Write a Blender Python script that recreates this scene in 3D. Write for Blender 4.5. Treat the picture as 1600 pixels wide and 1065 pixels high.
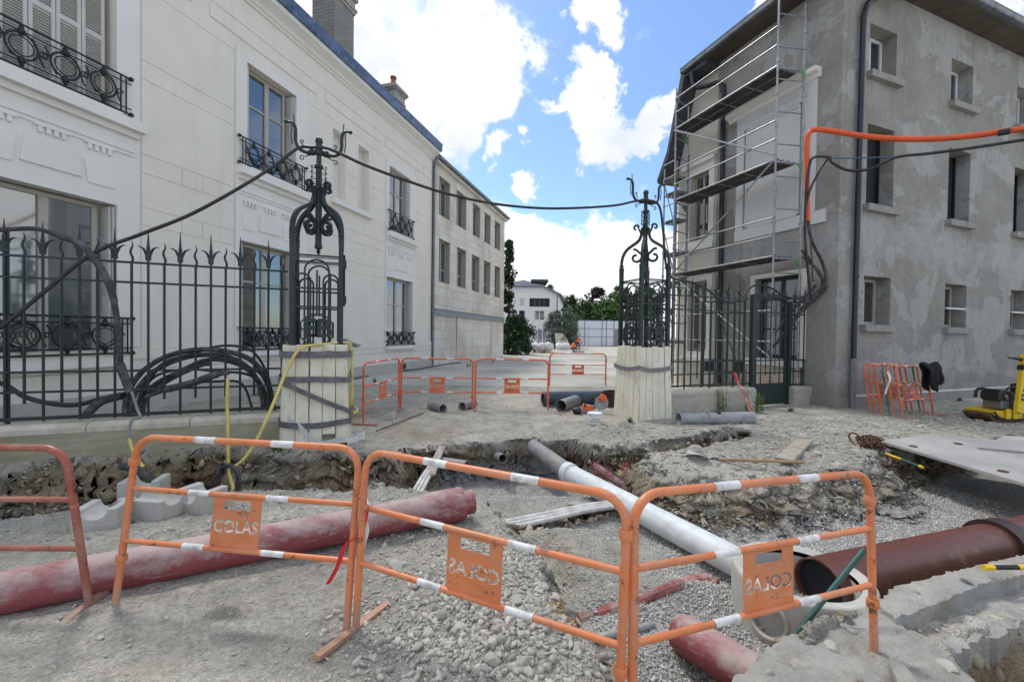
import bpy, bmesh, math, random
import numpy as np
from mathutils import Vector, Matrix
random.seed(7); np.random.seed(7)
R_ = math.radians
scene = bpy.context.scene
for o in list(bpy.data.objects):
    bpy.data.objects.remove(o)
COL = scene.collection

# ---------------------------------------------------------------- camera
CAM_H = 1.7
FPX = 667.0                      # focal length in photograph pixels (1600 wide)
_p = R_(0.9); _ro = R_(0.75)
cf = Vector((0, math.cos(_p), -math.sin(_p)))
_r0 = Vector((1, 0, 0)); _u0 = _r0.cross(cf)
cr = (_r0 * math.cos(_ro) + _u0 * math.sin(_ro)).normalized()
cu = cr.cross(cf).normalized()
CPOS = Vector((0, 0, CAM_H))
cam = bpy.data.cameras.new('camera')
cam.sensor_width = 36; cam.lens = FPX / 1600 * 36
cam.clip_start = 0.05; cam.clip_end = 2000
camo = bpy.data.objects.new('camera', cam); COL.objects.link(camo)
M3 = Matrix((cr, cu, -cf)).transposed()
camo.matrix_world = Matrix.Translation(CPOS) @ M3.to_4x4()
scene.camera = camo

def ray(px, py):
    return cf + cr * ((px - 800) / FPX) + cu * ((532.5 - py) / FPX)
def atz(px, py, z=0.0):
    d = ray(px, py); return CPOS + d * ((z - CAM_H) / d.z)
def aty(px, py, Y):
    d = ray(px, py); return CPOS + d * (Y / d.y)

# ---------------------------------------------------------------- world
SUN_EL = R_(60); SUN_AZ = R_(-38)        # azimuth from +Y towards +X
world = bpy.data.worlds.new('World'); scene.world = world
world.use_nodes = True
wn = world.node_tree.nodes; wl = world.node_tree.links
wn.clear()
wout = wn.new('ShaderNodeOutputWorld'); bg = wn.new('ShaderNodeBackground')
wl.new(bg.outputs[0], wout.inputs[0])
SKY_K = 0.1
bg.inputs['Strength'].default_value = SKY_K
sky = wn.new('ShaderNodeTexSky'); sky.sky_type = 'NISHITA'; sky.sun_disc = False
sky.sun_elevation = SUN_EL; sky.sun_rotation = SUN_AZ
sky.air_density = 1.0; sky.dust_density = 0.6; sky.ozone_density = 1.6
tc = wn.new('ShaderNodeTexCoord')
def wmath(op, a, b=None, c=None, clamp=False):
    n = wn.new('ShaderNodeMath'); n.operation = op; n.use_clamp = clamp
    for i, x in enumerate((a, b, c)):
        if x is None: continue
        if isinstance(x, (int, float)): n.inputs[i].default_value = x
        else: wl.new(x, n.inputs[i])
    return n.outputs[0]
_wn = wn.new('ShaderNodeTexNoise'); wl.new(tc.outputs['Generated'], _wn.inputs['Vector']); _wn.inputs['Scale'].default_value = 7; _wn.inputs['Detail'].default_value = 9; _wn.inputs['Roughness'].default_value = .62
_ws = wn.new('ShaderNodeVectorMath'); _ws.operation = 'MULTIPLY_ADD'; wl.new(_wn.outputs['Color'], _ws.inputs[0]); _ws.inputs[1].default_value = (.30, .30, .30); _ws.inputs[2].default_value = (-.15, -.15, -.15)
_wa = wn.new('ShaderNodeVectorMath'); _wa.operation = 'ADD'; wl.new(tc.outputs['Generated'], _wa.inputs[0]); wl.new(_ws.outputs[0], _wa.inputs[1])
_wz = wn.new('ShaderNodeVectorMath'); _wz.operation = 'NORMALIZE'; wl.new(_wa.outputs[0], _wz.inputs[0])
def lobe(px, py, rad_px, soft=0.55):
    d = ray(px, py).normalized()
    n = wn.new('ShaderNodeVectorMath'); n.operation = 'DOT_PRODUCT'
    wl.new(_wz.outputs[0], n.inputs[0]); n.inputs[1].default_value = d
    a = math.atan(rad_px / FPX)
    m = wn.new('ShaderNodeMapRange'); m.interpolation_type = 'SMOOTHSTEP'
    wl.new(n.outputs['Value'], m.inputs[0])
    m.inputs[1].default_value = math.cos(a); m.inputs[2].default_value = math.cos(a * soft * 0.5)
    m.inputs[3].default_value = 0; m.inputs[4].default_value = 1
    return m.outputs[0]
# flattened cloud coordinates so that clouds look like a layer towards the horizon
sep = wn.new('ShaderNodeSeparateXYZ'); wl.new(tc.outputs['Generated'], sep.inputs[0])
def wnoise(scale, detail, rough, loc=(0, 0, 0), stretch=1.6, dist=0.0):
    mp = wn.new('ShaderNodeMapping'); wl.new(tc.outputs['Generated'], mp.inputs[0])
    mp.inputs['Location'].default_value = loc
    mp.inputs['Scale'].default_value = (1, 1, stretch)
    n = wn.new('ShaderNodeTexNoise'); wl.new(mp.outputs[0], n.inputs['Vector'])
    n.inputs['Scale'].default_value = scale; n.inputs['Detail'].default_value = detail
    n.inputs['Roughness'].default_value = rough; n.inputs['Distortion'].default_value = dist
    return n.outputs['Fac']
n1 = wnoise(5.5, 10, 0.62, (3.1, 1.7, 0.4), 1.5, 0.4)
n2 = wnoise(2.1, 4, 0.5, (0.3, 5.2, 2.0), 1.3)
mass = None
for px, py, rp, sf in [(590, 50, 185, .85), (660, 110, 120, .8), (560, 140, 120, .9), (765, 120, 70, .7), (715, 200, 60, .6), (690, 40, 70, .6),
                       (905, 165, 52, .5), (935, 205, 56, .6), (940, 130, 34, .5), (915, 18, 46, .5), (985, 225, 36, .5), (795, 250, 44, .5),
                       (880, 440, 110, .9), (990, 420, 95, .9), (790, 410, 95, .9), (1040, 190, 40, .5), (1620, 10, 70, .8), (1160, 60, 30, .5),
                       (1180, 25, 44, .5), (740, -20, 44, .5), (-500, -700, 900, .8), (2600, -500, 600, .8)]:
    l = lobe(px, py, rp, sf)
    mass = l if mass is None else wmath('MAXIMUM', mass, l)
lowband = wn.new('ShaderNodeMapRange'); lowband.interpolation_type = 'SMOOTHSTEP'
wl.new(sep.outputs['Z'], lowband.inputs[0])
lowband.inputs[1].default_value = 0.28; lowband.inputs[2].default_value = 0.08
mass = wmath('MAXIMUM', mass, wmath('MULTIPLY', lowband.outputs[0], 0.75))
# outside the view: ordinary broken cloud everywhere
back = wn.new('ShaderNodeMapRange'); back.interpolation_type = 'SMOOTHSTEP'
wl.new(sep.outputs['Y'], back.inputs[0])
back.inputs[1].default_value = 0.60; back.inputs[2].default_value = 0.30
gen = wmath('MULTIPLY', back.outputs[0], wmath('MULTIPLY_ADD', n2, 1.6, -0.25))
# an open blue stretch to the right of the street, the one the upper windows mirror
clr = None
for el_ in (14, 27, 40):
    dv_ = Vector((math.sin(R_(63)) * math.cos(R_(el_)), math.cos(R_(63)) * math.cos(R_(el_)), math.sin(R_(el_)))); n = wn.new('ShaderNodeVectorMath'); n.operation = 'DOT_PRODUCT'; wl.new(_wz.outputs[0], n.inputs[0]); n.inputs[1].default_value = dv_
    m = wn.new('ShaderNodeMapRange'); m.interpolation_type = 'SMOOTHSTEP'; wl.new(n.outputs['Value'], m.inputs[0]); m.inputs[1].default_value = math.cos(R_(17)); m.inputs[2].default_value = math.cos(R_(8))
    clr = m.outputs[0] if clr is None else wmath('MAXIMUM', clr, m.outputs[0])
mass = wmath('MAXIMUM', mass, gen)
mass = wmath('SUBTRACT', mass, wmath('MULTIPLY', clr, .9))
dens = wmath('ADD', mass, wmath('MULTIPLY_ADD', n1, 3.0, -1.86))
cl = wn.new('ShaderNodeMapRange'); cl.interpolation_type = 'SMOOTHSTEP'
wl.new(dens, cl.inputs[0]); cl.inputs[1].default_value = -0.20; cl.inputs[2].default_value = 0.52
# cloud brightness: bright edges, slightly grey thick parts
n3 = wnoise(3.2, 6, 0.55, (7.7, 2.2, 1.0), 1.8)
ccol = wn.new('ShaderNodeValToRGB'); wl.new(n3, ccol.inputs[0])
ccol.color_ramp.elements[0].position = 0.30; ccol.color_ramp.elements[0].color = (.60, .65, .74, 1)
ccol.color_ramp.elements[1].position = 0.60; ccol.color_ramp.elements[1].color = (1, 1, 1, 1)
csc = wn.new('ShaderNodeVectorMath'); csc.operation = 'SCALE'
wl.new(ccol.outputs[0], csc.inputs[0]); csc.inputs['Scale'].default_value = 9.0
# the blue of the clear patches
bsc = wn.new('ShaderNodeVectorMath'); bsc.operation = 'MULTIPLY'
wl.new(sky.outputs[0], bsc.inputs[0]); bsc.inputs[1].default_value = (1.25, 1.40, 1.58)
mx = wn.new('ShaderNodeMix'); mx.data_type = 'RGBA'
wl.new(cl.outputs[0], mx.inputs[0]); wl.new(bsc.outputs[0], mx.inputs[6]); wl.new(csc.outputs[0], mx.inputs[7])
wl.new(mx.outputs[2], bg.inputs['Color'])

sun = bpy.data.lights.new('sun', 'SUN'); sun.energy = 1.5; sun.angle = R_(10); sun.color = (1, .96, .9)
suno = bpy.data.objects.new('sun', sun); COL.objects.link(suno)
sd = Vector((math.sin(SUN_AZ) * math.cos(SUN_EL), math.cos(SUN_AZ) * math.cos(SUN_EL), math.sin(SUN_EL)))
suno.rotation_euler = sd.to_track_quat('Z', 'Y').to_euler()
suno.location = (0, 0, 30)
vs = scene.view_settings
scene.display_settings.display_device = 'sRGB'
vs.view_transform = 'Standard'; vs.look = 'None'; vs.gamma = 1; vs.use_curve_mapping = False
vs.exposure = 0.48

# ---------------------------------------------------------------- helpers
def tag(o, label=None, cat=None, group=None, kind=None):
    if label: o['label'] = label
    if cat: o['category'] = cat
    if group: o['group'] = group
    if kind: o['kind'] = kind
    return o
def wloc(o):
    v = Vector((0, 0, 0))
    while o is not None:
        v = v + o.location; o = o.parent
    return v
def thing(name, label, cat, loc=(0, 0, 0), group=None, kind=None):
    o = bpy.data.objects.new(name, None); COL.objects.link(o); o.location = loc
    o.empty_display_size = 0.2
    return tag(o, label, cat, group, kind)
def link(name, me, parent=None):
    o = bpy.data.objects.new(name, me); COL.objects.link(o)
    if parent is not None: o.parent = parent
    return o
def copy_tree(o, parent=None):
    c = o.copy(); COL.objects.link(c); c.parent = parent
    for ch in list(o.children): copy_tree(ch, c)
    return c

class MB:
    def __init__(s): s.v = []; s.f = []
    def add(s, vs, fs):
        k = len(s.v); s.v.extend([tuple(q) for q in vs]); s.f.extend([tuple(i + k for i in f) for f in fs]); return s
    def box8(s, c):      # c: 4 bottom (ccw) + 4 top
        return s.add(c, [(3, 2, 1, 0), (4, 5, 6, 7), (0, 1, 5, 4), (1, 2, 6, 5), (2, 3, 7, 6), (3, 0, 4, 7)])
    def box(s, x0, x1, y0, y1, z0, z1):
        return s.box8([(x0, y0, z0), (x1, y0, z0), (x1, y1, z0), (x0, y1, z0), (x0, y0, z1), (x1, y0, z1), (x1, y1, z1), (x0, y1, z1)])
    def obox(s, c, ax, ay, az):   # centre + three half-axes
        c = Vector(c); ax = Vector(ax); ay = Vector(ay); az = Vector(az)
        return s.box8([c - ax - ay - az, c + ax - ay - az, c + ax + ay - az, c - ax + ay - az,
                       c - ax - ay + az, c + ax - ay + az, c + ax + ay + az, c - ax + ay + az])
    def bar(s, a, b, w, h, up=(0, 0, 1)):
        a = Vector(a); b = Vector(b); d = (b - a); L = d.length; d.normalize()
        x = d.cross(Vector(up))
        if x.length < 1e-4: x = d.cross(Vector((1, 0, 0)))
        x.normalize(); y = x.cross(d)
        return s.obox((a + b) / 2, d * (L / 2), x * (w / 2), y * (h / 2))
    def fbox(s, fr, s0, s1, z0, z1, d0, d1):
        q = [fr.pt(s0, z0, d1), fr.pt(s1, z0, d1), fr.pt(s1, z0, d0), fr.pt(s0, z0, d0),
             fr.pt(s0, z1, d1), fr.pt(s1, z1, d1), fr.pt(s1, z1, d0), fr.pt(s0, z1, d0)]
        return s.box8(q)
    def tube(s, pts, r, n=8, closed=False, caps=True, flat=None):
        P = [Vector(p) for p in pts]; m = len(P)
        rs = r if isinstance(r, (list, tuple)) else [r] * m
        tang = []
        for i in range(m):
            a = P[i - 1] if (i > 0 or closed) else P[i]
            b = P[(i + 1) % m] if (i < m - 1 or closed) else P[i]
            t = b - a
            tang.append(t.normalized() if t.length > 1e-9 else Vector((0, 0, 1)))
        t0 = tang[0]; ref = Vector((0, 0, 1)) if abs(t0.z) < 0.9 else Vector((1, 0, 0))
        x = t0.cross(ref).normalized(); k = len(s.v)
        for i in range(m):
            t = tang[i]
            x = (x - t * x.dot(t))
            if x.length < 1e-6: x = t.orthogonal()
            x.normalize(); y = t.cross(x)
            for j in range(n):
                a = 2 * math.pi * (j + .5) / n
                fl = flat if flat else 1
                s.v.append(tuple(P[i] + x * (rs[i] * math.cos(a)) + y * (rs[i] * fl * math.sin(a))))
        segs = m if closed else m - 1
        for i in range(segs):
            A = k + i * n; B = k + ((i + 1) % m) * n
            for j in range(n):
                j2 = (j + 1) % n
                s.f.append((A + j, A + j2, B + j2, B + j))
        if caps and not closed:
            s.f.append(tuple(k + j for j in reversed(range(n))))
            s.f.append(tuple(k + (m - 1) * n + j for j in range(n)))
        return s
    def ribbon(s, pts, w, t, wdir):   # flat bar along a path, width along wdir, thickness t
        P = [Vector(p) for p in pts]; m = len(P); k = len(s.v); wd = Vector(wdir).normalized()
        for i in range(m):
            tg = (P[min(i + 1, m - 1)] - P[max(i - 1, 0)]).normalized()
            nn = tg.cross(wd)
            if nn.length < 1e-5: nn = tg.orthogonal()
            nn.normalize()
            for a, b in ((-1, -1), (1, -1), (1, 1), (-1, 1)):
                s.v.append(tuple(P[i] + wd * (a * w / 2) + nn * (b * t / 2)))
        for i in range(m - 1):
            A = k + 4 * i; B = A + 4
            for j in range(4):
                s.f.append((A + j, A + (j + 1) % 4, B + (j + 1) % 4, B + j))
        s.f.append((k + 3, k + 2, k + 1, k)); e = k + 4 * (m - 1); s.f.append((e, e + 1, e + 2, e + 3))
        return s
    def lathe(s, c, prof, n=12, ax=(0, 0, 1)):
        c = Vector(c); ax = Vector(ax).normalized(); x = ax.orthogonal().normalized(); y = ax.cross(x); k = len(s.v)
        for r, h in prof:
            for j in range(n):
                a = 2 * math.pi * j / n
                s.v.append(tuple(c + ax * h + x * (r * math.cos(a)) + y * (r * math.sin(a))))
        for i in range(len(prof) - 1):
            for j in range(n):
                A = k + i * n; j2 = (j + 1) % n
                s.f.append((A + j, A + j2, A + n + j2, A + n + j))
        s.f.append(tuple(k + j for j in reversed(range(n)))); e = k + (len(prof) - 1) * n
        s.f.append(tuple(e + j for j in range(n)))
        return s
    def pipe(s, a, b, ro, ri, n=24):   # hollow straight pipe
        a = Vector(a); b = Vector(b); ax = (b - a).normalized(); x = ax.orthogonal().normalized(); y = ax.cross(x); k = len(s.v)
        for c, r in ((a, ri), (a, ro), (b, ro), (b, ri)):
            for j in range(n):
                t = 2 * math.pi * j / n
                s.v.append(tuple(c + x * (r * math.cos(t)) + y * (r * math.sin(t))))
        for i in range(4):
            for j in range(n):
                j2 = (j + 1) % n; A = k + i * n; B = k + ((i + 1) % 4) * n
                s.f.append((A + j, A + j2, B + j2, B + j))
        return s
    def sphere(s, c, r, n=8, sc=(1, 1, 1)):
        prof = []
        k = len(s.v)
        m = max(4, n // 2 + 1)
        for i in range(1, m):
            ph = math.pi * i / m
            for j in range(n):
                a = 2 * math.pi * j / n
                s.v.append((c[0] + sc[0] * r * math.sin(ph) * math.cos(a), c[1] + sc[1] * r * math.sin(ph) * math.sin(a), c[2] - sc[2] * r * math.cos(ph)))
        for i in range(m - 2):
            for j in range(n):
                j2 = (j + 1) % n; A = k + i * n
                s.f.append((A + j, A + j2, A + n + j2, A + n + j))
        s.v.append((c[0], c[1], c[2] - sc[2] * r)); s.v.append((c[0], c[1], c[2] + sc[2] * r))
        b0 = len(s.v) - 2; t0 = b0 + 1; e = k + (m - 2) * n
        for j in range(n):
            s.f.append((b0, k + (j + 1) % n, k + j)); s.f.append((t0, e + j, e + (j + 1) % n))
        return s
    def prism(s, poly, fn, d0, d1):   # poly of (a,b) mapped by fn(a,b,d)
        n = len(poly); k = len(s.v)
        for d in (d0, d1):
            for a, b in poly: s.v.append(tuple(fn(a, b, d)))
        s.f.append(tuple(k + i for i in range(n))); s.f.append(tuple(k + n + i for i in reversed(range(n))))
        for i in range(n):
            j = (i + 1) % n; s.f.append((k + j, k + i, k + n + i, k + n + j))
        return s
    def mesh(s, name, off=(0, 0, 0)):
        me = bpy.data.meshes.new(name)
        ox, oy, oz = off
        me.from_pydata([(x - ox, y - oy, z - oz) for x, y, z in s.v], [], s.f)
        return me
    def build(s, name, m, parent=None, smooth=None, fix=True):
        me = s.mesh(name, wloc(parent) if parent is not None else (0, 0, 0))
        if fix:
            bm = bmesh.new(); bm.from_mesh(me); bmesh.ops.recalc_face_normals(bm, faces=bm.faces); bm.to_mesh(me); bm.free()
        if m: me.materials.append(m)
        if smooth:
            me.shade_smooth(); me.set_sharp_from_angle(angle=R_(smooth))
        return link(name, me, parent)

def bake_bevel(o, w=0.004, seg=1):
    m = o.modifiers.new('bevel', 'BEVEL'); m.width = w; m.segments = seg; m.limit_method = 'ANGLE'; m.angle_limit = R_(40)
    return o

class Fr:          # an upright facade frame: s along, z up, d out of the face
    def __init__(s, A, ang, flip=False):
        s.A = Vector((A[0], A[1], 0)); s.u = Vector((math.sin(ang), math.cos(ang), 0)); s.n = Vector((s.u.y, -s.u.x, 0))
        if flip: s.n = -s.n
    def pt(s, a, z, d=0.0): return s.A + s.u * a + s.n * d + Vector((0, 0, z))
    def hit(s, px, py, d=0.0):
        r = ray(px, py); A = s.A + s.n * d; t = (A - CPOS).dot(s.n) / r.dot(s.n); q = CPOS + r * t
        return ((q - s.A).dot(s.u), q.z)

def catmull(P, n=8):
    P = [Vector(p) for p in P]; out = []
    for i in range(len(P) - 1):
        p0 = P[max(i - 1, 0)]; p1 = P[i]; p2 = P[i + 1]; p3 = P[min(i + 2, len(P) - 1)]
        for k in range(n):
            t = k / n
            out.append(0.5 * ((2 * p1) + (p2 - p0) * t + (2 * p0 - 5 * p1 + 4 * p2 - p3) * t * t + (3 * p1 - p0 - 3 * p2 + p3) * t ** 3))
    out.append(P[-1]); return out

def wall_open(mb, fr, s0, s1, z0, z1, ops, d=0.0, reveal=0.3):
    ss = sorted(set([s0, s1] + [min(max(q, s0), s1) for o in ops for q in o[:2]]))
    zs = sorted(set([z0, z1] + [min(max(q, z0), z1) for o in ops for q in o[2:4]]))
    for i in range(len(ss) - 1):
        for j in range(len(zs) - 1):
            a = (ss[i] + ss[i + 1]) / 2; b = (zs[j] + zs[j + 1]) / 2
            if any(o[0] < a < o[1] and o[2] < b < o[3] for o in ops): continue
            mb.add([fr.pt(ss[i], zs[j], d), fr.pt(ss[i + 1], zs[j], d), fr.pt(ss[i + 1], zs[j + 1], d), fr.pt(ss[i], zs[j + 1], d)], [(0, 1, 2, 3)])
    for o in ops:
        a, b, c, e = o[:4]; rv = o[4] if len(o) > 4 else reveal
        f0 = [fr.pt(a, c, d), fr.pt(b, c, d), fr.pt(b, e, d), fr.pt(a, e, d)]
        f1 = [fr.pt(a, c, d - rv), fr.pt(b, c, d - rv), fr.pt(b, e, d - rv), fr.pt(a, e, d - rv)]
        mb.add(f0 + f1, [(0, 4, 5, 1), (1, 5, 6, 2), (2, 6, 7, 3), (3, 7, 4, 0), (4, 7, 6, 5)])
    return mb

def rect_minus(r, ops):
    rs = [r]
    for o in ops:
        nr = []
        for a, b, c, e in rs:
            if o[0] >= b or o[1] <= a or o[2] >= e or o[3] <= c: nr.append((a, b, c, e)); continue
            if o[0] > a: nr.append((a, o[0], c, e))
            if o[1] < b: nr.append((o[1], b, c, e))
            m0 = max(a, o[0]); m1 = min(b, o[1])
            if o[2] > c: nr.append((m0, m1, c, o[2]))
            if o[3] < e: nr.append((m0, m1, o[3], e))
        rs = nr
    return rs

def window(fr, s0, s1, z0, z1, d, parent, mat, glass, cols=2, rows=(1.0,), fw=0.06, th=0.06, name='window', mull=None):
    """a window: outer frame and bars as one mesh, each pane a sub-part"""
    mb = MB(); mull = mull or fw * 1.2
    mb.fbox(fr, s0, s1, z0, z0 + fw, d - th, d); mb.fbox(fr, s0, s1, z1 - fw, z1, d - th, d)
    mb.fbox(fr, s0, s0 + fw, z0 + fw, z1 - fw, d - th, d); mb.fbox(fr, s1 - fw, s1, z0 + fw, z1 - fw, d - th, d)
    xs = [s0 + fw]; W = s1 - s0 - 2 * fw
    panes = []
    edges = [s0 + fw + W * i / cols for i in range(cols + 1)]
    for i in range(1, cols):
        mb.fbox(fr, edges[i] - mull / 2, edges[i] + mull / 2, z0 + fw, z1 - fw, d - th, d + .006)
    Hh = z1 - z0 - 2 * fw; zz = [z0 + fw]; acc = 0
    for q in rows: acc += q; zz.append(z0 + fw + Hh * acc / sum(rows))
    bw = fw * .6
    for i in range(cols):
        a = edges[i] + (mull / 2 if i else 0); b = edges[i + 1] - (mull / 2 if i < cols - 1 else 0)
        for j in range(len(rows)):
            c = zz[j] + (bw / 2 if j else 0); e = zz[j + 1] - (bw / 2 if j < len(rows) - 1 else 0)
            panes.append((a, b, c, e))
        for j in range(1, len(rows)):
            mb.fbox(fr, a, b, zz[j] - bw / 2, zz[j] + bw / 2, d - th, d - .004)
    w = mb.build(name, mat, parent)
    for a, b, c, e in panes:
        p = MB().fbox(fr, a, b, c, e, d - th * .75, d - th * .5)
        p.build('pane', glass, w)
    return w

# numpy value noise
def _hash(ix, iy, seed):
    h = (ix.astype(np.int64) * 374761393 + iy.astype(np.int64) * 668265263 + seed * 1442695041) & 0xffffffff
    h = ((h ^ (h >> 13)) * 1274126177) & 0xffffffff
    return ((h ^ (h >> 16)) & 0xffff) / 65535.0
def vnoise(x, y, seed=0):
    ix = np.floor(x); iy = np.floor(y); fx = x - ix; fy = y - iy
    fx = fx * fx * (3 - 2 * fx); fy = fy * fy * (3 - 2 * fy)
    a = _hash(ix, iy, seed); b = _hash(ix + 1, iy, seed); c = _hash(ix, iy + 1, seed); d = _hash(ix + 1, iy + 1, seed)
    return (a * (1 - fx) + b * fx) * (1 - fy) + (c * (1 - fx) + d * fx) * fy * 1.0
def fbm(x, y, oct=4, seed=0, gain=.5):
    t = 0; a = 1; n = 0
    for o in range(oct):
        c, s_ = math.cos(o * 1.1), math.sin(o * 1.1)
        t = t + a * vnoise((x * c - y * s_) * 2 ** o, (x * s_ + y * c) * 2 ** o, seed + o * 17); n += a; a *= gain
    return t / n * 2 - 1
# ---------------------------------------------------------------- materials
class NT:
    def __init__(s, name):
        s.m = bpy.data.materials.new(name); s.m.use_nodes = True; t = s.m.node_tree; s.n = t.nodes; s.l = t.links
        s.b = s.n['Principled BSDF']; s.tc = s.n.new('ShaderNodeTexCoord')
        s.geo = s.n.new('ShaderNodeNewGeometry')
    def pos(s): return s.geo.outputs['Position']
    def set(s, **k):
        for a, v in k.items():
            nm = {'col': 'Base Color', 'rough': 'Roughness', 'metal': 'Metallic', 'spec': 'Specular IOR Level'}[a]
            if isinstance(v, (tuple, list)): s.b.inputs[nm].default_value = (*v[:3], 1)
            elif isinstance(v, (int, float)): s.b.inputs[nm].default_value = v
            else: s.l.new(v, s.b.inputs[nm])
        return s
    def noise(s, scale, detail=4, rough=.55, vec=None, stretch=None, dist=0):
        n = s.n.new('ShaderNodeTexNoise'); v = vec or s.pos()
        if stretch:
            mp = s.n.new('ShaderNodeMapping'); s.l.new(v, mp.inputs[0]); mp.inputs['Scale'].default_value = stretch; v = mp.outputs[0]
        s.l.new(v, n.inputs['Vector']); n.inputs['Scale'].default_value = scale
        n.inputs['Detail'].default_value = detail; n.inputs['Roughness'].default_value = rough; n.inputs['Distortion'].default_value = dist
        return n.outputs['Fac']
    def voro(s, scale, feat='F1', out='Distance', vec=None):
        n = s.n.new('ShaderNodeTexVoronoi'); n.feature = feat; s.l.new(vec or s.pos(), n.inputs['Vector']); n.inputs['Scale'].default_value = scale
        return n.outputs[out]
    def ramp(s, fac, *stops):
        r = s.n.new('ShaderNodeValToRGB'); s.l.new(fac, r.inputs[0]); e = r.color_ramp.elements
        while len(e) < len(stops): e.new(.5)
        for i, (p, c) in enumerate(stops):
            e[i].position = p; e[i].color = (*c, 1) if isinstance(c, (tuple, list)) else (c, c, c, 1)
        return r.outputs[0]
    def mix(s, fac, a, b, mode='MIX'):
        m = s.n.new('ShaderNodeMix'); m.data_type = 'RGBA'; m.blend_type = mode
        for i, x in ((0, fac), (6, a), (7, b)):
            if isinstance(x, (int, float)): m.inputs[i].default_value = x
            elif isinstance(x, (tuple, list)): m.inputs[i].default_value = (*x[:3], 1)
            else: s.l.new(x, m.inputs[i])
        return m.outputs[2]
    def math(s, op, a, b=0, c=None, clamp=False):
        n = s.n.new('ShaderNodeMath'); n.operation = op; n.use_clamp = clamp
        for i, x in enumerate((a, b, c)):
            if x is None: continue
            if isinstance(x, (int, float)): n.inputs[i].default_value = x
            else: s.l.new(x, n.inputs[i])
        return n.outputs[0]
    def attr(s, name):
        a = s.n.new('ShaderNodeAttribute'); a.attribute_name = name
        sp = s.n.new('ShaderNodeSeparateColor'); s.l.new(a.outputs['Color'], sp.inputs[0]); return sp.outputs
    def bump(s, h, strength=.3, dist=.01, nrm=None):
        b = s.n.new('ShaderNodeBump'); s.l.new(h, b.inputs['Height']); b.inputs['Strength'].default_value = strength; b.inputs['Distance'].default_value = dist
        if nrm is not None: s.l.new(nrm, b.inputs['Normal'])
        s.l.new(b.outputs[0], s.b.inputs['Normal']); return b.outputs[0]
    def objrand(s):
        o = s.n.new('ShaderNodeObjectInfo'); return o.outputs['Random']

def simple(name, col, rough=.6, metal=0., var=.12, scale=9., bump=0., bscale=60., dirt=None, spec=.5, dirtscale=3.):
    t = NT(name); n = t.noise(scale, 5)
    c0 = tuple(x * (1 - var) for x in col); c1 = tuple(min(1, x * (1 + var)) for x in col)
    c = t.ramp(n, (.35, c0), (.65, c1))
    if dirt:
        d = t.ramp(t.noise(dirtscale, 7, .65), (.48, 0), (.68, 1)); c = t.mix(t.math('MULTIPLY', d, dirt[1]), c, dirt[0])
    t.set(col=c, rough=rough, metal=metal, spec=spec)
    if bump: t.bump(t.noise(bscale, 4, .6), bump, .004)
    return t.m

def m_render(name, col, stain=.12, bump=.15):
    t = NT(name); n = t.noise(1.3, 5); streak = t.noise(1.0, 5, .6, stretch=(5, 5, .35))
    c = t.ramp(n, (.3, tuple(x * .95 for x in col)), (.7, tuple(x * 1.03 for x in col)))
    c = t.mix(t.math('MULTIPLY', t.ramp(streak, (.5, 0), (.75, 1)), stain), c, tuple(x * .72 for x in col))
    t.set(col=c, rough=.85, spec=.25); t.bump(t.noise(90, 4, .6), bump, .004); return t.m
M = {}
M['white_render'] = m_render('white_render', (.785, .745, .665), .22)
M['white_trim'] = m_render('white_trim', (.79, .775, .735), .06, .06)
M['base_render'] = m_render('base_render', (.50, .48, .43), .3)
M['greige'] = simple('greige_paint', (.42, .40, .35), .5, var=.06)
M['shutter'] = simple('shutter_paint', (.55, .55, .52), .55, var=.06)
M['white_frame'] = simple('white_frame', (.72, .73, .74), .4, var=.04)
M['zinc'] = simple('zinc', (.10, .14, .21), .38, .55, var=.35, scale=4)
M['zinc_grey'] = simple('zinc_grey', (.17, .19, .21), .4, .5, var=.2, scale=5)
M['brick'] = None
t = NT('grey_brick'); rr = t.objrand()
t.set(col=t.mix(t.noise(14, 4), t.ramp(rr, (0, (.23, .22, .205)), (1, (.33, .315, .29))), (.22, .215, .20)), rough=.9); t.bump(t.noise(80), .3, .004); M['brick'] = t.m
M['mortar'] = simple('mortar', (.36, .35, .33), .95)
M['terracotta'] = simple('terracotta', (.32, .10, .05), .8, var=.2)
t = NT('limestone'); rr = t.objrand()
c = t.ramp(rr, (0, (.68, .65, .59)), (.5, (.77, .75, .70)), (.8, (.63, .57, .48)), (1, (.80, .78, .74)))
st = t.ramp(t.noise(.55, 6, .6, stretch=(1, 1, .5)), (.46, 0), (.62, 1))
c = t.mix(t.math('MULTIPLY', st, .55), c, (.40, .31, .21))
st2 = t.ramp(t.noise(.8, 6, .65, stretch=(1.6, 1.6, .5)), (.5, 0), (.72, 1))
c = t.mix(t.math('MULTIPLY', st2, .5), c, (.33, .32, .30))
c = t.mix(.35, c, t.ramp(t.noise(16, 4), (.3, (.50, .46, .39)), (.7, (.80, .76, .69))))
t.set(col=c, rough=.9, spec=.2); t.bump(t.noise(40, 5, .6), .35, .01); M['limestone'] = t.m
M['joint'] = simple('stone_joint', (.36, .34, .30), .95)
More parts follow.
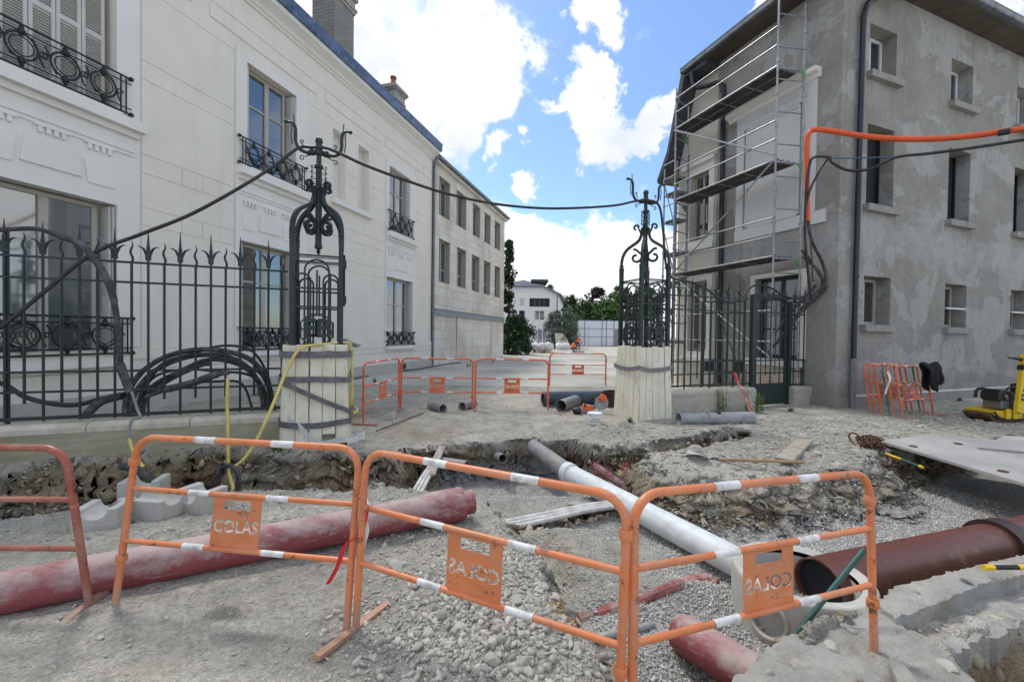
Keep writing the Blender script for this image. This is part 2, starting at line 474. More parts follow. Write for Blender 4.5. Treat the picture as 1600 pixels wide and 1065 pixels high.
# patchy cement render of the right-hand building
t = NT('cement_render')
c = t.ramp(t.noise(.9, 7, .62, dist=.3), (.30, (.245, .235, .21)), (.52, (.30, .29, .267)), (.75, (.345, .335, .31)))
pz = t.noise(.55, 8, .55, dist=.9, stretch=(1, 1, 1.25)); pn = t.noise(2.6, 6, .6, stretch=(1, 1, .6))
pt = t.ramp(t.math('MULTIPLY_ADD', pn, .22, t.math('MULTIPLY', pz, .9)), (.575, 0), (.592, 1))
c = t.mix(t.math('MULTIPLY', pt, .52), c, (.435, .435, .425))
zz = t.n.new('ShaderNodeSeparateXYZ'); t.l.new(t.pos(), zz.inputs[0])
def gbox(z0, w, k):
    d = t.math('ABSOLUTE', t.math('ADD', t.math('SUBTRACT', zz.outputs['Z'], z0), t.math('MULTIPLY_ADD', t.noise(.8, 6, .6), 1.6, -.8)))
    return t.math('MULTIPLY', t.ramp(d, (w * .6, 1), (w, 0)), k)
c = t.mix(gbox(4.25, .55, .42), c, (.43, .43, .42))
dr = t.ramp(t.noise(1.0, 5, .6, stretch=(7, 7, .28)), (.56, 0), (.70, 1)); c = t.mix(t.math('MULTIPLY', dr, .38), c, (.19, .18, .155))
lr = t.ramp(t.noise(1.0, 5, .6, stretch=(9, 9, .4)), (.62, 0), (.72, 1)); c = t.mix(t.math('MULTIPLY', lr, .35), c, (.40, .39, .37))
damp = t.math('MULTIPLY', t.ramp(t.math('ADD', zz.outputs['Z'], t.math('MULTIPLY_ADD', t.noise(1.5, 6, .6), 1.6, -.8)), (.35, 1), (1.0, 0)), .5); c = t.mix(damp, c, (.20, .19, .165))
yl = t.ramp(t.noise(.38, 5, .6, stretch=(1, 1, 1.2)), (.55, 0), (.7, 1)); c = t.mix(t.math('MULTIPLY', yl, .25), c, (.33, .29, .21))
fine = t.ramp(t.noise(9, 8, .7), (.32, (.86, .86, .86)), (.65, (1.07, 1.07, 1.07))); c = t.mix(1.0, c, fine, 'MULTIPLY')
t.set(col=c, rough=.92, spec=.2); t.bump(t.math('ADD', t.noise(30, 6, .65), t.math('MULTIPLY', pt, .5)), .4, .014); M['cement'] = t.m
M['cement_sill'] = simple('cement_sill', (.30, .29, .27), .9, bump=.3, dirt=((.18, .17, .15), .6))
M['plinth'] = simple('plinth_cement', (.27, .26, .24), .9, bump=.3, dirt=((.2, .18, .15), .6), dirtscale=1.5)
M['beige_render'] = m_render('beige_render', (.62, .53, .42), .1)
M['wing_render'] = m_render('wing_render', (.62, .575, .50), .25)
M['white_dull'] = m_render('white_dull', (.66, .66, .65), .2, .1)
M['soffit'] = simple('soffit_wood', (.085, .065, .045), .7, var=.25, scale=3)
M['slate'] = simple('slate', (.055, .06, .07), .55, var=.3, scale=8)
M['black_pvc'] = simple('black_pipe', (.016, .020, .030), .35, var=.2)
M['grey_sleeve'] = simple('grey_sleeve', (.20, .205, .21), .6)
def glass(name, col, rough=.03):
    t = NT(name); t.set(col=col, rough=rough, spec=.9); t.b.inputs['IOR'].default_value = 1.6
    t.bump(t.noise(1.2, 2), .02, .02); return t.m
M['glass'] = glass('window_glass', (.010, .013, .017)); M['glass'].node_tree.nodes['Principled BSDF'].inputs['IOR'].default_value = 2.3
M['glass_curtain'] = glass('glass_with_curtain', (.10, .125, .125), .05); M['glass_curtain'].node_tree.nodes['Principled BSDF'].inputs['IOR'].default_value = 2.2
M['glass_grey'] = glass('grey_glass', (.075, .085, .095), .06)
M['shade_black'] = simple('painted_shade', (.012, .014, .018), .7)  # near-black colour standing in for the shade inside hollows and unlit rooms
M['iron'] = simple('dark_green_iron', (.019, .033, .031), .45, .1, var=.25, scale=14, bump=.12, bscale=120)
M['iron_black'] = simple('black_iron', (.014, .02, .022), .45, .2, var=.2)
t = NT('steel_tube'); t.set(col=t.ramp(t.noise(9, 5), (.3, (.26, .27, .28)), (.7, (.42, .43, .44))), rough=.45, metal=.75); M['galv'] = t.m
M['scaf_plank'] = simple('scaffold_plank', (.12, .115, .105), .8, var=.4, scale=5, dirt=((.3, .29, .27), .5))
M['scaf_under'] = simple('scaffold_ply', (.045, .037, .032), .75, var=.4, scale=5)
M['green_clip'] = simple('green_clip', (.12, .34, .10), .5)
# painted boards round the gate pillars
t = NT('cream_boards'); rr = t.objrand()
c = t.ramp(t.noise(3, 6, .6, stretch=(0.860, 0.860, 0.860)), (.3, (0.670, 0.626, 0.475)), (.6, (0.832, 0.810, 0.691)), (.8, (0.860, 0.860, 0.810)))
sp = t.ramp(t.noise(5, 7, .7, stretch=(3, 3, .9)), (.55, 0), (.64, 1)); c = t.mix(t.math('MULTIPLY', sp, .5), c, (.36, .31, .17))
c = t.mix(t.math('MULTIPLY', t.ramp(rr, (0, 0), (1, 1)), .3), c, (.66, .60, .42))
t.set(col=c, rough=.7); t.bump(t.noise(8, 6, .65, stretch=(9, 9, 1)), .5, .008); M['boards'] = t.m
M['tape'] = simple('grey_tape', (.13, .13, .145), .35, var=.3, scale=12, bump=.5, bscale=25)
M['strap'] = simple('violet_strap', (.22, .20, .215), .6, var=.2, scale=20)
def barrier_paint(name, col, wear=.5):
    t = NT(name); c = t.ramp(t.noise(4, 4), (.3, tuple(x * .85 for x in col)), (.7, tuple(min(1, x * 1.12) for x in col)))
    ru = t.ramp(t.noise(11, 9, .75), (.585, 0), (.615, 1)); c = t.mix(t.math('MULTIPLY', ru, wear), c, (.085, .04, .024))
    sc = t.ramp(t.noise(9, 9, .78, stretch=(1, 1, 4)), (.57, 0), (.61, 1)); c = t.mix(t.math('MULTIPLY', sc, wear * .45), c, (.55, .40, .30))
    du = t.ramp(t.noise(5, 8, .66), (.45, 0), (.68, 1)); c = t.mix(t.math('MULTIPLY', du, .3), c, (.46, .38, .30))
    zl = t.n.new('ShaderNodeSeparateXYZ'); t.l.new(t.tc.outputs['Object'], zl.inputs[0])
    md = t.ramp(t.math('ADD', zl.outputs['Z'], t.math('MULTIPLY_ADD', t.noise(16, 7, .7), .5, -.25)), (.02, 1), (.20, 0)); c = t.mix(t.math('MULTIPLY', md, .6), c, (.36, .31, .25))
    t.set(col=c, rough=.42); t.bump(t.noise(60, 4), .12, .003); return t.m
M['orange'] = barrier_paint('orange_paint', (.68, .205, .07), .8)
M['orange_far'] = barrier_paint('orange_paint_bright', (.72, .125, .03), .25)
M['red_old'] = barrier_paint('old_red_paint', (.34, .085, .055), .9)
M['green_paint'] = barrier_paint('green_paint', (.03, .13, .07), .4)
M['band'] = simple('reflective_white', (.70, .70, .69), .4, var=.10, scale=20, dirt=((.33, .29, .25), .8), dirtscale=14)
M['yellow_band'] = simple('yellow_band', (.75, .55, .08), .5)
M['rust_plate'] = simple('rust', (.09, .04, .022), .85, var=.4, scale=15)
# pipes
t = NT('red_pipe'); c = t.ramp(t.noise(3, 5), (.3, (.21, .042, .048)), (.7, (.30, .075, .082)))
nz = t.n.new('ShaderNodeSeparateXYZ'); t.l.new(t.geo.outputs['Normal'], nz.inputs[0])
st = t.noise(2.2, 10, .72, stretch=(.7, 1.6, 2.2)); fs = t.noise(18, 8, .8)
du = t.ramp(t.math('ADD', t.math('MULTIPLY', nz.outputs['Z'], .16), t.math('ADD', t.math('MULTIPLY', st, .75), t.math('MULTIPLY', fs, .25))), (.50, 0), (.66, 1))
c = t.mix(t.math('MULTIPLY', du, .78), c, (.46, .39, .365)); mud = t.ramp(t.noise(5, 9, .75), (.58, 0), (.64, 1)); c = t.mix(t.math('MULTIPLY', mud, .5), c, (.40, .38, .33))
sc_ = t.ramp(t.noise(7, 8, .75, stretch=(1, 1, 7)), (.60, 0), (.64, 1)); c = t.mix(t.math('MULTIPLY', sc_, .5), c, (.55, .50, .48)); t.set(col=c, rough=.7); t.bump(t.math('ADD', fs, mud), .25, .004); M['red_pipe'] = t.m
t = NT('brown_pipe'); c = t.ramp(t.noise(3, 5), (.3, (.105, .034, .025)), (.7, (.155, .055, .04)))
du = t.ramp(t.noise(7, 8, .72), (.56, 0), (.72, 1)); c = t.mix(t.math('MULTIPLY', du, .35), c, (.36, .30, .27)); t.set(col=c, rough=.4); M['brown_pipe'] = t.m
M['brown_dark'] = simple('brown_collar', (.04, .018, .014), .45, var=.3)
M['white_pipe'] = simple('white_pipe', (.66, .70, .71), .5, var=.05, dirt=((.42, .40, .36), .45), dirtscale=6)
M['grey_pipe'] = simple('grey_pvc', (.22, .225, .23), .5, var=.15, dirt=((.38, .34, .28), .6), dirtscale=5)
M['grey_pipe_light'] = simple('grey_pvc_light', (.32, .335, .34), .5, var=.15, dirt=((.2, .2, .2), .55), dirtscale=5)
M['slate_pipe'] = simple('slate_pipe', (.045, .062, .095), .4, var=.15, dirt=((.2, .2, .2), .3))
M['conduit'] = simple('pale_conduit', (.60, .59, .56), .6, var=.15, dirt=((.26, .22, .17), .6), dirtscale=6)
M['red_conduit'] = simple('red_corrugated', (.36, .13, .12), .8, var=.3, dirt=((.45, .43, .40), 1.0), dirtscale=7)
M['orange_conduit'] = simple('orange_conduit', (.72, .10, .025), .45, var=.1)
M['cable'] = simple('black_cable', (.017, .018, .021), .5, var=.3, dirt=((.12, .115, .11), .3))
M['sleeve'] = simple('dusty_rubber', (.05, .05, .055), .7, var=.4, scale=12, bump=.5, bscale=30, dirt=((.2, .19, .18), .5), dirtscale=6)
M['blue_cable'] = simple('blue_cable', (.05, .11, .22), .5)
M['yellow_hose'] = simple('yellow_hose', (.66, .56, .16), .45, var=.1, dirt=((.3, .27, .17), .4))
M['bright_yellow'] = simple('yellow_machine', (.78, .52, .015), .38, var=.08, dirt=((.16, .11, .03), .35), dirtscale=5)
M['black_plastic'] = simple('black_plastic', (.018, .018, .02), .5, var=.3)
M['black_cloth'] = simple('black_cloth', (.007, .007, .008), .95)
M['steel_grey'] = simple('machine_steel', (.25, .25, .26), .4, .6, var=.2)
M['rust_brown'] = simple('rusty_steel', (.11, .055, .03), .8, .2, var=.45, scale=25, dirt=((.22, .2, .18), .3))
t = NT('steel_plate'); c = t.ramp(t.noise(1.6, 7, .6, stretch=(0.722, 0.630, 0.722)), (.3, (0.315, 0.308, 0.296)), (.55, (0.428, 0.416, 0.403)), (.75, (0.529, 0.517, 0.504)))
c = t.mix(t.math('MULTIPLY', t.ramp(t.noise(8, 8, .7), (.5, 0), (.75, 1)), .35), c, (.24, .22, .20)); t.set(col=c, rough=.6, metal=.15); t.bump(t.noise(5, 6), .15, .01); M['plate'] = t.m
M['wood'] = simple('weathered_wood', (.34, .29, .23), .8, var=.25, scale=7, bump=.4, bscale=40, dirt=((.42, .41, .38), .6))
M['wood_handle'] = simple('wood_handle', (.33, .22, .12), .6, var=.2)
M['pallet'] = simple('pallet_wood', (.42, .30, .18), .8, var=.3)
M['green_fibre'] = simple('green_handle', (.02, .085, .075), .45, var=.2)
t = NT('concrete_block'); t.set(col=t.ramp(t.noise(5, 7, .65), (.3, (.41, .395, .355)), (.7, (.56, .545, .50))), rough=.9); t.bump(t.noise(60, 5, .65), .4, .005); M['concrete'] = t.m
t = NT('broken_slab'); c = t.ramp(t.noise(3.5, 9, .68), (.3, (.40, .365, .30)), (.5, (.60, .575, .52)), (.75, (.72, .70, .65)))
pit = t.ramp(t.noise(26, 8, .75), (.30, (.55, .53, .5)), (.42, (1, 1, 1)), (.7, (1.08, 1.08, 1.08))); c = t.mix(.9, c, pit, 'MULTIPLY')
br = t.ramp(t.noise(6, 8, .7), (.58, 0), (.66, 1)); c = t.mix(t.math('MULTIPLY', br, .5), c, (.36, .29, .2))
gr = t.ramp(t.noise(2.2, 6, .6), (.5, 0), (.66, 1)); c = t.mix(t.math('MULTIPLY', gr, .5), c, (.42, .42, .41))
t.set(col=c, rough=.95, spec=.2); t.bump(t.math('ADD', t.noise(18, 10, .75), t.math('MULTIPLY', t.noise(70, 5, .7), .4)), 1.0, .045); M['slab'] = t.m
t = NT('wall_concrete'); c = t.ramp(t.noise(1.6, 7, .6), (.3, (.34, .315, .22)), (.7, (.50, .47, .37)))
ms = t.ramp(t.noise(.9, 7, .62, stretch=(1, 1, 2.2)), (.40, 0), (.60, 1)); c = t.mix(t.math('MULTIPLY', ms, .75), c, (.235, .225, .09))
ln = t.ramp(t.noise(.7, 5, .6, stretch=(1, 1, 14)), (.50, 0), (.58, 1)); c = t.mix(t.math('MULTIPLY', ln, .4), c, (.25, .23, .14))
t.set(col=c, rough=.9); t.bump(t.noise(18, 7, .65), .5, .012); M['low_wall'] = t.m
M['low_wall_clean'] = simple('pale_concrete', (.42, .39, .335), .9, bump=.4, bscale=25, dirt=((.30, .27, .22), .5), dirtscale=2)
M['coping'] = simple('coping_stone', (.56, .53, .43), .9, bump=.5, bscale=30, dirt=((.36, .33, .20), .7), dirtscale=2)
M['foil'] = simple('white_sheet', (.72, .72, .71), .5, var=.08, bump=.4, bscale=15)
M['redwhite_r'] = simple('tape_red', (.62, .02, .03), .5)
M['white_plastic'] = simple('white_plastic', (.74, .74, .75), .4, var=.05, dirt=((.45, .43, .4), .3))
M['orange_saw'] = simple('orange_plastic', (.70, .13, .03), .4)
M['hivis'] = simple('orange_vest', (.85, .15, .03), .7)
M['trousers'] = simple('dark_trousers', (.03, .03, .035), .9)
M['skin'] = simple('skin', (.42, .26, .19), .6)
M['white_panel'] = simple('white_panel', (.66, .68, .74), .4, var=.05)
M['panel_frame'] = simple('panel_frame', (.24, .235, .24), .5)
M['big_bag'] = simple('white_sack', (.66, .66, .66), .8, var=.1, bump=.6, bscale=9)
M['house_white'] = m_render('house_white', (.76, .75, .71), .05)
M['stonework'] = simple('dark_stone', (.12, .115, .11), .9)
t = NT('rubble_stone'); rr = t.objrand()
c = t.mix(t.noise(20, 5), t.ramp(rr, (0, (0.303, 0.290, 0.254)), (.6, (0.433, 0.420, 0.366)), (1, (0.565, 0.544, 0.470))), (0.363, 0.350, 0.305))
t.set(col=c, rough=.95, spec=.2); t.bump(t.noise(60, 6, .7), .6, .006); M['stone'] = t.m
def m_gravel(name, a, b, c_):
    t = NT(name); rnd = t.geo.outputs['Random Per Island']
    c = t.ramp(rnd, (0, a), (.5, b), (1, c_)); c = t.mix(.4, c, t.ramp(t.noise(50, 4), (.3, a), (.7, c_)))
    t.set(col=c, rough=.95, spec=.2); return t.m
M['gravel'] = m_gravel('loose_gravel', (0.277, 0.265, 0.230), (0.422, 0.402, 0.349), (0.575, 0.555, 0.488))
M['rubble'] = m_gravel('rubble_chips', (0.252, 0.243, 0.210), (0.414, 0.398, 0.351), (0.603, 0.585, 0.515))
M['clod'] = m_gravel('soil_clods', (0.132, 0.092, 0.052), (0.287, 0.230, 0.150), (0.502, 0.448, 0.342))
M['gravel_dark'] = m_gravel('grey_clods', (.16, .155, .14), (.26, .25, .225), (.40, .385, .35))
M['ochre'] = m_gravel('ochre_chips', (.2, .12, .05), (.38, .26, .13), (.55, .44, .28))
M['pit_gravel'] = m_gravel('pit_gravel', (0.291, 0.288, 0.275), (0.459, 0.454, 0.435), (0.719, 0.704, 0.655))
# ground
t = NT('worksite_ground'); at = t.attr('mask')
big = t.noise(.55, 6, .6); mid = t.noise(3.2, 7, .65); fine = t.noise(38, 7, .72); vf = t.voro(70); vm = t.voro(22)
dry = t.ramp(big, (.35, (0.421, 0.398, 0.338)), (.55, (0.561, 0.537, 0.463)), (.7, (0.663, 0.638, 0.558)))
dry = t.mix(.55, dry, t.ramp(mid, (.3, (0.344, 0.326, 0.279)), (.5, (0.536, 0.511, 0.439)), (.72, (0.714, 0.688, 0.606))))
soil = t.ramp(t.noise(0.860, 0.860, 0.706), (.3, (0.129, 0.092, 0.050)), (.46, (0.294, 0.224, 0.136)), (.7, (0.517, 0.437, 0.302)))  # brown soil; its darker patches also paint in occlusion-like contrast
och = t.ramp(t.noise(1.4, 5, .6), (.48, 0), (.62, 1)); soil = t.mix(t.math('MULTIPLY', och, .6), soil, (.20, .12, .055))
grav = t.ramp(t.voro(85, 'F1', 'Color'), (.15, (0.245, 0.242, 0.232)), (.5, (0.413, 0.409, 0.392)), (.85, (0.643, 0.629, 0.584)))
conc = t.ramp(t.noise(0.900, 0.900, 0.891), (.3, (0.521, 0.481, 0.387)), (.55, (0.704, 0.669, 0.564)), (.75, (0.816, 0.781, 0.682)))
damp = t.ramp(t.noise(1.1, 8, .66, dist=.4), (.42, 0), (.62, 1)); dry = t.mix(t.math('MULTIPLY', damp, .42), dry, (.235, .225, .19)); clod = t.ramp(t.noise(7, 9, .72), (.35, (.62, .60, .56)), (.52, (1, 1, 1))); dry = t.mix(.75, dry, clod, 'MULTIPLY')
at2 = t.attr('mask2'); c = t.mix(at[0], dry, soil); c = t.mix(at[1], c, grav); c = t.mix(at[2], c, conc)
c = t.mix(at2[0], c, t.ramp(t.noise(30, 6, .7), (.3, (.17, .095, .04)), (.6, (.40, .26, .12)), (.8, (.55, .42, .26))))
c = t.mix(at2[1], c, (.10, .095, .08))
sp = t.ramp(t.noise(16, 8, .75), (.30, (.5, .49, .47)), (.43, (1, 1, 1)), (.7, (1.1, 1.1, 1.1)))
c = t.mix(t.math('MULTIPLY_ADD', at[2], -.5, .8), c, sp, 'MULTIPLY')
c = t.mix(1.0, c, t.ramp(fine, (.3, (.66, .66, .66)), (.7, (1.25, 1.25, 1.25))), 'MULTIPLY')
t.set(col=c, rough=.97, spec=.15)
h = t.math('ADD', t.math('MULTIPLY', fine, .6), t.math('MULTIPLY', vf, .5)); h = t.math('ADD', h, t.math('MULTIPLY', mid, 1.2))
t.bump(t.math('ADD', h, t.math('MULTIPLY', vm, .5)), 1.0, .035); M['ground'] = t.m
t = NT('street_ground'); big = t.noise(.22, 6, .6); fine = t.noise(30, 6, .7)
c = t.ramp(big, (.35, (0.367, 0.358, 0.314)), (.5, (0.490, 0.473, 0.410)), (.68, (0.636, 0.612, 0.530)))
c = t.mix(1.0, c, t.ramp(fine, (.3, (.8, .8, .8)), (.7, (1.15, 1.15, 1.15))), 'MULTIPLY'); t.set(col=c, rough=.97, spec=.15); t.bump(fine, .5, .012); M['street'] = t.m
def m_leaf(name, a, b):
    t = NT(name); c = t.ramp(t.geo.outputs['Random Per Island'], (0, a), (1, b)); t.set(col=c, rough=.65, spec=.3)
    t.b.inputs['Subsurface Weight'].default_value = 0; return t.m
M['leaf_dark'] = m_leaf('conifer_leaf', (.012, .028, .012), (.035, .065, .028))
M['leaf_bush'] = m_leaf('laurel_leaf', (.012, .032, .010), (.03, .075, .02))
M['leaf_silver'] = m_leaf('silver_leaf', (.07, .10, .07), (.17, .21, .16))
M['leaf_green'] = m_leaf('green_leaf', (.03, .075, .015), (.085, .16, .035))
M['leaf_mid'] = m_leaf('mid_leaf', (.025, .055, .015), (.06, .11, .03))
M['leaf_purple'] = m_leaf('purple_leaf', (.012, .008, .011), (.04, .02, .03))
M['leaf_weed'] = m_leaf('weed_leaf', (.07, .15, .03), (.16, .30, .07))
M['bark'] = simple('bark', (.07, .055, .04), .95)
# ---------------------------------------------------------------- ground of the worksite
def pin(poly, X, Y):
    ins = np.zeros(X.shape, bool); n = len(poly)
    for i in range(n):
        x0, y0 = poly[i]; x1, y1 = poly[(i + 1) % n]
        if y0 == y1: continue
        c = ((y0 > Y) != (y1 > Y)) & (X < (x1 - x0) * (Y - y0) / (y1 - y0) + x0)
        ins ^= c
    return ins
def sdist(poly, X, Y):
    D = np.full(X.shape, 1e9); n = len(poly)
    for i in range(n):
        x0, y0 = poly[i]; x1, y1 = poly[(i + 1) % n]; dx, dy = x1 - x0, y1 - y0
        t = np.clip(((X - x0) * dx + (Y - y0) * dy) / (dx * dx + dy * dy), 0, 1)
        D = np.minimum(D, (X - x0 - t * dx) ** 2 + (Y - y0 - t * dy) ** 2)
    D = np.sqrt(D); return np.where(pin(poly, X, Y), D, -D)
def sst(a, b, x):
    t = np.clip((x - a) / (b - a), 0, 1); return t * t * (3 - 2 * t)

PIT = [(-1.8, 6.5), (-1.55, 6.85), (-1.05, 7.25), (-.4, 7.5), (.15, 7.68), (.6, 7.75), (1.05, 7.62), (1.5, 7.3), (1.95, 7.0), (2.05, 6.4), (1.9, 5.9), (1.84, 5.5),
       (2.15, 5.22), (2.85, 5.22), (3.9, 5.5), (4.9, 5.82), (5.45, 6.35), (6.6, 6.9), (9.0, 7.7), (13.5, 9.3), (13.5, 5.6), (9, 4.6),
       (5.5, 3.62), (3.88, 3.14), (3.25, 3.0), (2.44, 2.78), (1.66, 2.42), (1.18, 2.05), (1.0, 1.55), (.62, 1.6), (.5, 2.1), (.33, 2.55), (.25, 3.0),
       (.05, 3.5), (-.02, 4.0), (-.42, 4.35), (-1.0, 4.6), (-1.7, 4.9), (-2.2, 5.5), (-2.1, 6.3)]
DITCH = [(-10.5, 3.75), (-10.5, 1.4), (-8.2, 2.4), (-6.2, 3.35), (-4.75, 3.98), (-3.75, 4.62), (-2.9, 4.88), (-2.1, 4.80), (-1.5, 4.85), (-1.5, 6.3), (-2.2, 6.35), (-2.75, 6.05), (-3.7, 6.42),
         (-5.4, 5.75), (-6.7, 5.25), (-8.6, 4.5)]
GULLY = [(1.7, 7.25), (2.2, 7.2), (3.2, 7.35), (4.3, 7.72), (4.2, 7.3), (3.2, 6.75), (2.2, 6.35), (1.7, 6.2)]
HOLE = [(2.62, 2.42), (2.78, 2.62), (3.3, 2.78), (4.5, 3.05), (5.5, 3.2), (5.5, 1.5), (2.6, 1.4), (2.25, 1.9)]
TRN = [(-.45, 4.75), (.5, 5.2), (1.3, 5.55), (1.45, 5.2), (.6, 4.8), (-.3, 4.42)]
SLAB = [(1.0, 1.1), (1.05, 2.0), (1.6, 2.44), (2.4, 2.82), (3.25, 3.04), (3.9, 3.2), (5.6, 3.7), (7.5, 4.2), (7.5, .8), (1.2, .8)]
LEDGE = [(-5.2, 3.4), (-4.0, 3.3), (-2.5, 3.8), (-1.2, 4.25), (-.8, 4.5), (-1.6, 5.2), (-2.9, 5.5), (-4.0, 5.0), (-5.2, 4.2)]

def terrain(X, Y):
    far = sst(13.2, 12.2, Y) * sst(12.8, 11.8, X) * sst(-9.8, -9.0, X)
    n1 = fbm(X * .8, Y * .8, 4, 3); n2 = fbm(X * 3.1, Y * 3.1, 4, 11); n3 = fbm(X * 11, Y * 11, 3, 23); n4 = fbm(X * 30, Y * 30, 2, 31)
    base = .03 * n1 + .018 * n2 + .010 * n3
    # ledge behind the red pipe drops a little
    base -= .12 * sst(-.1, .7, sdist(LEDGE, X, Y))
    # rubble heap in front, soil heaps on the block
    base += .15 * np.exp(-(((X + .12) / .42) ** 2 + ((Y - 2.62) / .62) ** 2)) * (1 + .5 * n2)
    base += .10 * np.exp(-(((X - .25) / .3) ** 2 + ((Y - 2.15) / .35) ** 2))
    base += .16 * np.exp(-(((X - 2.5) / .6) ** 2 + ((Y - 5.75) / .35) ** 2)) + .05 * np.exp(-(((X - 4.0) / .9) ** 2 + ((Y - 6.0) / .4) ** 2)) * (1 + n2) + .10 * np.exp(-(((X - 3.6) / .5) ** 2 + ((Y - 7.6) / .2) ** 2))
    base += .15 * np.exp(-(((X - 1.9) / .8) ** 2 + ((Y - 7.75) / .3) ** 2)) * (1 + n2)
    dpo = np.clip(-sdist(PIT, X, Y), 0, 9); base -= .15 * np.exp(-(dpo / .7) ** 1.5) * sst(6.0, 6.6, Y) * sst(4.6, 3.8, X)
    # cast slab edge: lumpy broken concrete on the near right
    sl = sdist(SLAB, X, Y) + .05 * n2
    slm = sst(-.02, .06, sl)
    base += slm * (-.17 + .03 * n2 + .02 * n3)
    z = base.copy(); soil = np.zeros_like(X); grav = np.zeros_like(X)
    n5 = np.abs(fbm(X * 5.5 + 3, Y * 5.5, 4, 41)); wob = .13 * n2 + .06 * n3 + .012 * n4
    bankm = np.zeros_like(X)
    for poly, fl, w, amp in ((PIT, -.50, .27, 1.), (DITCH, -1.0, .36, .8), (GULLY, -.52, .16, .5), (HOLE, -.75, .14, .5), (TRN, -.70, .14, .5)):
        d = sdist(poly, X, Y); w = w + (-.06 * sst(6.0, 6.6, Y) + .34 * sst(1.5, 1.8, X) * sst(6.3, 5.9, Y) * sst(3.9, 4.3, Y) * sst(6.2, 5.2, X) if poly is PIT else 0) + (.25 * sst(-3.6, -2.6, X) if poly is DITCH else 0)
        dn = d + wob * amp
        t = np.clip(dn / w, 0, 1); prof = 1 - (1 - t) ** 1.6; prof = prof * (.85 + .15 * sst(.9, 1.6, dn / w + .6))
        prof = np.where(dn > 0, np.clip(prof, 0, 1), 0)
        fz = fl + .06 * n1 + .03 * n2
        zz = base * (1 - prof) + fz * prof + (prof > 0) * (prof < .98) * (.09 * n3 + .04 * n4 - .10 * n5)
        z = np.minimum(z, zz); bankm = np.maximum(bankm, sst(-.06, .04, dn) * (1 - sst(w * .9, w * 1.5, dn)))
        soil = np.maximum(soil, np.where(dn > -.02, sst(-.02, .10, dn) * (1 - sst(w * .9, w * 1.6, dn)), 0))
    # floor of the pit: deeper at the back wall, dirt mound in the middle, gravel bed
    dp = sdist(PIT, X, Y)
    fl = sst(.30, .55, dp)
    z -= sst(.02, .16, dp) * .34 * sst(5.6, 6.6, Y) * sst(1.9, 1.3, X)
    mound = .17 * np.exp(-(((X - .62) / .45) ** 2 + ((Y - 3.95) / .55) ** 2)) + .12 * np.exp(-(((X - 1.2) / .5) ** 2 + ((Y - 3.55) / .16) ** 2))
    mound += .16 * np.exp(-(((X - .45) / .35) ** 2 + ((Y - 2.7) / .5) ** 2))
    z += fl * mound * (1 + .5 * n2) + fl * .07 * n2 * sst(2.0, 1.4, X) * sst(5.6, 4.8, Y)
    z += sst(.05, .3, dp) * sst(5.2, 4.0, Y) * (X > 2.4) * .05
    # gravel chute below the steel plate
    gv = fl * np.clip(1.25 - mound * 7 + .25 * n1 - .5 * sst(.2, .8, -n2 + .2) * (Y > 4.6), 0, 1)
    gv = np.maximum(gv, sst(.2, .5, dp) * (Y > 6.3) * (X < .6) * (n1 > -.5))
    gv *= np.where((X > -1.2), 1, 0) * np.where((Y > 4.9) & (Y < 5.6) & (X < 1.6), .35, 1)
    gv = gv * (1 - .85 * np.clip(1.6 * np.exp(-((X - .75) / .75) ** 2 - ((Y - 4.15) / .6) ** 2) + .5 * n2, 0, 1))
    grav = np.clip(gv, 0, 1)
    dep = base - z
    grav = np.maximum(grav, bankm * sst(.28, .40, base - z + .12 * n2 + .08 * n1) * (Y > 6.2) * sst(.95, .75, X) * sst(-1.35, -1.1, X))
    bf = sst(1.6, 1.9, X) * sst(6.4, 6.0, Y) * sst(4.0, 4.3, Y)
    soil = np.clip((1 - .65 * bf * sst(-.1, .35, n1 + .4 - .5 * dep)) * bankm * sst(.06, .16, dep + .05 * n2) * (.9 + .6 * n2 + .4 * n1), 0, 1) * (1 - grav * .9)
    soil = np.maximum(soil, .55 * sst(.1, .5, fbm(X * 1.3 + 5, Y * 1.3, 4, 77) + .25) * np.exp(-((X - .62) / .35) ** 2 - ((Y - 2.35) / .4) ** 2))
    soil = np.maximum(soil, .8 * sst(.0, .5, fbm(X * .9, Y * .9, 4, 91) + .1) * sst(6.6, 8.2, Y) * sst(10, 8.5, Y) * sst(-.6, -1.8, X))
    dust = sst(.25, .7, fbm(X * .5 + 9, Y * .5, 4, 55) + .2) * .35 * (1 - fl)
    dust = np.maximum(dust, .75 * np.exp(-((X + .5) / 1.8) ** 2 - ((Y - 8.9) / .35) ** 2) * sst(-.3, .3, n1 + n2 * .5))
    dust = np.maximum(dust, .8 * np.exp(-((Y - 8.55 - .1 * X) / .32) ** 2) * sst(4.2, 5.2, X) * sst(9, 7, X))
    conc = np.maximum(dust, .5 * slm * sst(.25, 0, np.maximum(sdist(HOLE, X, Y), 0)))
    conc *= (1 - soil)
    pitm = np.where(dp > 0, 1, 0); conc = np.where((pitm > 0) & (dp > .08), conc * .2, conc)
    och = 1.0 * sst(.45, .8, np.exp(-((X - .40) / .22) ** 2 - ((Y - 2.55) / .36) ** 2) + .35 * n2 + .2 * n3)
    stain = sst(.35, .8, np.exp(-((X + 1.72) / .20) ** 2 - ((Y - 2.55) / .10) ** 2) + .3 * n2 + .25 * n3) * .6
    return z * far, soil * far, grav * far * (1 - och), conc * far * (1 - och), och * far, stain, bankm * far, (base - z), dp

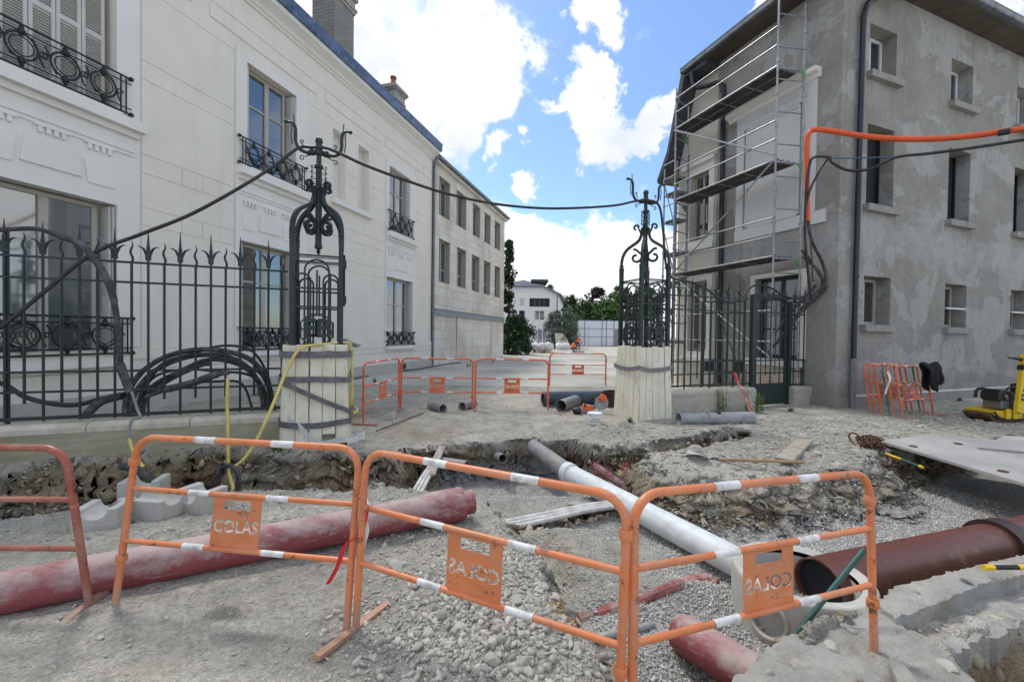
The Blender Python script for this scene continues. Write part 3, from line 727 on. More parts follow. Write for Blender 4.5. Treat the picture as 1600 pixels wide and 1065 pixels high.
XS = np.linspace(-10, 13, 800); NY = 540
_yl = np.linspace(math.log(.9), math.log(14), 4000); _yy = np.exp(_yl)
_dn = 1 + 2.6 * sst(6.1, 6.5, _yy) * sst(8.3, 7.9, _yy) + .9 * sst(4.0, 4.3, _yy) * sst(6.5, 6.1, _yy) - .5 * sst(8.6, 9.4, _yy) - .4 * sst(2.0, 1.7, _yy)
_cd = np.cumsum(_dn); _cd = (_cd - _cd[0]) / (_cd[-1] - _cd[0]); YS = np.exp(np.interp(np.arange(NY) / (NY - 1), _cd, _yl)); YS[0] = .9; YS[-1] = 14
GX, GY = np.meshgrid(XS, YS)
GZ, GS, GG, GC, GO, GT, GB, GD_, GP_ = terrain(GX, GY)
_k = GB * (GX > -9.5) * (GX < 12.5)
_k = _k * (.35 + .65 * sst(2.9, 3.6, GY))
DXo = _k * .13 * (fbm(GY * 6, GZ * 13, 4, 61, .6) + fbm(GX * 6 + 9, GZ * 13, 4, 62, .6)); DYo = _k * .13 * (fbm(GX * 6, GZ * 13 + 5, 4, 67, .6) + fbm(GY * 6 + 3, GZ * 13, 4, 68, .6))
_zone = sst(6.1, 6.5, GY) * sst(1.25, .85, GX) * sst(-1.75, -1.45, GX)
DYo = DYo - _zone * .13 * sst(-.9, -.02, GP_) * sst(.34, .06, GD_) * (GP_ < .35) + _zone * .16 * sst(.25, .5, GD_) * GB
GZ = GZ + _k * .05 * fbm(GX * 9, GY * 9, 3, 71, .6)
_t = (GX < -9.95) | (GX > 12.95) | (GY > 13.9)
def grid_mesh(name, GX, GY, GZ):
    ny, nx = GX.shape
    me = bpy.data.meshes.new(name); me.vertices.add(nx * ny)
    me.vertices.foreach_set('co', np.stack([GX, GY, GZ], -1).astype(np.float32).ravel())
    i = np.arange(nx - 1)[None, :] + nx * np.arange(ny - 1)[:, None]; i = i.ravel()
    q = np.stack([i, i + 1, i + nx + 1, i + nx], 1).astype(np.int32)
    me.loops.add(q.size); me.loops.foreach_set('vertex_index', q.ravel())
    me.polygons.add(len(q)); me.polygons.foreach_set('loop_start', np.arange(len(q), dtype=np.int32) * 4)
    me.update(calc_edges=True); me.validate(); return me
gme = grid_mesh('ground', GX + DXo, GY + DYo, GZ)
cb_ = gme.color_attributes.new('mask2', 'FLOAT_COLOR', 'POINT')
cb_.data.foreach_set('color', np.stack([GO, GT, GB, np.ones_like(GS)], -1).astype(np.float32).ravel())
ca = gme.color_attributes.new('mask', 'FLOAT_COLOR', 'POINT')
ca.data.foreach_set('color', np.stack([GS, GG, GC, np.ones_like(GS)], -1).astype(np.float32).ravel())
gme.materials.append(M['ground']); gme.shade_smooth()
ground = tag(link('ground', gme), kind='structure')
def gz(x, y):
    x = np.asarray(x, float); y = np.asarray(y, float)
    fx = np.clip((x + 10) / 23 * 799, 0, 798.999); fy = np.clip(np.interp(y, YS, np.arange(NY)), 0, NY - 1.001)
    ix = fx.astype(int); iy = fy.astype(int); a = fx - ix; b = fy - iy
    return (GZ[iy, ix] * (1 - a) + GZ[iy, ix + 1] * a) * (1 - b) + (GZ[iy + 1, ix] * (1 - a) + GZ[iy + 1, ix + 1] * a) * b
def gzf(x, y): return float(gz(x, y))
def gmask(A, x, y):
    ix = np.clip(((x + 10) / 23 * 799).astype(int), 0, 799); iy = np.clip(np.interp(y, YS, np.arange(NY)).astype(int), 0, NY - 1)
    return A[iy, ix]
# the street and everything beyond, out to the horizon (four sheets round the worksite patch)
mb = MB()
for a, b, c, d in ((-400, -10, -60, 900), (13, 400, -60, 900), (-10, 13, 14, 900), (-10, 13, -60, .9)):
    mb.add([(a, c, 0), (b, c, 0), (b, d, 0), (a, d, 0)], [(0, 1, 2, 3)])
street = tag(mb.build('street', M['street'], fix=False), kind='structure')

# ---- loose stones
def ico():
    bm = bmesh.new(); bmesh.ops.create_icosphere(bm, subdivisions=1, radius=1)
    v = np.array([q.co[:] for q in bm.verts]); f = np.array([[w.index for w in q.verts] for q in bm.faces]); bm.free(); return v, f
ICV, ICF = ico()
rng = np.random.default_rng(5)
def on_ground(px, py, dz=0.0, z0=0.0):
    z = z0
    for _ in range(12):
        p = atz(px, py, z); z = .5 * z + .5 * (gzf(p.x, p.y) + dz)
    return p
def scatter(name, x, y, size, mat, sink=.3, flat=.6, parent=None, z=None):
    n = len(x); zz = gz(x, y) if z is None else z
    A = rng.normal(size=(n, 3, 3)); Q, _ = np.linalg.qr(A)
    sc = np.stack([size * rng.uniform(.8, 1.8, n), size * rng.uniform(.6, 1.1, n), size * rng.uniform(.45, .8, n)], 1)
    jit = rng.uniform(.55, 1.25, (n, len(ICV), 1))
    V = np.einsum('nij,nvj->nvi', Q, ICV[None] * jit * sc[:, None, :])
    V[:, :, 2] *= flat if np.isscalar(flat) else 1
    V[:, :, 0] += x[:, None]; V[:, :, 1] += y[:, None]; V[:, :, 2] += (zz + size * (.5 - sink))[:, None]
    F = ICF[None] + (np.arange(n) * len(ICV))[:, None, None]
    me = bpy.data.meshes.new(name); V = V.reshape(-1, 3); F = F.reshape(-1, 3).astype(np.int32)
    me.vertices.add(len(V)); me.vertices.foreach_set('co', V.astype(np.float32).ravel())
    me.loops.add(F.size); me.loops.foreach_set('vertex_index', F.ravel()); me.polygons.add(len(F)); me.polygons.foreach_set('loop_start', np.arange(len(F), dtype=np.int32) * 3)
    me.update(calc_edges=True); me.materials.append(mat)
    return tag(link(name, me, parent), kind='stuff')
def rnd_in(n, x0, x1, y0, y1):
    u = rng.uniform(size=n); y = y0 * (y1 / y0) ** u; return rng.uniform(x0, x1, n), y
# fine gravel bed in the pit
x, y = rnd_in(60000, -1.3, 6.5, 1.7, 7.6); k = (gmask(GG, x, y) > .35); x, y = x[k][:15000], y[k][:15000]
scatter('pit_gravel', x, y, rng.uniform(.007, .016, len(x)), M['pit_gravel'], flat=.9)
# loose gravel over the whole site
x, y = rnd_in(9000, -7, 10, 1.9, 10); k = (gmask(GG, x, y) < .4); x, y = x[k], y[k]
sz = .004 + .013 * rng.uniform(size=len(x)) ** 4
scatter('loose_gravel', x, y, sz * (1 + .10 * y), M['gravel'])
# rubble heap between the near barriers
n = 7000; x = rng.normal(-.08, .42, n); y = rng.normal(2.42, .55, n); k = (y > 1.6) & (y < 3.9) & (x > -1.15) & (x < .5) & (gmask(GO, x, y) < .3); x, y = x[k], y[k]
scatter('rubble', x, y, .005 + .024 * rng.uniform(size=len(x)) ** 3, M['rubble'], sink=.35, flat=.8)
x = rng.normal(.40, .18, 1500); y = rng.normal(2.5, .3, 1500); k = gmask(GO, x, y) > .4; x, y = x[k], y[k]
if len(x): scatter('ochre_chips', x, y, .004 + .009 * rng.uniform(size=len(x)) ** 2, M['ochre'], flat=.8)
# crumbs on the broken slab, the ledge, banks, and flat stones by the right-hand building
x, y = rnd_in(2600, -5.5, -.4, 3.4, 5.3); scatter('ledge_gravel', x, y, .006 + .020 * rng.uniform(size=len(x)) ** 3, M['gravel'])
x, y = rnd_in(6500, 1.6, 6.2, 4.6, 8.4); k = gmask(GG, x, y) < .25; x, y = x[k], y[k]; scatter('block_gravel', x, y, .007 + .032 * rng.uniform(size=len(x)) ** 4, M['gravel'])
x = rng.uniform(4.5, 12, 2600); y = 7.6 + .22 * (x - 5) + rng.uniform(-.7, 1.5, 2600); scatter('chippings', x, y, .009 + .04 * rng.uniform(size=len(x)) ** 4, M['gravel'], flat=.5)
x, y = rnd_in(5000, -6.5, 4.5, 4.5, 7.9); k = gmask(GS, x, y) > .3; x, y = x[k], y[k]; scatter('bank_stones', x, y, .010 + .03 * rng.uniform(size=len(x)) ** 3, M['gravel'], sink=.5)
x, y = rnd_in(60000, -7.5, 6.5, 2.2, 8.4); k = (gmask(GB, x, y) > .4) & (gmask(GC, x, y) < .4) & (gmask(GG, x, y) < .5); x, y = x[k][:13000], y[k][:13000]
k = gmask(GS, x, y) + rng.uniform(-.25, .25, len(x)) > .35
for nm_, q, mt in (('soil_clods', k, 'clod'), ('grey_clods', ~k, 'gravel_dark')):
    scatter(nm_, x[q], y[q], .008 + .048 * rng.uniform(size=int(q.sum())) ** 3, M[mt], sink=.6, flat=.95)
# ---- larger stones, one object each (pieces of the ground)
def stone_mesh(i):
    bm = bmesh.new(); bmesh.ops.create_icosphere(bm, subdivisions=2, radius=1)
    r = random.Random(i)
    pl = [(Vector((r.gauss(0, 1), r.gauss(0, 1), r.gauss(0, 1))).normalized(), r.uniform(.55, .85)) for _ in range(9)]
    for v in bm.verts:
        for nrm, d in pl:
            e = v.co.dot(nrm) - d
            if e > 0: v.co -= nrm * e
        v.co *= r.uniform(.96, 1.04)
    me = bpy.data.meshes.new('stone'); bm.to_mesh(me); bm.free(); me.materials.append(M['stone']); return me
STM = [stone_mesh(i) for i in range(8)]
def stone(x, y, s, flat=.7, parent=ground, z=None, name='stone'):
    o = link(name, random.choice(STM), parent)
    zz = gzf(x, y) if z is None else z
    o.location = (x, y, zz + s * .25 * flat); o.scale = (s * random.uniform(.8, 1.3), s * random.uniform(.7, 1.1), s * flat * random.uniform(.7, 1.1))
    o.rotation_euler = (random.uniform(-.4, .4), random.uniform(-.4, .4), random.uniform(0, 6.3)); return o
for i in range(95):
    a = random.gauss(.05, .32); b = random.gauss(2.35, .4)
    if 1.8 < b < 3.4 and -.9 < a < .5: stone(a, b, random.uniform(.022, .042))
for px, py, s in [(690, 965, .06), (640, 830, .05), (620, 870, .06), (720, 985, .055), (780, 1000, .065), (815, 985, .05), (650, 905, .045), (600, 945, .04),
                  (745, 960, .05), (870, 1010, .05), (560, 880, .03), (770, 1040, .06), (820, 1050, .06)]:
    p = atz(px, py, .06); stone(p.x, p.y, s * .8)
for i in range(70):
    x = random.uniform(1.9, 5.6); y = random.uniform(4.7, 7.6); gzf(x, y) > -.15 and stone(x, y, random.choice([.03, .035, .05, .07]))
for i in range(60):
    x = random.uniform(5, 11); y = 7.9 + .2 * (x - 5) + random.uniform(-.5, 1.2); stone(x, y, random.uniform(.03, .085), flat=.4)
for i in range(60):
    x = random.uniform(-6, -1.3); y = random.uniform(4.4, 6.6); stone(x, y, random.uniform(.03, .08))
# ---------------------------------------------------------------- white house on the left
L = Fr((-5.77, 15.7), math.atan(200 / 667))
hA = L.pt(0, 0, -4)
house = thing('white_house', 'long white rendered town house with grooved facade, wrought iron window guards and blue zinc gutter', 'house', hA)
W0 = (-9.45, -7.47, 5.98, 9.0, .34); WG0 = (-9.45, -7.47, 1.10, 4.16, .34)
W1 = (-4.55, -2.87, 6.02, 8.76, .34); WG1 = (-4.72, -2.88, 1.16, 4.06, .34)
N1 = (-1.25, -.60, 6.24, 8.58, .32); N2 = (.11, .77, 6.24, 8.60, .32)
W3 = (2.12, 3.77, 5.92, 8.60, .34); WG3 = (1.97, 4.08, 1.14, 4.02, .34)
OPS = [W0, WG0, W1, WG1, N1, N2, W3, WG3]
mb = MB(); wall_open(mb, L, -14, 5.95, -.25, 10.4, OPS, -.014)
mb.fbox(L, -14, 5.95, -.25, 10.4, -8.0, -.6)
mb.add([L.pt(5.95, -.25, -.014), L.pt(5.95, -.25, -.6), L.pt(5.95, 10.4, -.6), L.pt(5.95, 10.4, -.014)], [(0, 1, 2, 3)])
mb.add([L.pt(-14, 10.4, -.014), L.pt(5.95, 10.4, -.014), L.pt(5.95, 10.4, -.6), L.pt(-14, 10.4, -.6)], [(0, 1, 2, 3)])
mb.build('wall', M['white_render'], house, fix=False)
# grooved render panels (joints recessed)
zl = [1.32, 2.55, 2.55, 3.89, 4.26, 4.98, 5.37, 6.93, 7.32, 8.84, 9.24, 9.62]
zl = [1.30, 3.89, 4.26, 4.98, 5.37, 6.93, 7.32, 8.84, 9.24]
nch = [(-1.32, .84, 6.02, 8.62)]
def panels(s0, s1, splits, holes=()):
    for i in range(len(zl) - 1):
        z0, z1 = zl[i], zl[i + 1]; cuts = [s0] + (splits if z1 - z0 < .45 and z0 < 6 else []) + [s1]
        for j in range(len(cuts) - 1):
            for a, b, c, e in rect_minus((cuts[j] + .006, cuts[j + 1] - .006, z0 + .006, z1 - .006), list(holes)):
                MB().fbox(L, a, b, c, e, -.012, 0).build('render_panel', M['white_render'], house)
panels(-7.03, -4.89, [-6.2, -5.72])
panels(-2.40, 1.88, [-1.35, -.95], [N1[:4], N2[:4]])
panels(4.30, 5.80, [5.0])
# smooth pieces above and below the windows, surrounds a little proud
def surround(w0, w1, s0, s1, ztop, zbot, far):
    mb = MB()
    for a, b, c, e in rect_minus((s0, s1, zbot, ztop), [w0[:4], w1[:4]]): mb.fbox(L, a, b, c, e, -.012, .025)
    mb.build('window_surround', M['white_trim'], house)
    mb = MB(); zs = w0[2] - .02     # projecting sill slab with moulding under it
    mb.fbox(L, s0 + .02, s1 + .02, zs - .24, zs - .04, .027, .22); mb.fbox(L, s0 + .05, s1 - .03, zs - .36, zs - .242, .027, .10)
    mb.fbox(L, w0[0], w0[1], zs - .04, zs, -.30, .20)
    mb.build('window_sill', M['white_trim'], house)
    # mouldings, keystone panels and dentils between the storeys
    mb = MB(); zt = w1[3]; c = (w1[0] + w1[1]) / 2; hw = (w1[1] - w1[0]) / 2
    mb.fbox(L, s0 + .1, s1 - .1, zs - .66, zs - .62, .027, .05); mb.fbox(L, s0 + .1, s1 - .1, zs - .74, zs - .70, .027, .045)
    fn = lambda a, b, d: L.pt(c + a, b, d)
    mb.prism([(-hw * .42, zt + .36), (hw * .42, zt + .36), (hw * .36, zt + .82), (-hw * .36, zt + .82)], fn, .027, .055)
    mb.prism([(-hw * .95, zt + .30), (-hw * .52, zt + .30), (-hw * .46, zt + .72), (-hw * .95, zt + .72)], fn, .027, .045)
    mb.prism([(hw * .95, zt + .30), (hw * .52, zt + .30), (hw * .46, zt + .72), (hw * .95, zt + .72)], fn, .027, .045)
    mb.build('relief_panel', M['white_trim'], house)
    mb = MB()
    for cx in (-.7, 0, .7):
        for k in range(4):
            x = c + cx * hw + (k - 1.5) * .105; mb.fbox(L, x - .03, x + .03, zt + .93, zt + 1.03, .027, .065)
        mb.fbox(L, c + cx * hw - .24, c + cx * hw + .24, zt + 1.03, zt + 1.06, .027, .07)
    mb.build('dentil_band', M['white_trim'], house)
surround(W0, WG0, -9.9, -7.07, 9.0, 1.34, True)
surround(W1, WG1, -4.87, -2.42, 8.98, 1.34, True)
surround(W3, WG3, 1.90, 4.28, 8.90, 1.34, True)
# raised upper framing lines and stepped panels under the cornice
mb = MB()
for s0, s1, z0, z1 in ((-9.9, 5.8, 9.26, 9.60),):
    for a, b in ((-9.9, -6.0), (-5.55, -2.0), (-1.6, 1.5), (1.85, 4.75), (5.0, 5.8)): mb.fbox(L, a, b, z0, z1, -.012, .014)
mb.fbox(L, -12, 5.9, 9.66, 10.30, -.012, .004)
mb.build('frieze_panel', M['white_render'], house)
mb = MB(); mb.fbox(L, N1[0] - .12, N2[1] + .12, 6.04, 6.22, .002, .16); mb.build('niche_sill', M['white_trim'], house)
mb = MB()
for n_ in (N1, N2): mb.fbox(L, n_[0] + .002, n_[1] - .002, n_[2] + .002, n_[3] - .002, -.33, -.30)
mb.build('niche_back', M['white_trim'], house)
# plinth and base mouldings
mb = MB(); mb.fbox(L, -14, 6.0, -.25, .42, -.01, .07); mb.build('plinth', M['base_render'], house)
mb = MB(); mb.fbox(L, -14, 5.97, .422, .86, -.01, .04); mb.fbox(L, -14, 5.97, .874, 1.08, -.01, .03); mb.fbox(L, -14, 5.98, 1.082, 1.29, -.01, .05)
mb.build('base_course', M['white_render'], house)
# ground floor window sills
for w in (WG0, WG1, WG3):
    mb = MB(); mb.fbox(L, w[0] - .1, w[1] + .1, w[2] - .13, w[2] - .004, .052, .17); mb.fbox(L, w[0] + .01, w[1] - .01, w[2] - .03, w[2] - .002, -.3, .05); mb.build('window_sill', M['white_trim'], house)
# cornice profile swept along the facade
prof = [(-.02, 10.30), (.05, 10.30), (.07, 10.36), (.12, 10.38), (.16, 10.46), (.30, 10.54), (.38, 10.58), (.40, 10.66), (.40, 10.70), (-.02, 10.70)]
mb = MB(); mb.prism(prof, lambda a, b, d: L.pt(d, b, a), -14, 5.97); mb.build('cornice', M['white_trim'], house)
s = -14
while s < 5.9:
    e = min(s + 1.9, 6.03); mb = MB()
    mb.prism([(-.3, 10.702), (.47, 10.702), (.50, 11.06), (.46, 11.08), (-.3, 11.12)], lambda a, b, d: L.pt(d, b, a), s + .006, e - .006)
    mb.build('gutter_sheet', M['zinc'], house); s = e
mb = MB(); mb.add([L.pt(-14, 11.06, .2), L.pt(5.95, 11.06, .2), L.pt(5.95, 14.4, -5), L.pt(-14, 14.4, -5), L.pt(5.95, 10.3, -8), L.pt(-14, 10.3, -8), L.pt(5.95, 10.4, .1), L.pt(-14, 10.4, .1)],
   [(0, 1, 2, 3), (3, 2, 4, 5), (1, 6, 4, 2), (0, 3, 5, 7)]); mb.build('roof', M['slate'], house, fix=False)
# casements, shutters, guards
def folded_shutter(w, side, lv=True):
    mb = MB(); a = w[0] if side < 0 else w[1]; sg = 1 if side < 0 else -1; h0, h1 = w[2] + .03, w[3] - .05
    for k in range(2):
        x = a + sg * (.02 + .05 * k)
        mb.fbox(L, min(x, x + sg * .035), max(x, x + sg * .035), h0, h1, -.29, -.02 - .03 * k)
    o = mb.build('shutter', M['shutter'], house)
    if lv:
        s_ = MB(); z = h0 + (h1 - h0) * .42
        while z < h1 - .25:
            x = a + sg * .112; s_.fbox(L, min(x, x + sg * .01), max(x, x + sg * .01), z, z + .03, -.26, -.10); z += .055
        tag(s_.build('louvre', M['shutter'], o), kind='stuff')
    return o
def casement(w, glassm, rows=(.72, .28), ins=.20, lv=True, sh=True):
    i = ins if sh else .01
    o = window(L, w[0] + i, w[1] - i, w[2] + .02, w[3] - .03, -.22, house, M['greige'], glassm, 2, rows, .075, .07, mull=.13)
    if sh: folded_shutter(w, -1, lv); folded_shutter(w, 1, lv)
    return o
casement(WG0, M['glass_curtain'], (1,)); casement(W1, M['glass'], (.66, .34)); casement(WG1, M['glass'], (.66, .34))
casement(W3, M['glass'], (.66, .34)); casement(WG3, M['glass'], (.62, .38))
# closed louvred shutters of the upper left window: each leaf, each slat
nl = 5; lw = (W0[1] - .14 - W0[0]) / nl
slat = MB().box(-.5, .5, -.5, .5, -.5, .5).mesh('slat'); slat.materials.append(M['shutter'])
for k in range(nl):
    a = W0[0] + .04 + lw * k; b = a + lw - .012; z0, z1 = W0[2] + .02, W0[3] - .04; fw = .055
    mb = MB(); mb.fbox(L, a, a + fw, z0, z1, -.18, -.14); mb.fbox(L, b - fw, b, z0, z1, -.18, -.14)
    for z in (z0, z0 + 1.32, z1 - .08): mb.fbox(L, a + fw, b - fw, z, z + .09, -.18, -.14)
    mb.fbox(L, a + fw, b - fw, z0 + .09, z1 - .08, -.182, -.176)
    sh = mb.build('shutter', M['shutter'], house)
    z = z0 + .12
    while z < z1 - .1:
        if not (z0 + 1.29 < z < z0 + 1.43):
            o = link('slat', slat, sh); o.location = L.pt((a + b) / 2, z, -.155) - wloc(sh)
            o.rotation_mode = 'QUATERNION'
            o.rotation_quaternion = Matrix((L.u, L.n * math.cos(.7) - Vector((0, 0, 1)) * math.sin(.7), Vector((0, 0, 1)) * math.cos(.7) + L.n * math.sin(.7))).transposed().to_quaternion()
            o.scale = (b - a - 2 * fw, .045, .008)
        z += .05
def guard(s0, s1, z0, z1, d=.10, nring=3):
    mb = MB(); h = z1 - z0
    for z in (z0, z0 + h * .14, z1 - h * .16, z1): mb.tube([L.pt(s0, z, d), L.pt(s1, z, d)], .019 if z in (z0, z1) else .013, 6)
    for z in (z0, z1):
        for s in (s0, s1):
            mb.tube([L.pt(s, z, d), L.pt(s, z, .0)], .016, 6); mb.sphere(L.pt(s, z, d), .045, 8)
    m0, m1 = s0 + .18, s1 - .18
    for s in (m0 - .09, m0, m1, m1 + .09): mb.tube([L.pt(s, z0, d), L.pt(s, z1, d)], .015, 6)
    g = mb.build('window_guard', M['iron_black'], house, smooth=40)
    step = (m1 - m0) / nring; zc = (z0 + z1) / 2
    for k in range(nring):
        c = m0 + step * (k + .5); R = h * .30; W_ = step * .36
        q = MB(); q.tube([L.pt(c + W_ * math.cos(t), zc + R * math.sin(t), d) for t in np.linspace(0, 6.283, 24)[:-1]], .018, 6, closed=True)
        q.tube([L.pt(c + W_ * .74 * math.cos(t), zc + R * .72 * math.sin(t), d) for t in np.linspace(0, 6.283, 20)[:-1]], .011, 5, closed=True)
        for sg in (-1, 1):
            e = [(c + sg * (W_ * .55 + (step * .5 - W_ * .5) * t), zc + sg * R * .95 * math.cos(t * 3.0)) for t in np.linspace(0, .95, 10)]
            q.tube([L.pt(a, b, d) for a, b in e], .014, 5)
            q.tube([L.pt(c + sg * (step * .5 - .02), zc, d) + L.u * (.06 * math.cos(t) * (1 - t / 9)) + Vector((0, 0, .07 * math.sin(t) * (1 - t / 9))) for t in np.linspace(0, 6.5, 14)], .012, 5)
            q.sphere(L.pt(c, zc + sg * h * .33, d), .055, 8, (1, 1, 1.2)); q.sphere(L.pt(c, zc + sg * h * .43, d), .035, 6)
        q.build('ring_ornament', M['iron_black'], g, smooth=50)
guard(-9.9, -7.27, 6.03, 6.74, nring=4); guard(-4.83, -2.53, 6.05, 6.72, nring=4); guard(2.0, 4.0, 5.96, 6.74, nring=3)
guard(-9.9, -7.25, 1.22, 1.92, nring=4); guard(-4.80, -2.7, 1.2, 1.78, nring=4); guard(1.93, 4.15, 1.2, 1.72, nring=3)
# vents low in the wall and the downpipe at the joint of the two buildings
mb = MB(); mb.fbox(L, 3.0, 3.45, .10, .34, .07, .08); mb.build('vent', M['black_plastic'], house)
mb = MB(); path = [L.pt(6.0, 10.75, .30), L.pt(6.0, 10.5, .28), L.pt(5.96, 10.2, .14), L.pt(5.96, 9.9, .10), L.pt(5.96, .1, .10)]
mb.tube(path, .055, 10)
for z in (9.0, 6.6, 4.3, 2.0): mb.lathe(L.pt(5.96, z, .10), [(.062, 0), (.062, .05)], 10)
mb.build('downpipe', M['zinc_grey'], house, smooth=40)
# chimneys of grey brick, brick by brick
def chimney(s0, s1, d0, d1, z0, z1, bl, bh, cap):
    core = MB(); core.fbox(L, s0 + .01, s1 - .01, z0, z1, d0 + .01, d1 - .01); ch = core.build('chimney', M['mortar'], house)
    bm_ = {}
    def brick_obj(c, ax, w):
        k = round(w, 2)
        if k not in bm_:
            bm_[k] = MB().box(-w / 2 + .005, w / 2 - .005, -.012, .012, -bh / 2 + .005, bh / 2 - .005).mesh('brick'); bm_[k].materials.append(M['brick'])
        o = link('brick', bm_[k], ch); o.location = c - wloc(ch); o.rotation_euler = (0, 0, math.atan2(ax.y, ax.x))
    rows = int((z1 - z0) / bh)
    for r in range(rows):
        z = z0 + bh * (r + .5)
        for face in (0, 1):
            a0, a1 = (s0, s1) if face == 0 else (d0, d1)
            x = a0 - (bl / 2 if (r + face) % 2 else 0)
            while x < a1 - .02:
                p, q = max(x, a0), min(x + bl, a1)
                if q - p > .03:
                    m = (p + q) / 2
                    if face == 0: brick_obj(L.pt(m, z, d1), L.u, q - p)
                    else: brick_obj(L.pt(s0, z, m), L.n, q - p)
                x += bl
    for (zz, h, o_) in cap:
        c = MB(); c.fbox(L, s0 - o_, s1 + o_, zz, zz + h, d0 - o_, d1 + o_); c.build('cap_moulding', M['mortar'], ch)
    return ch
chimney(-.27, .84, -1.75, -.8, 11.9, 14.0, .36, .125, [(13.95, .12, .05), (14.07, .1, .1), (14.17, .3, .04), (14.47, .25, .12), (14.72, .3, .05)])
c2 = chimney(3.75, 4.62, -1.5, -.8, 11.3, 12.35, .34, .12, [(12.35, .07, .04), (12.42, .32, .0), (12.74, .08, .06), (12.82, .12, .12), (12.94, .08, .05)])
mb = MB(); mb.lathe(L.pt(4.18, 13.02, -1.15), [(.17, 0), (.17, .08), (.12, .18), (.11, .38), (.10, .42), (.14, .46), (.14, .55), (.09, .56)], 12); mb.build('chimney_pot', M['terracotta'], c2, smooth=40)

# ---------------------------------------------------------------- limestone building beyond
stb = thing('stone_building', 'three storey pale limestone block building with stained courses beside the white house', 'building', L.pt(12, 0, -4))
uw = [(6.70, 8.00), (8.87, 10.30), (11.32, 12.58), (13.38, 14.60), (15.48, 16.75)]
sops = [(a, b, 7.84, 9.82, .30) for a, b in uw] + [(a, b, 4.38, 6.62, .30) for a, b in [(6.75, 8.08), (9.0, 10.33), (11.2, 12.57), (13.36, 14.67), (15.58, 16.8)]]
sE = 17.75
mb = MB(); wall_open(mb, L, 6.08, sE, -.25, 10.3, sops, -.04); mb.fbox(L, 6.08, sE - .02, -.25, 10.3, -9, -.5)
mb.add([L.pt(sE, -.25, -.04), L.pt(sE, -.25, -.5), L.pt(sE, 10.3, -.5), L.pt(sE, 10.3, -.04)], [(0, 1, 2, 3)])
mb.build('wall', M['joint'], stb, fix=False)
rows = [-.1]
while rows[-1] < 10.2: rows.append(rows[-1] + random.choice([.40, .46, .46, .52]))
rows[-1] = 10.3
cnt = 0; rest = MB()
for r in range(len(rows) - 1):
    z0, z1 = rows[r], rows[r + 1]; x = 6.1 - random.uniform(0, .6)
    while x < sE:
        w = random.choice([.62, .8, .95, 1.1, 1.25]); a, b = max(x, 6.09), min(x + w, sE); x += w
        if b - a < .05: continue
        for p in rect_minus((a, b, z0, z1), [o[:4] for o in sops]):
            if p[1] - p[0] < .04 or p[3] - p[2] < .04: continue
            g = .005; tgt = MB() if cnt < 298 else rest
            q = random.uniform(-.004, .004); tgt.fbox(L, p[0] + g, p[1] - g, p[2] + g, p[3] - g, -.039, q)
            if cnt < 298: tgt.build('stone_block', M['limestone'], stb)
            cnt += 1
if rest.f: tag(rest.build('stone_block', M['limestone'], stb), kind='stuff')
for o in sops:
    low = o[2] < 6
    w = window(L, o[0] + .02, o[1] - .02, o[2] + .02, o[3] - .02, -.26, stb, M['greige'], M['glass_grey'], 2, (.3, .7) if low else (1,), .07, .06)
mb = MB(); mb.fbox(L, 6.09, sE - .1, 2.62, 2.92, .006, .10); mb.fbox(L, 6.09, sE - .1, 2.92, 2.95, .006, .16); mb.build('steel_ledge', M['zinc_grey'], stb)
for s_ in (9.0, 14.9):
    mb = MB(); mb.fbox(L, s_, s_ + .03, .2, 2.6, .006, .02); mb.build('expansion_joint', M['stonework'], stb)
mb = MB(); mb.fbox(L, 6.1, sE + .25, 10.302, 10.45, -.3, .18); mb.build('eaves', M['limestone'], stb)
mb = MB(); mb.tube([L.pt(6.1, 10.55, .26), L.pt(sE + .3, 10.55, .26)], .10, 10); mb.build('gutter', M['zinc_grey'], stb, smooth=40)
mb = MB(); mb.add([L.pt(6.1, 10.5, .2), L.pt(sE + .3, 10.5, .2), L.pt(sE + .3, 13, -5), L.pt(6.1, 13, -5), L.pt(6.1, 10.3, -9), L.pt(sE + .3, 10.3, -9)], [(0, 1, 2, 3), (3, 2, 5, 4), (1, 5, 2)]); mb.build('roof', M['slate'], stb, fix=False)
# ---------------------------------------------------------------- cement rendered building on the right
RC = (7.93, 10.45)
RF = Fr(RC, math.atan(1744 / 667)); G = Fr(RC, math.atan(-255 / 667), flip=True)
cb = thing('cement_building', 'large grey cement rendered building with patchy walls and small deep windows', 'building', (*RC, -4))
cols = [1.0, 4.6, 8.19, 11.8]; WW = 1.1
rows3 = [(8.38, 9.60), (5.08, 7.11), (2.06, 3.30)]
rops = [(c, c + WW, a, b, .40) for c in cols for a, b in rows3]
mb = MB(); wall_open(mb, RF, 0, 15, -.3, 10.55, rops, 0)
GD = (.88, 2.26, 1.12, 3.40, .30)
wall_open(mb, G, 0, 3.75, -.3, 10.55, [GD], 0)
def hp(s, t, z): return RF.pt(s, z, 0) + G.u * t
mb.add([hp(15, 0, -.3), hp(15, 0, 10.55), hp(15, 9, 10.55), hp(15, 9, -.3)], [(0, 1, 2, 3)])
mb.build('wall', M['cement'], cb, fix=False)
k = 0
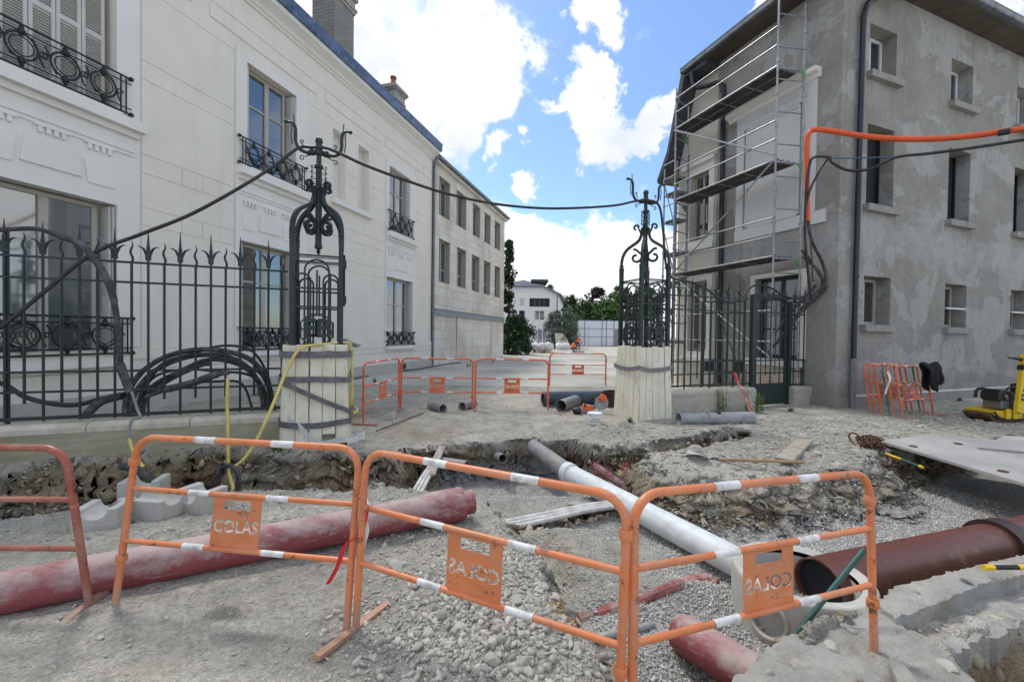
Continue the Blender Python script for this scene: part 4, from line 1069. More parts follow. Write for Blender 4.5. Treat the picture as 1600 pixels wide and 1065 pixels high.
for c in cols:
    for j, (a, b) in enumerate(rows3):
        if j == 1:
            mb = MB(); mb.fbox(RF, c + .01, c + WW - .01, a + .01, b - .01, -.395, -.36); mb.build('painted_shade', M['shade_black'], cb)  # near-black panel stands in for the unlit room behind
            mb = MB(); mb.fbox(RF, c + .02, c + .08, a + .02, b - .02, -.355, -.31); mb.fbox(RF, c + WW - .08, c + WW - .02, a + .02, b - .02, -.355, -.31); mb.build('window_frame', M['iron_black'], cb)
        else:
            fr_ = M['white_frame'] if j == 0 else M['greige']
            w = window(RF, c + .02, c + WW - .02, a + .02, b - .02, -.32, cb, fr_, M['glass'], 1 if c > 2 and j == 2 else 2, (1,), .075, .06)
            if j == 2 and c > 2:      # tilted open hopper sash
                q = MB(); zt = a + .58
                q.box8([RF.pt(c + .06, zt - .02, -.28), RF.pt(c + WW - .06, zt - .02, -.28), RF.pt(c + WW - .06, zt - .06, .02), RF.pt(c + .06, zt - .06, .02),
                        RF.pt(c + .06, zt + .02, -.28), RF.pt(c + WW - .06, zt + .02, -.28), RF.pt(c + WW - .06, zt - .02, .02), RF.pt(c + .06, zt - .02, .02)])
                q.build('tilted_sash', M['white_frame'], cb)
        mb = MB(); mb.fbox(RF, c - .10, c + WW + .10, a - .17, a - .003, -.02, .14); mb.fbox(RF, c + .002, c + WW - .002, a - .04, a + .012, -.38, -.02)
        mb.build('window_sill', M['cement_sill'], cb)
mb = MB(); mb.fbox(RF, .003, 15, -.3, .24, .003, .045); mb.fbox(G, -.045, 3.75, -.3, .24, .003, .045); mb.build('plinth', M['plinth'], cb)
mb = MB(); mb.fbox(RF, .66, 15, .243, .285, .003, .05); mb.build('plinth_edge', M['white_dull'], cb)
# roof: soffit, rafters line, gutters, hipped slate roof
mb = MB()
q = lambda s, t, z: hp(s, t, z)
O = .55
mb.box8([q(-O, -O, 10.56), q(15.5, -O, 10.56), q(15.5, 4.7, 10.56), q(-O, 4.7, 10.56), q(-O, -O, 10.64), q(15.5, -O, 10.64), q(15.5, 4.7, 10.64), q(-O, 4.7, 10.64)])
mb.build('soffit', M['soffit'], cb)
mb = MB(); mb.add([q(-O, -O, 10.66), q(15.5, -O, 10.66), q(15.5, 4.7, 10.66), q(-O, 4.7, 10.66), q(4.4, 4.5, 14.2), q(15.5, 4.5, 14.2)],
                  [(0, 1, 5, 4), (0, 4, 3), (3, 4, 5, 2), (1, 2, 5)]); mb.build('roof', M['slate'], cb, fix=False)
def gutter(a, b, out):
    mb = MB(); P = [(0, 0), (.13, .0), (.15, .03), (.15, .14), (.165, .16), (.14, .16), (.13, .04), (.0, .04)]
    d = (b - a).normalized()
    mb.prism(P, lambda x, z, t: a + (b - a) * t + out * x + Vector((0, 0, z)), 0, 1)
    n = int((b - a).length / .95)
    for i in range(1, n):
        c = a + d * (i * .95); mb.obox(c + out * .078 + Vector((0, 0, .06)), d * .015, out * .078, Vector((0, 0, .065)))
    return mb.build('gutter', M['zinc_grey'], cb)
gutter(q(-O - .16, -O, 10.60), q(15.5, -O, 10.60), RF.n); gutter(q(-O, -O - .005, 10.60), q(-O, 4.75, 10.60), G.n)
# downpipe on the street face with its grey sleeve
mb = MB(); P = catmull([RF.pt(2.05, 10.56, .52), RF.pt(1.75, 10.42, .50), RF.pt(1.05, 10.12, .22), RF.pt(.72, 9.95, .12), RF.pt(.60, 9.6, .10), RF.pt(.56, 8.8, .095), RF.pt(.52, 1.2, .095)], 6)
mb.tube(P, .062, 12)
for z in (7.4, 3.2): mb.lathe(RF.pt(.545, z, .095), [(.068, 0), (.068, .06)], 12)
dp = mb.build('downpipe', M['black_pvc'], cb, smooth=40)
mb = MB(); mb.tube([RF.pt(.52, 1.2, .095), RF.pt(.52, -.1, .095)], .068, 12); mb.lathe(RF.pt(.52, 1.12, .095), [(.075, 0), (.075, .09)], 12); mb.build('pipe_sleeve', M['grey_sleeve'], dp, smooth=40)
# decorated blind window on the gable side
mb = MB(); mb.prism([(0, 8.33), (.06, 8.33), (.10, 8.42), (.22, 8.46), (.24, 8.56), (0, 8.58)], lambda a, b, d: G.pt(d, b, a), .50, 3.26)
mb.build('hood_moulding', M['white_trim'], cb)
mb = MB(); mb.fbox(G, .58, .96, 4.95, 8.33, .003, .035); mb.fbox(G, 2.72, 2.98, 4.95, 8.33, .003, .035); mb.fbox(G, .962, 2.718, 7.92, 8.33, .003, .035)
mb.fbox(G, .30, 2.99, 4.62, 4.94, .003, .05); mb.fbox(G, 1.0, 1.06, 5.0, 7.9, .003, .05); mb.fbox(G, 2.58, 2.64, 5.0, 7.9, .003, .05); mb.fbox(G, 1.0, 2.64, 7.83, 7.9, .003, .052)
for k in range(9): mb.fbox(G, 1.05 + k * .18, 1.12 + k * .18, 8.10, 8.22, .037, .055)
mb.build('window_surround', M['white_dull'], cb)
mb = MB(); mb.fbox(G, 1.06, 2.58, 4.96, 7.83, .003, .02); mb.build('blind_panel', M['white_dull'], cb)
# ground floor window behind the side fence
window(G, GD[0] + .02, GD[1] - .02, GD[2] + .02, GD[3] - .02, -.22, cb, M['iron'], M['glass_curtain'], 2, (.35, .4, .25), .08, .06)
mb = MB(); mb.fbox(G, GD[0] - .14, GD[0], 1.15, 3.52, .003, .03); mb.fbox(G, GD[1], GD[1] + .14, 1.15, 3.52, .003, .03); mb.fbox(G, GD[0], GD[1], 3.40, 3.52, .003, .03); mb.build('window_surround', M['white_trim'], cb)
mb = MB(); mb.fbox(G, .80, 2.34, .93, 1.11, .003, .26); mb.build('window_sill', M['white_trim'], cb)
mb = MB(); mb.fbox(G, .84, 2.30, -.25, .92, .046, .20); mb.build('apron', M['beige_render'], cb)
# black pipe in the corner with the wing
mb = MB(); P = catmull([G.pt(4.35, 10.5, .55), G.pt(4.3, 10.0, .5), G.pt(4.0, 9.85, .35), G.pt(3.6, 9.8, .16), G.pt(3.5, 9.5, .10), G.pt(3.48, 8.8, .09), G.pt(3.42, .0, .09)], 6)
mb.tube(P, .07, 10); mb.build('downpipe', M['black_pvc'], cb, smooth=40)
# the wing behind: pale render, white framed windows, dark roof with a falling verge
wing = thing('rendered_wing', 'narrow pale rendered wing with white window surrounds behind the scaffold', 'building', G.pt(4.6, 0, -4))
WE = 5.55
wops = [(4.1, 4.95, 5.0, 7.3, .25), (4.1, 4.95, 1.2, 3.6, .25)]
mb = MB(); wall_open(mb, G, 3.76, WE, -.3, 8.0, wops, -.06)
mb.prism([(3.76, 8.0), (WE, 8.0), (WE, 8.3), (4.95, 10.4), (3.76, 10.4)], lambda a, b, d: G.pt(a, b, d), -9, -.06)
mb.add([G.pt(WE, -.3, -.06), G.pt(WE, -.3, -9), G.pt(WE, 8.0, -9), G.pt(WE, 8.0, -.06)], [(0, 1, 2, 3)]); mb.build('wall', M['wing_render'], wing, fix=False)
for o in wops:
    mb = MB()
    for p in rect_minus((o[0] - .22, o[1] + .22, o[2] - .2, o[3] + .25), [o[:4]]): mb.fbox(G, *p, -.058, -.015)
    mb.fbox(G, o[0] - .3, o[1] + .3, o[3] + .25, o[3] + .38, -.058, .1); mb.fbox(G, o[0] - .28, o[1] + .28, o[2] - .34, o[2] - .2, -.058, .08)
    mb.build('window_surround', M['white_trim'], wing)
    window(G, o[0] + .02, o[1] - .02, o[2] + .02, o[3] - .02, -.24, wing, M['greige'], M['glass'], 2, (.7, .3), .07, .05)
mb = MB(); mb.prism([(3.77, 10.42), (4.72, 10.50), (5.45, 8.05), (5.95, 7.3), (6.0, 7.45), (5.5, 8.3), (4.86, 10.72), (3.77, 10.72)], lambda a, b, d: G.pt(a, b, d), -9, .55); mb.build('roof', M['slate'], wing)

# ---------------------------------------------------------------- scaffold
sc = thing('scaffold', 'galvanised tube scaffold with dark plank decks against the gable side of the cement building', 'scaffold', G.pt(2.7, 0, .6))
DO, DI = 1.0, .25
SN, SF = .93, 4.55
def std(s, d, h, r=.026):
    mb = MB(); mb.tube([G.pt(s, 0, d), G.pt(s, h, d)], r, 8)
    z = .5
    while z < h:
        mb.lathe(G.pt(s, z, d), [(.036, 0), (.036, .09)], 8); mb.bar(G.pt(s - .05, z + .04, d), G.pt(s + .05, z + .04, d), .02, .07); z += .82
    mb.lathe(G.pt(s, -.01, d), [(.09, 0), (.09, .012), (.03, .014), (.03, .12)], 8)
    mb.build('standard', M['galv'], sc, smooth=40)
std(SN, DO, 10.3); std(SN - .16, DI, 10.25); std(SF, DO, 9.95); std(SF + .25, DI, 9.6)
levels = [3.82, 6.27, 8.64]
def tubebar(name, a, b, r=.021, m='galv'):
    MB().tube([a, b], r, 7).build(name, M[m], sc, smooth=40)
def deck(s0, s1, z, d0=.28, d1=.98):
    n = 2; w = (d1 - d0 - .03) / n
    for i in range(n):
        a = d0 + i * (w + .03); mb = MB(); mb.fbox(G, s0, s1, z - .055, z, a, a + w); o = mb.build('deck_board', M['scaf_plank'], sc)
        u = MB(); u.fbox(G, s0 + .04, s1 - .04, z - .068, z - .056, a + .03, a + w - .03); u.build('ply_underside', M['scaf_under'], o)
        for k in range(1, 4):
            c = s0 + (s1 - s0) * k / 4; u = MB(); u.fbox(G, c - .02, c + .02, z - .085, z - .069, a + .01, a + w - .01); u.build('cross_rib', M['galv'], o)
        for s in (s0 - .04, s1 - .02):
            for q0, q1 in ((a + .05, a + .12), (a + w - .12, a + w - .05)): MB().fbox(G, s, s + .06, z - .075, z + .01, q0, q1).build('hook', M['galv'], o)
for z in levels:
    deck(SN + .03, SF - .03, z)
    tubebar('toe_rail', G.pt(SN, z - .03, DO), G.pt(SF, z - .03, DO), .024)
for z in (3.82, 6.27, 8.64):
    for dz in (.48, .95): tubebar('guard_rail', G.pt(SN, z + dz, DO + .04), G.pt(SF, z + dz, DO + .04))
for z in (2.4, 1.6): tubebar('guard_rail', G.pt(SN, z, DO + .04), G.pt(SF, z, DO + .04), .022)
for s, so in ((SN, SN - .16), (SF, SF + .25)):
    z = .9
    while z < 10:
        tubebar('transom', G.pt(s, z, DO), G.pt(so, z, DI), .019); z += .62 if s == SF else .82
    for z in levels:
        tubebar('transom', G.pt(s, z - .09, DO), G.pt(so, z - .09, DI), .024)
        m = MB(); m.prism([(0, 0), (.2, 0), (0, -.2)], lambda a, b, d: G.pt(so - .02 + d, z - .11 + b, DI + .04 + a), 0, .012); m.build('corner_clip', M['green_clip'], sc)
for (z0, z1) in ((3.75, 6.2), (1.2, 3.75)): tubebar('brace', G.pt(SF, z0 if z0 > 3 else z1, DO + .07), G.pt(SN, z1 if z0 > 3 else z0, DO + .07), .023)
tubebar('brace', G.pt(SF, 8.55, DO + .07), G.pt(SN, 6.35, DO + .07), .023)
# second scaffold along the wing
sc2 = thing('scaffold', 'further tube scaffold with dark decks along the pale rendered wing', 'scaffold', G.pt(8, 0, .6)); _sc = sc; sc = sc2
for s in (4.8, 5.35):
    for d in (.75, .2): std(s, d, 7.6 if d > .5 else 7.9)
for z in (1.55, 3.6, 4.6, 5.75, 6.7, 7.2):
    deck(4.83, 5.32, z, .22, .72)
    tubebar('guard_rail', G.pt(4.8, z + .5, .79), G.pt(5.35, z + .5, .79))
    for s in (4.8, 5.35): tubebar('transom', G.pt(s, z - .08, .75), G.pt(s, z - .08, .2))
for z in (.3, 2.1, 4.0, 5.6): tubebar('brace', G.pt(4.8, z, .80), G.pt(5.35, z + 1.6, .80))
sc = _sc

# ---------------------------------------------------------------- far end of the street
fh = thing('gabled_house', 'white gabled house with grey roof and dark strip window at the street end', 'house', (2.5, 62, -2))
def FH(px, py): p = aty(px, py, 60); return p
xw0, xw1 = -2.0, FH(872, 500).x
zE = FH(850, 447).z; zK = FH(872, 460).z
FA = Fr((0, 60), math.pi / 2)     # s = x, normal toward camera
fops = []
def rr(x0, y0, x1, y1):
    a = FH(x0, y1); b = FH(x1, y0); return (a.x, b.x, a.z, b.z, .25)
wl_ = [rr(812, 466, 820, 478), rr(827, 466, 859, 479), rr(811, 485, 820, 500), rr(835, 485, 851, 500), rr(834, 515, 850, 540)]
mb = MB(); wall_open(mb, FA, xw0, xw1, -.3, zE - 1.6, [w for w in wl_ if w[3] < zE - 1.6], 0)
tops = [w for w in wl_ if w[3] >= zE - 1.6]
mb.prism([(xw0, zE - 1.599), (xw1, zE - 1.599), (xw1, zK), (xw1 - 2.3, zE), (xw0, zE)], lambda a, b, d: FA.pt(a, b, d), -.3, 0)
mb.add([(xw1, 60, -.3), (xw1 + 2.6, 76, -.3), (xw1 + 2.6, 76, zK), (xw1, 60, zK)], [(0, 1, 2, 3)])
mb.build('wall', M['house_white'], fh, fix=False)
for i, w in enumerate(wl_):
    if i == 4: window(FA, w[0], w[1], w[2], w[3], -.2, fh, M['white_frame'], M['white_panel'], 2, (1,), .06, .05, name='garage_door')
    else: window(FA, w[0], w[1], w[2], w[3], .03 if w in tops else -.2, fh, M['white_frame'] if i in (0, 3) else M['stonework'], M['glass_curtain'] if i in (0, 3) else M['shade_black'], 4 if i == 1 else (2 if i == 3 else 1), (1,), .09, .05)
mb = MB(); a = FH(806, 450); b = FH(825, 456); mb.fbox(FA, a.x, b.x, b.z, a.z, .003, .05); mb.build('shutter_box', M['white_panel'], fh)
zr = FH(820, 431).z; xr = FH(820, 431).x
mb = MB(); e = .35
mb.add([(xw0 - e, 59.6, zE + .02), (xw1 - 2.2, 59.6, zE + .02), (xw1 + .3, 59.6, zK + .02), (xw1 + 3, 76, zK + .02), (xr + .6, 72, zr + .1), (xr, 64.5, zr), (xw0 - e, 64.5, zE + .6)],
       [(0, 1, 5, 6), (1, 2, 3, 4), (1, 4, 5)]); mb.build('roof', M['slate'], fh, fix=False)
mb = MB(); mb.tube([(xw0, 59.6, zE - .05), (xw1 - 2.2, 59.6, zE - .05), (xw1 + .3, 59.6, zK - .05), (xw1 + 3, 76, zK - .1)], .13, 6); mb.build('gutter', M['zinc_grey'], fh)
d0 = FH(832, 434); d1 = FH(858, 442); mb = MB(); mb.box(d0.x, d1.x - .6, 62, 66, d1.z - .7, d0.z - .35); mb.box(d0.x - .1, d1.x, 61.5, 66.5, d0.z - .34, d0.z); mb.build('dormer', M['slate'], fh)
mb = MB(); mb.tube([(xw1 - .15, 59.9, zK - .1), (xw1 - .15, 59.9, 0)], .06, 6); mb.build('downpipe', M['zinc_grey'], fh)
# white framed hoarding wall
hd = thing('hoarding', 'white panelled site hoarding with grey frame and a door at the far end', 'hoarding', (14, 66, 0))
FHd = Fr((10.05, 66), math.radians(84)); zh = aty(930, 501, 66).z
cuts = [0, 1.15, 3.9, 4.6, 5.8, 7.0, 9.7, 12.5]; zc = [0.05, zh * .36, zh * .68, zh]
for i in range(len(cuts) - 1):
    for j in range(3):
        mb = MB(); mb.fbox(FHd, cuts[i] + .1, cuts[i + 1] - .02, zc[j] + .09, zc[j + 1] - .02, -.06, 0)
        mb.build('panel', M['white_panel'] if not (i == 4 and j < 2) else M['panel_frame'], hd)
for c in cuts: MB().fbox(FHd, c - .02, c + .12, 0, zh, -.08, .03).build('post', M['panel_frame'], hd)
for z in zc: MB().fbox(FHd, 0, 12.6, z - .02, z + .09, -.08, .02).build('rail', M['panel_frame'], hd)
# wire site fence
def mesh_fence(label, x0, y0, x1, y1, h=2.0):
    t = thing('mesh_fence', label, 'fence', (x0, y0, 0), 'wire mesh panels at the far end')
    a = Vector((x0, y0, 0)); b = Vector((x1, y1, 0)); n = max(1, int((b - a).length / 2.4))
    for i in range(n + 1):
        p = a.lerp(b, i / n); MB().tube([p, p + Vector((0, 0, h))], .03, 6).build('post', M['galv'], t)
    w = MB()
    for z in np.linspace(.15, h - .05, 7): w.tube([a + Vector((0, 0, z)), b + Vector((0, 0, z))], .009, 4)
    m = int((b - a).length / .3)
    for i in range(m): p = a.lerp(b, i / m); w.tube([p + Vector((0, 0, .1)), p + Vector((0, 0, h))], .006, 3)
    tag(w.build('wire_mesh', M['galv'], t), kind='stuff')
mesh_fence('long wire mesh fence panel in front of the gabled house', 2.6, 54, 8.4, 55, 2.3); mesh_fence('wire mesh fence panel between the silver shrub and the hoarding', 7.6, 56, 10.4, 58, 2.9)

# trees and shrubs
def leaves(mb, c, r, n, size, rs, shape=1.0):
    for _ in range(n):
        while True:
            p = Vector((rs.uniform(-1, 1), rs.uniform(-1, 1), rs.uniform(-1, 1)))
            if .25 < p.length < 1: break
        q = Vector((c[0] + p.x * r[0], c[1] + p.y * r[1], c[2] + p.z * r[2]))
        n_ = (p + Vector((rs.gauss(0, .6), rs.gauss(0, .6), rs.gauss(.3, .6)))).normalized(); x = n_.orthogonal().normalized(); x = Matrix.Rotation(rs.uniform(0, 6.28), 3, n_) @ x; y = n_.cross(x)
        s = size * rs.uniform(.6, 1.3)
        mb.add([q - x * s, q + y * s * .55, q + x * s, q - y * s * .55], [(0, 1, 2, 3)])
def tree(name, label, cat, x, y, h, w, mat, seed, trunk_h=.3, n=70, nl=60, size=.2, base=.15, cone=False, group=None, tr=.18):
    rs = random.Random(seed); t = thing(name, label, cat, (x, y, 0), group)
    mb = MB(); mb.tube([(x, y, -.1), (x + .05, y, h * .35), (x, y + .05, h * .8)], [tr, tr * .7, tr * .2], 7)
    for i in range(7):
        z = h * rs.uniform(.3, .75); a = rs.uniform(0, 6.3); k = w * .4 * (1 - z / h * (.8 if cone else .3))
        mb.tube([(x, y, z), (x + k * .5 * math.cos(a), y + k * .5 * math.sin(a), z + h * .05), (x + k * math.cos(a), y + k * math.sin(a), z + h * .14)], [tr * .35, tr * .25, tr * .1], 5)
    mb.build('trunk', M['bark'], t, smooth=50)
    mb = MB()
    for i in range(n):
        f = rs.uniform(0, 1); z = h * (base + (1 - base) * f)
        rad = (w / 2) * ((1 - f) ** .75 * .95 + .06 if cone else math.sqrt(max(0, 1 - (2 * f - .85) ** 2 / 1.5)))
        a = rs.uniform(0, 6.28); k = rad * rs.uniform(.35, .95)
        cr_ = max(.15, w * .13) * rs.uniform(.6, 1.3)
        leaves(mb, (x + k * math.cos(a), y + k * math.sin(a), z), (cr_, cr_, cr_ * rs.uniform(.6, 1.2)), nl, size, rs)
    mb.build('crown', mat, t, fix=False)
    return t
tree('conifer_tree', 'tall dark conifer beside the end of the limestone building', 'tree', -.35, 37.5, 9.9, 2.3, M['leaf_dark'], 1, n=85, nl=40, size=.15, cone=True, base=.05)
tree('laurel_bush', 'dense dark green bush in front of the white gabled house', 'shrub', .35, 36.2, 3.1, 3.2, M['leaf_bush'], 2, n=110, nl=70, size=.10, base=-.02, tr=.08)
tree('silver_shrub', 'round silvery green shrub beside the gabled house', 'shrub', 6.3, 52.5, 4.8, 4.6, M['leaf_silver'], 3, n=130, nl=70, size=.13, base=-.02, tr=.1)
T = 'trees beyond the hoarding'
tree('purple_tree', 'dark purple leaved tree rising above the hoarding', 'tree', 18.2, 92, 11.6, 6.5, M['leaf_purple'], 4, n=80, nl=60, size=.3, group=T)
tree('broadleaf_tree', 'bright green tree just right of the purple tree', 'tree', 21.8, 86, 11.4, 5.2, M['leaf_green'], 5, n=80, nl=60, size=.28, group=T)
tree('broadleaf_tree', 'mid green tree behind the silver shrub', 'tree', 10.6, 84, 8.8, 7.5, M['leaf_mid'], 6, n=90, nl=60, size=.3, base=.02, group=T)
tree('broadleaf_tree', 'low wide green tree left of the purple tree', 'tree', 14.2, 82, 7.6, 8.5, M['leaf_mid'], 7, n=110, nl=60, size=.28, base=.02, group=T)
tree('broadleaf_tree', 'small light green tree peeping over the hoarding', 'tree', 11.6, 72, 5.2, 3.0, M['leaf_green'], 8, n=60, nl=50, size=.2, base=.05, group=T)
tree('broadleaf_tree', 'green tree behind the right gate pillar', 'tree', 26.5, 84, 11.2, 8, M['leaf_mid'], 9, n=90, nl=60, size=.3, base=.02, group=T)
tree('broadleaf_tree', 'tree top peeping over the gabled house roof', 'tree', 6.9, 84, 11.2, 4, M['leaf_mid'], 10, n=50, nl=50, size=.25, base=.3, group=T)
tree('broadleaf_tree', 'dark green tree filling the gap left of the hoarding', 'tree', 17.6, 80, 7.8, 7.5, M['leaf_green'], 12, n=100, nl=60, size=.28, base=.02, group=T)
# ---------------------------------------------------------------- iron fence, gate, pillars
FANG = math.radians(90 - 21.5)
P = Fr((-3.15, 6.9), FANG)       # s along the fence to the right, normal toward the camera
def picket_spear(fr, s, z0, zt, d=0, parent=None):
    mb = MB(); r = .0165
    mb.tube([fr.pt(s, z0, d), fr.pt(s, zt - .36, d)], r, 8)
    mb.tube([fr.pt(s, zt - .40, d), fr.pt(s, zt - .26, d), fr.pt(s, zt - .22, d), fr.pt(s, zt, d)], [.017, .024, .017, .003], 8)
    o = mb.build('picket', M['iron'], parent, smooth=40)
    q = MB()
    q.prism([(-.03, zt - .44), (.03, zt - .44), (.034, zt - .30), (-.034, zt - .30)], lambda a, b, dd: fr.pt(s + a, b, d + dd), -.016, .016)
    for sg in (-1, 1):
        pts = [fr.pt(s + sg * x, zt + z, d) for x, z in ((.012, -.40), (.03, -.33), (.055, -.275), (.09, -.25), (.125, -.245))]
        q.tube(pts, [.016, .019, .016, .010, .004], 6)
    q.build('fleur_tip', M['iron'], o, smooth=40)
def picket_wavy(fr, s, z0, zt, d=0, parent=None):
    mb = MB(); pts = [fr.pt(s, z0, d), fr.pt(s, zt - .30, d)]; rs = [.0165, .0165]
    for k in range(1, 9):
        t = k / 8; pts.append(fr.pt(s + .016 * math.sin(t * 9.4) * (1 - .3 * t), zt - .30 + .30 * t, d)); rs.append(.0165 * (1 - .75 * t ** 3))
    mb.tube(pts, rs, 7); mb.build('picket', M['iron'], parent, smooth=40)
def rail(fr, s0, s1, z, parent, d=0, h=.03, w=.022):
    MB().fbox(fr, s0, s1, z - h / 2, z + h / 2, d - w / 2, d + w / 2).build('rail', M['iron'], parent)
fl = thing('iron_fence', 'long dark green iron fence with spear and fleur tips left of the planked gate pillar', 'fence', P.pt(-3, 0, 0))
for z in (2.64, 2.36, 1.115, .85): rail(P, -7.3, -.42, z, fl)
rail(P, -7.3, -.42, .50, fl, h=.045, w=.035)
k = -9
while True:
    s = -1.07 + .3755 * (k - 0)
    if s > -.5: break
    if s > -7.2: picket_spear(P, s, .46, 3.12, 0, fl)
    s2 = s + .187
    if -7.2 < s2 < -.45: picket_wavy(P, s2, .70, 2.94, 0, fl)
    k += 1
MB().bar(P.pt(-3.68, .4, -.02), P.pt(-3.68, 3.0, -.02), .03, .03).build('post', M['iron'], fl)
# low walls
def low_wall(label, s0, s1, zt, th, slope0=0, slope1=0):
    t = thing('low_wall', label, 'wall', P.pt((s0 + s1) / 2, 0, 0))
    mb = MB(); mb.fbox(P, s0, s1, -.9 if s0 < -1 else -.35, zt - .13, -th, th); o = mb.build('wall_body', M['low_wall' if s0 < 0 else 'low_wall_clean'], t)
    n = max(1, round((s1 - s0) / 1.15)); w = (s1 - s0) / n
    for i in range(n):
        a = s0 + i * w + .003; b = a + w - .006
        mb = MB(); mb.prism([(-th - .004, zt - .13), (th + .004, zt - .13), (th + .004, zt - .05), (th - .06, zt), (-th + .06, zt), (-th - .004, zt - .05)],
             lambda x, z, d: P.pt(d, z, x), a, b); c = mb.build('coping_stone', M['coping' if s0 < 0 else 'low_wall_clean'], t); bake_bevel(c, .012, 2)
    return t
low_wall('long mossy concrete low wall carrying the left iron fence', -7.4, -.50, .44, .21)
low_wall('low concrete wall under the iron fence right of the right gate pillar', 7.02, 9.62, .50, .22)
low_wall('short concrete wall block between the small gate and the cement building', 10.98, 12.42, .46, .20)
# right fence
frt = thing('iron_fence', 'dark green iron fence with spear tips right of the right gate pillar', 'fence', P.pt(8.4, 0, 0))
for z in (2.62, 2.31, 1.13, .84): rail(P, 6.75, 9.66, z, frt)
rail(P, 6.75, 9.66, .58, frt, h=.04, w=.03)
s = 6.86; k = 0
while s < 9.6:
    if k % 2: picket_spear(P, s, .55, 3.05, 0, frt)
    else: picket_wavy(P, s, .74 if k % 4 else .50, 2.86, 0, frt)
    s += .186; k += 1
fr2 = thing('iron_fence', 'short iron fence bay between the small gate and the cement building', 'fence', P.pt(11.7, 0, 0))
for z in (2.62, 2.30, 1.13, .84): rail(P, 11.04, 12.36, z, fr2)
rail(P, 11.04, 12.36, .50, fr2, h=.04, w=.03)
s = 11.2; k = 1
while s < 12.25:
    if k % 2: picket_spear(P, s, .5, 3.05, 0, fr2)
    else: picket_wavy(P, s, .66, 2.86, 0, fr2)
    s += .187; k += 1
MB().fbox(P, 12.33, 12.43, .46, 2.95, -.05, .05).build('post', M['iron'], fr2)
MB().fbox(P, 10.94, 11.05, -.05, 2.62, -.055, .055).build('post', M['iron'], fr2)
gt = thing('iron_gate', 'closed narrow iron gate with solid kick panel beside the short wall block', 'gate', P.pt(10.3, 0, 0))
MB().fbox(P, 9.67, 9.77, -.05, 2.75, -.05, .05).build('post', M['iron'], gt)
MB().fbox(P, 9.80, 10.90, 2.68, 2.78, -.02, .02).build('top_rail', M['iron'], gt)
for a, b in ((9.80, 9.85), (10.85, 10.90)): MB().fbox(P, a, b, .03, 2.679, -.02, .02).build('stile', M['iron'], gt)
for z in (2.32, 1.13, .82): rail(P, 9.851, 10.849, z, gt)
kp = MB().fbox(P, 9.851, 10.849, .03, .56, -.012, .012).build('kick_panel', M['iron'], gt)
for i in range(5):
    s = 10.02 + i * .165; MB().tube([P.pt(s, .56 if i % 2 == 0 else .76, 0), P.pt(s, 2.68, 0)], .014, 7).build('bar', M['iron'], gt, smooth=40)
for i in range(6):
    s = 9.9 + i * .18; picket_spear(P, s, 2.78, 3.08, 0, gt) if i % 2 else picket_wavy(P, s, 2.6, 2.95, 0, gt)
# the leaf standing open behind the fence
OL = Fr(tuple(P.pt(9.62, 0, -.06)[:2]), FANG - math.radians(52)); OL.u = -(Matrix.Rotation(math.radians(-38), 3, 'Z') @ P.u); OL.n = Vector((OL.u.y, -OL.u.x, 0))
og = thing('iron_gate', 'iron gate leaf with lock boxes standing open behind the right fence', 'gate', OL.pt(.5, 0, 0))
for a, b in ((.05, .10), (1.0, 1.05)): MB().fbox(OL, a, b, .35, 2.6, -.02, .02).build('stile', M['iron'], og)
for z in (2.58, 2.3, 1.13, .84, .37): rail(OL, .10, 1.0, z, og)
for i in range(4): s = .28 + i * .18; MB().tube([OL.pt(s, .4, 0), OL.pt(s, 2.56, 0)], .013, 7).build('bar', M['iron'], og)
for s in (.2, .85): MB().fbox(OL, s - .11, s + .11, .86, 1.10, -.03, .03).build('lock_box', M['iron_black'], og)
MB().bar(OL.pt(.15, .9, .03), OL.pt(.6, 2.1, .03), .05, .02).build('brace', M['iron'], og)

# ---- gate pillars: four iron posts curving into a central mast
def text_mesh(body, size, ext, name):
    cu_ = bpy.data.curves.new(name, 'FONT'); cu_.body = body; cu_.size = size; cu_.extrude = ext; cu_.align_x = 'CENTER'; cu_.align_y = 'CENTER'; cu_.resolution_u = 3; cu_.offset = size * .022
    o = bpy.data.objects.new(name, cu_); COL.objects.link(o)
    dg = bpy.context.evaluated_depsgraph_get(); me = bpy.data.meshes.new_from_object(o.evaluated_get(dg))
    bpy.data.objects.remove(o); return me
def scroll(mb, base, dirv, up, pts, r, n=7):
    mb.tube([base + dirv * a + up * b for a, b in pts], r, n)
def spiral(cx, cz, r0, r1, t0, t1, n=14):
    return [(cx + (r0 + (r1 - r0) * k / n) * math.cos(t0 + (t1 - t0) * k / n), cz + (r0 + (r1 - r0) * k / n) * math.sin(t0 + (t1 - t0) * k / n)) for k in range(n + 1)]
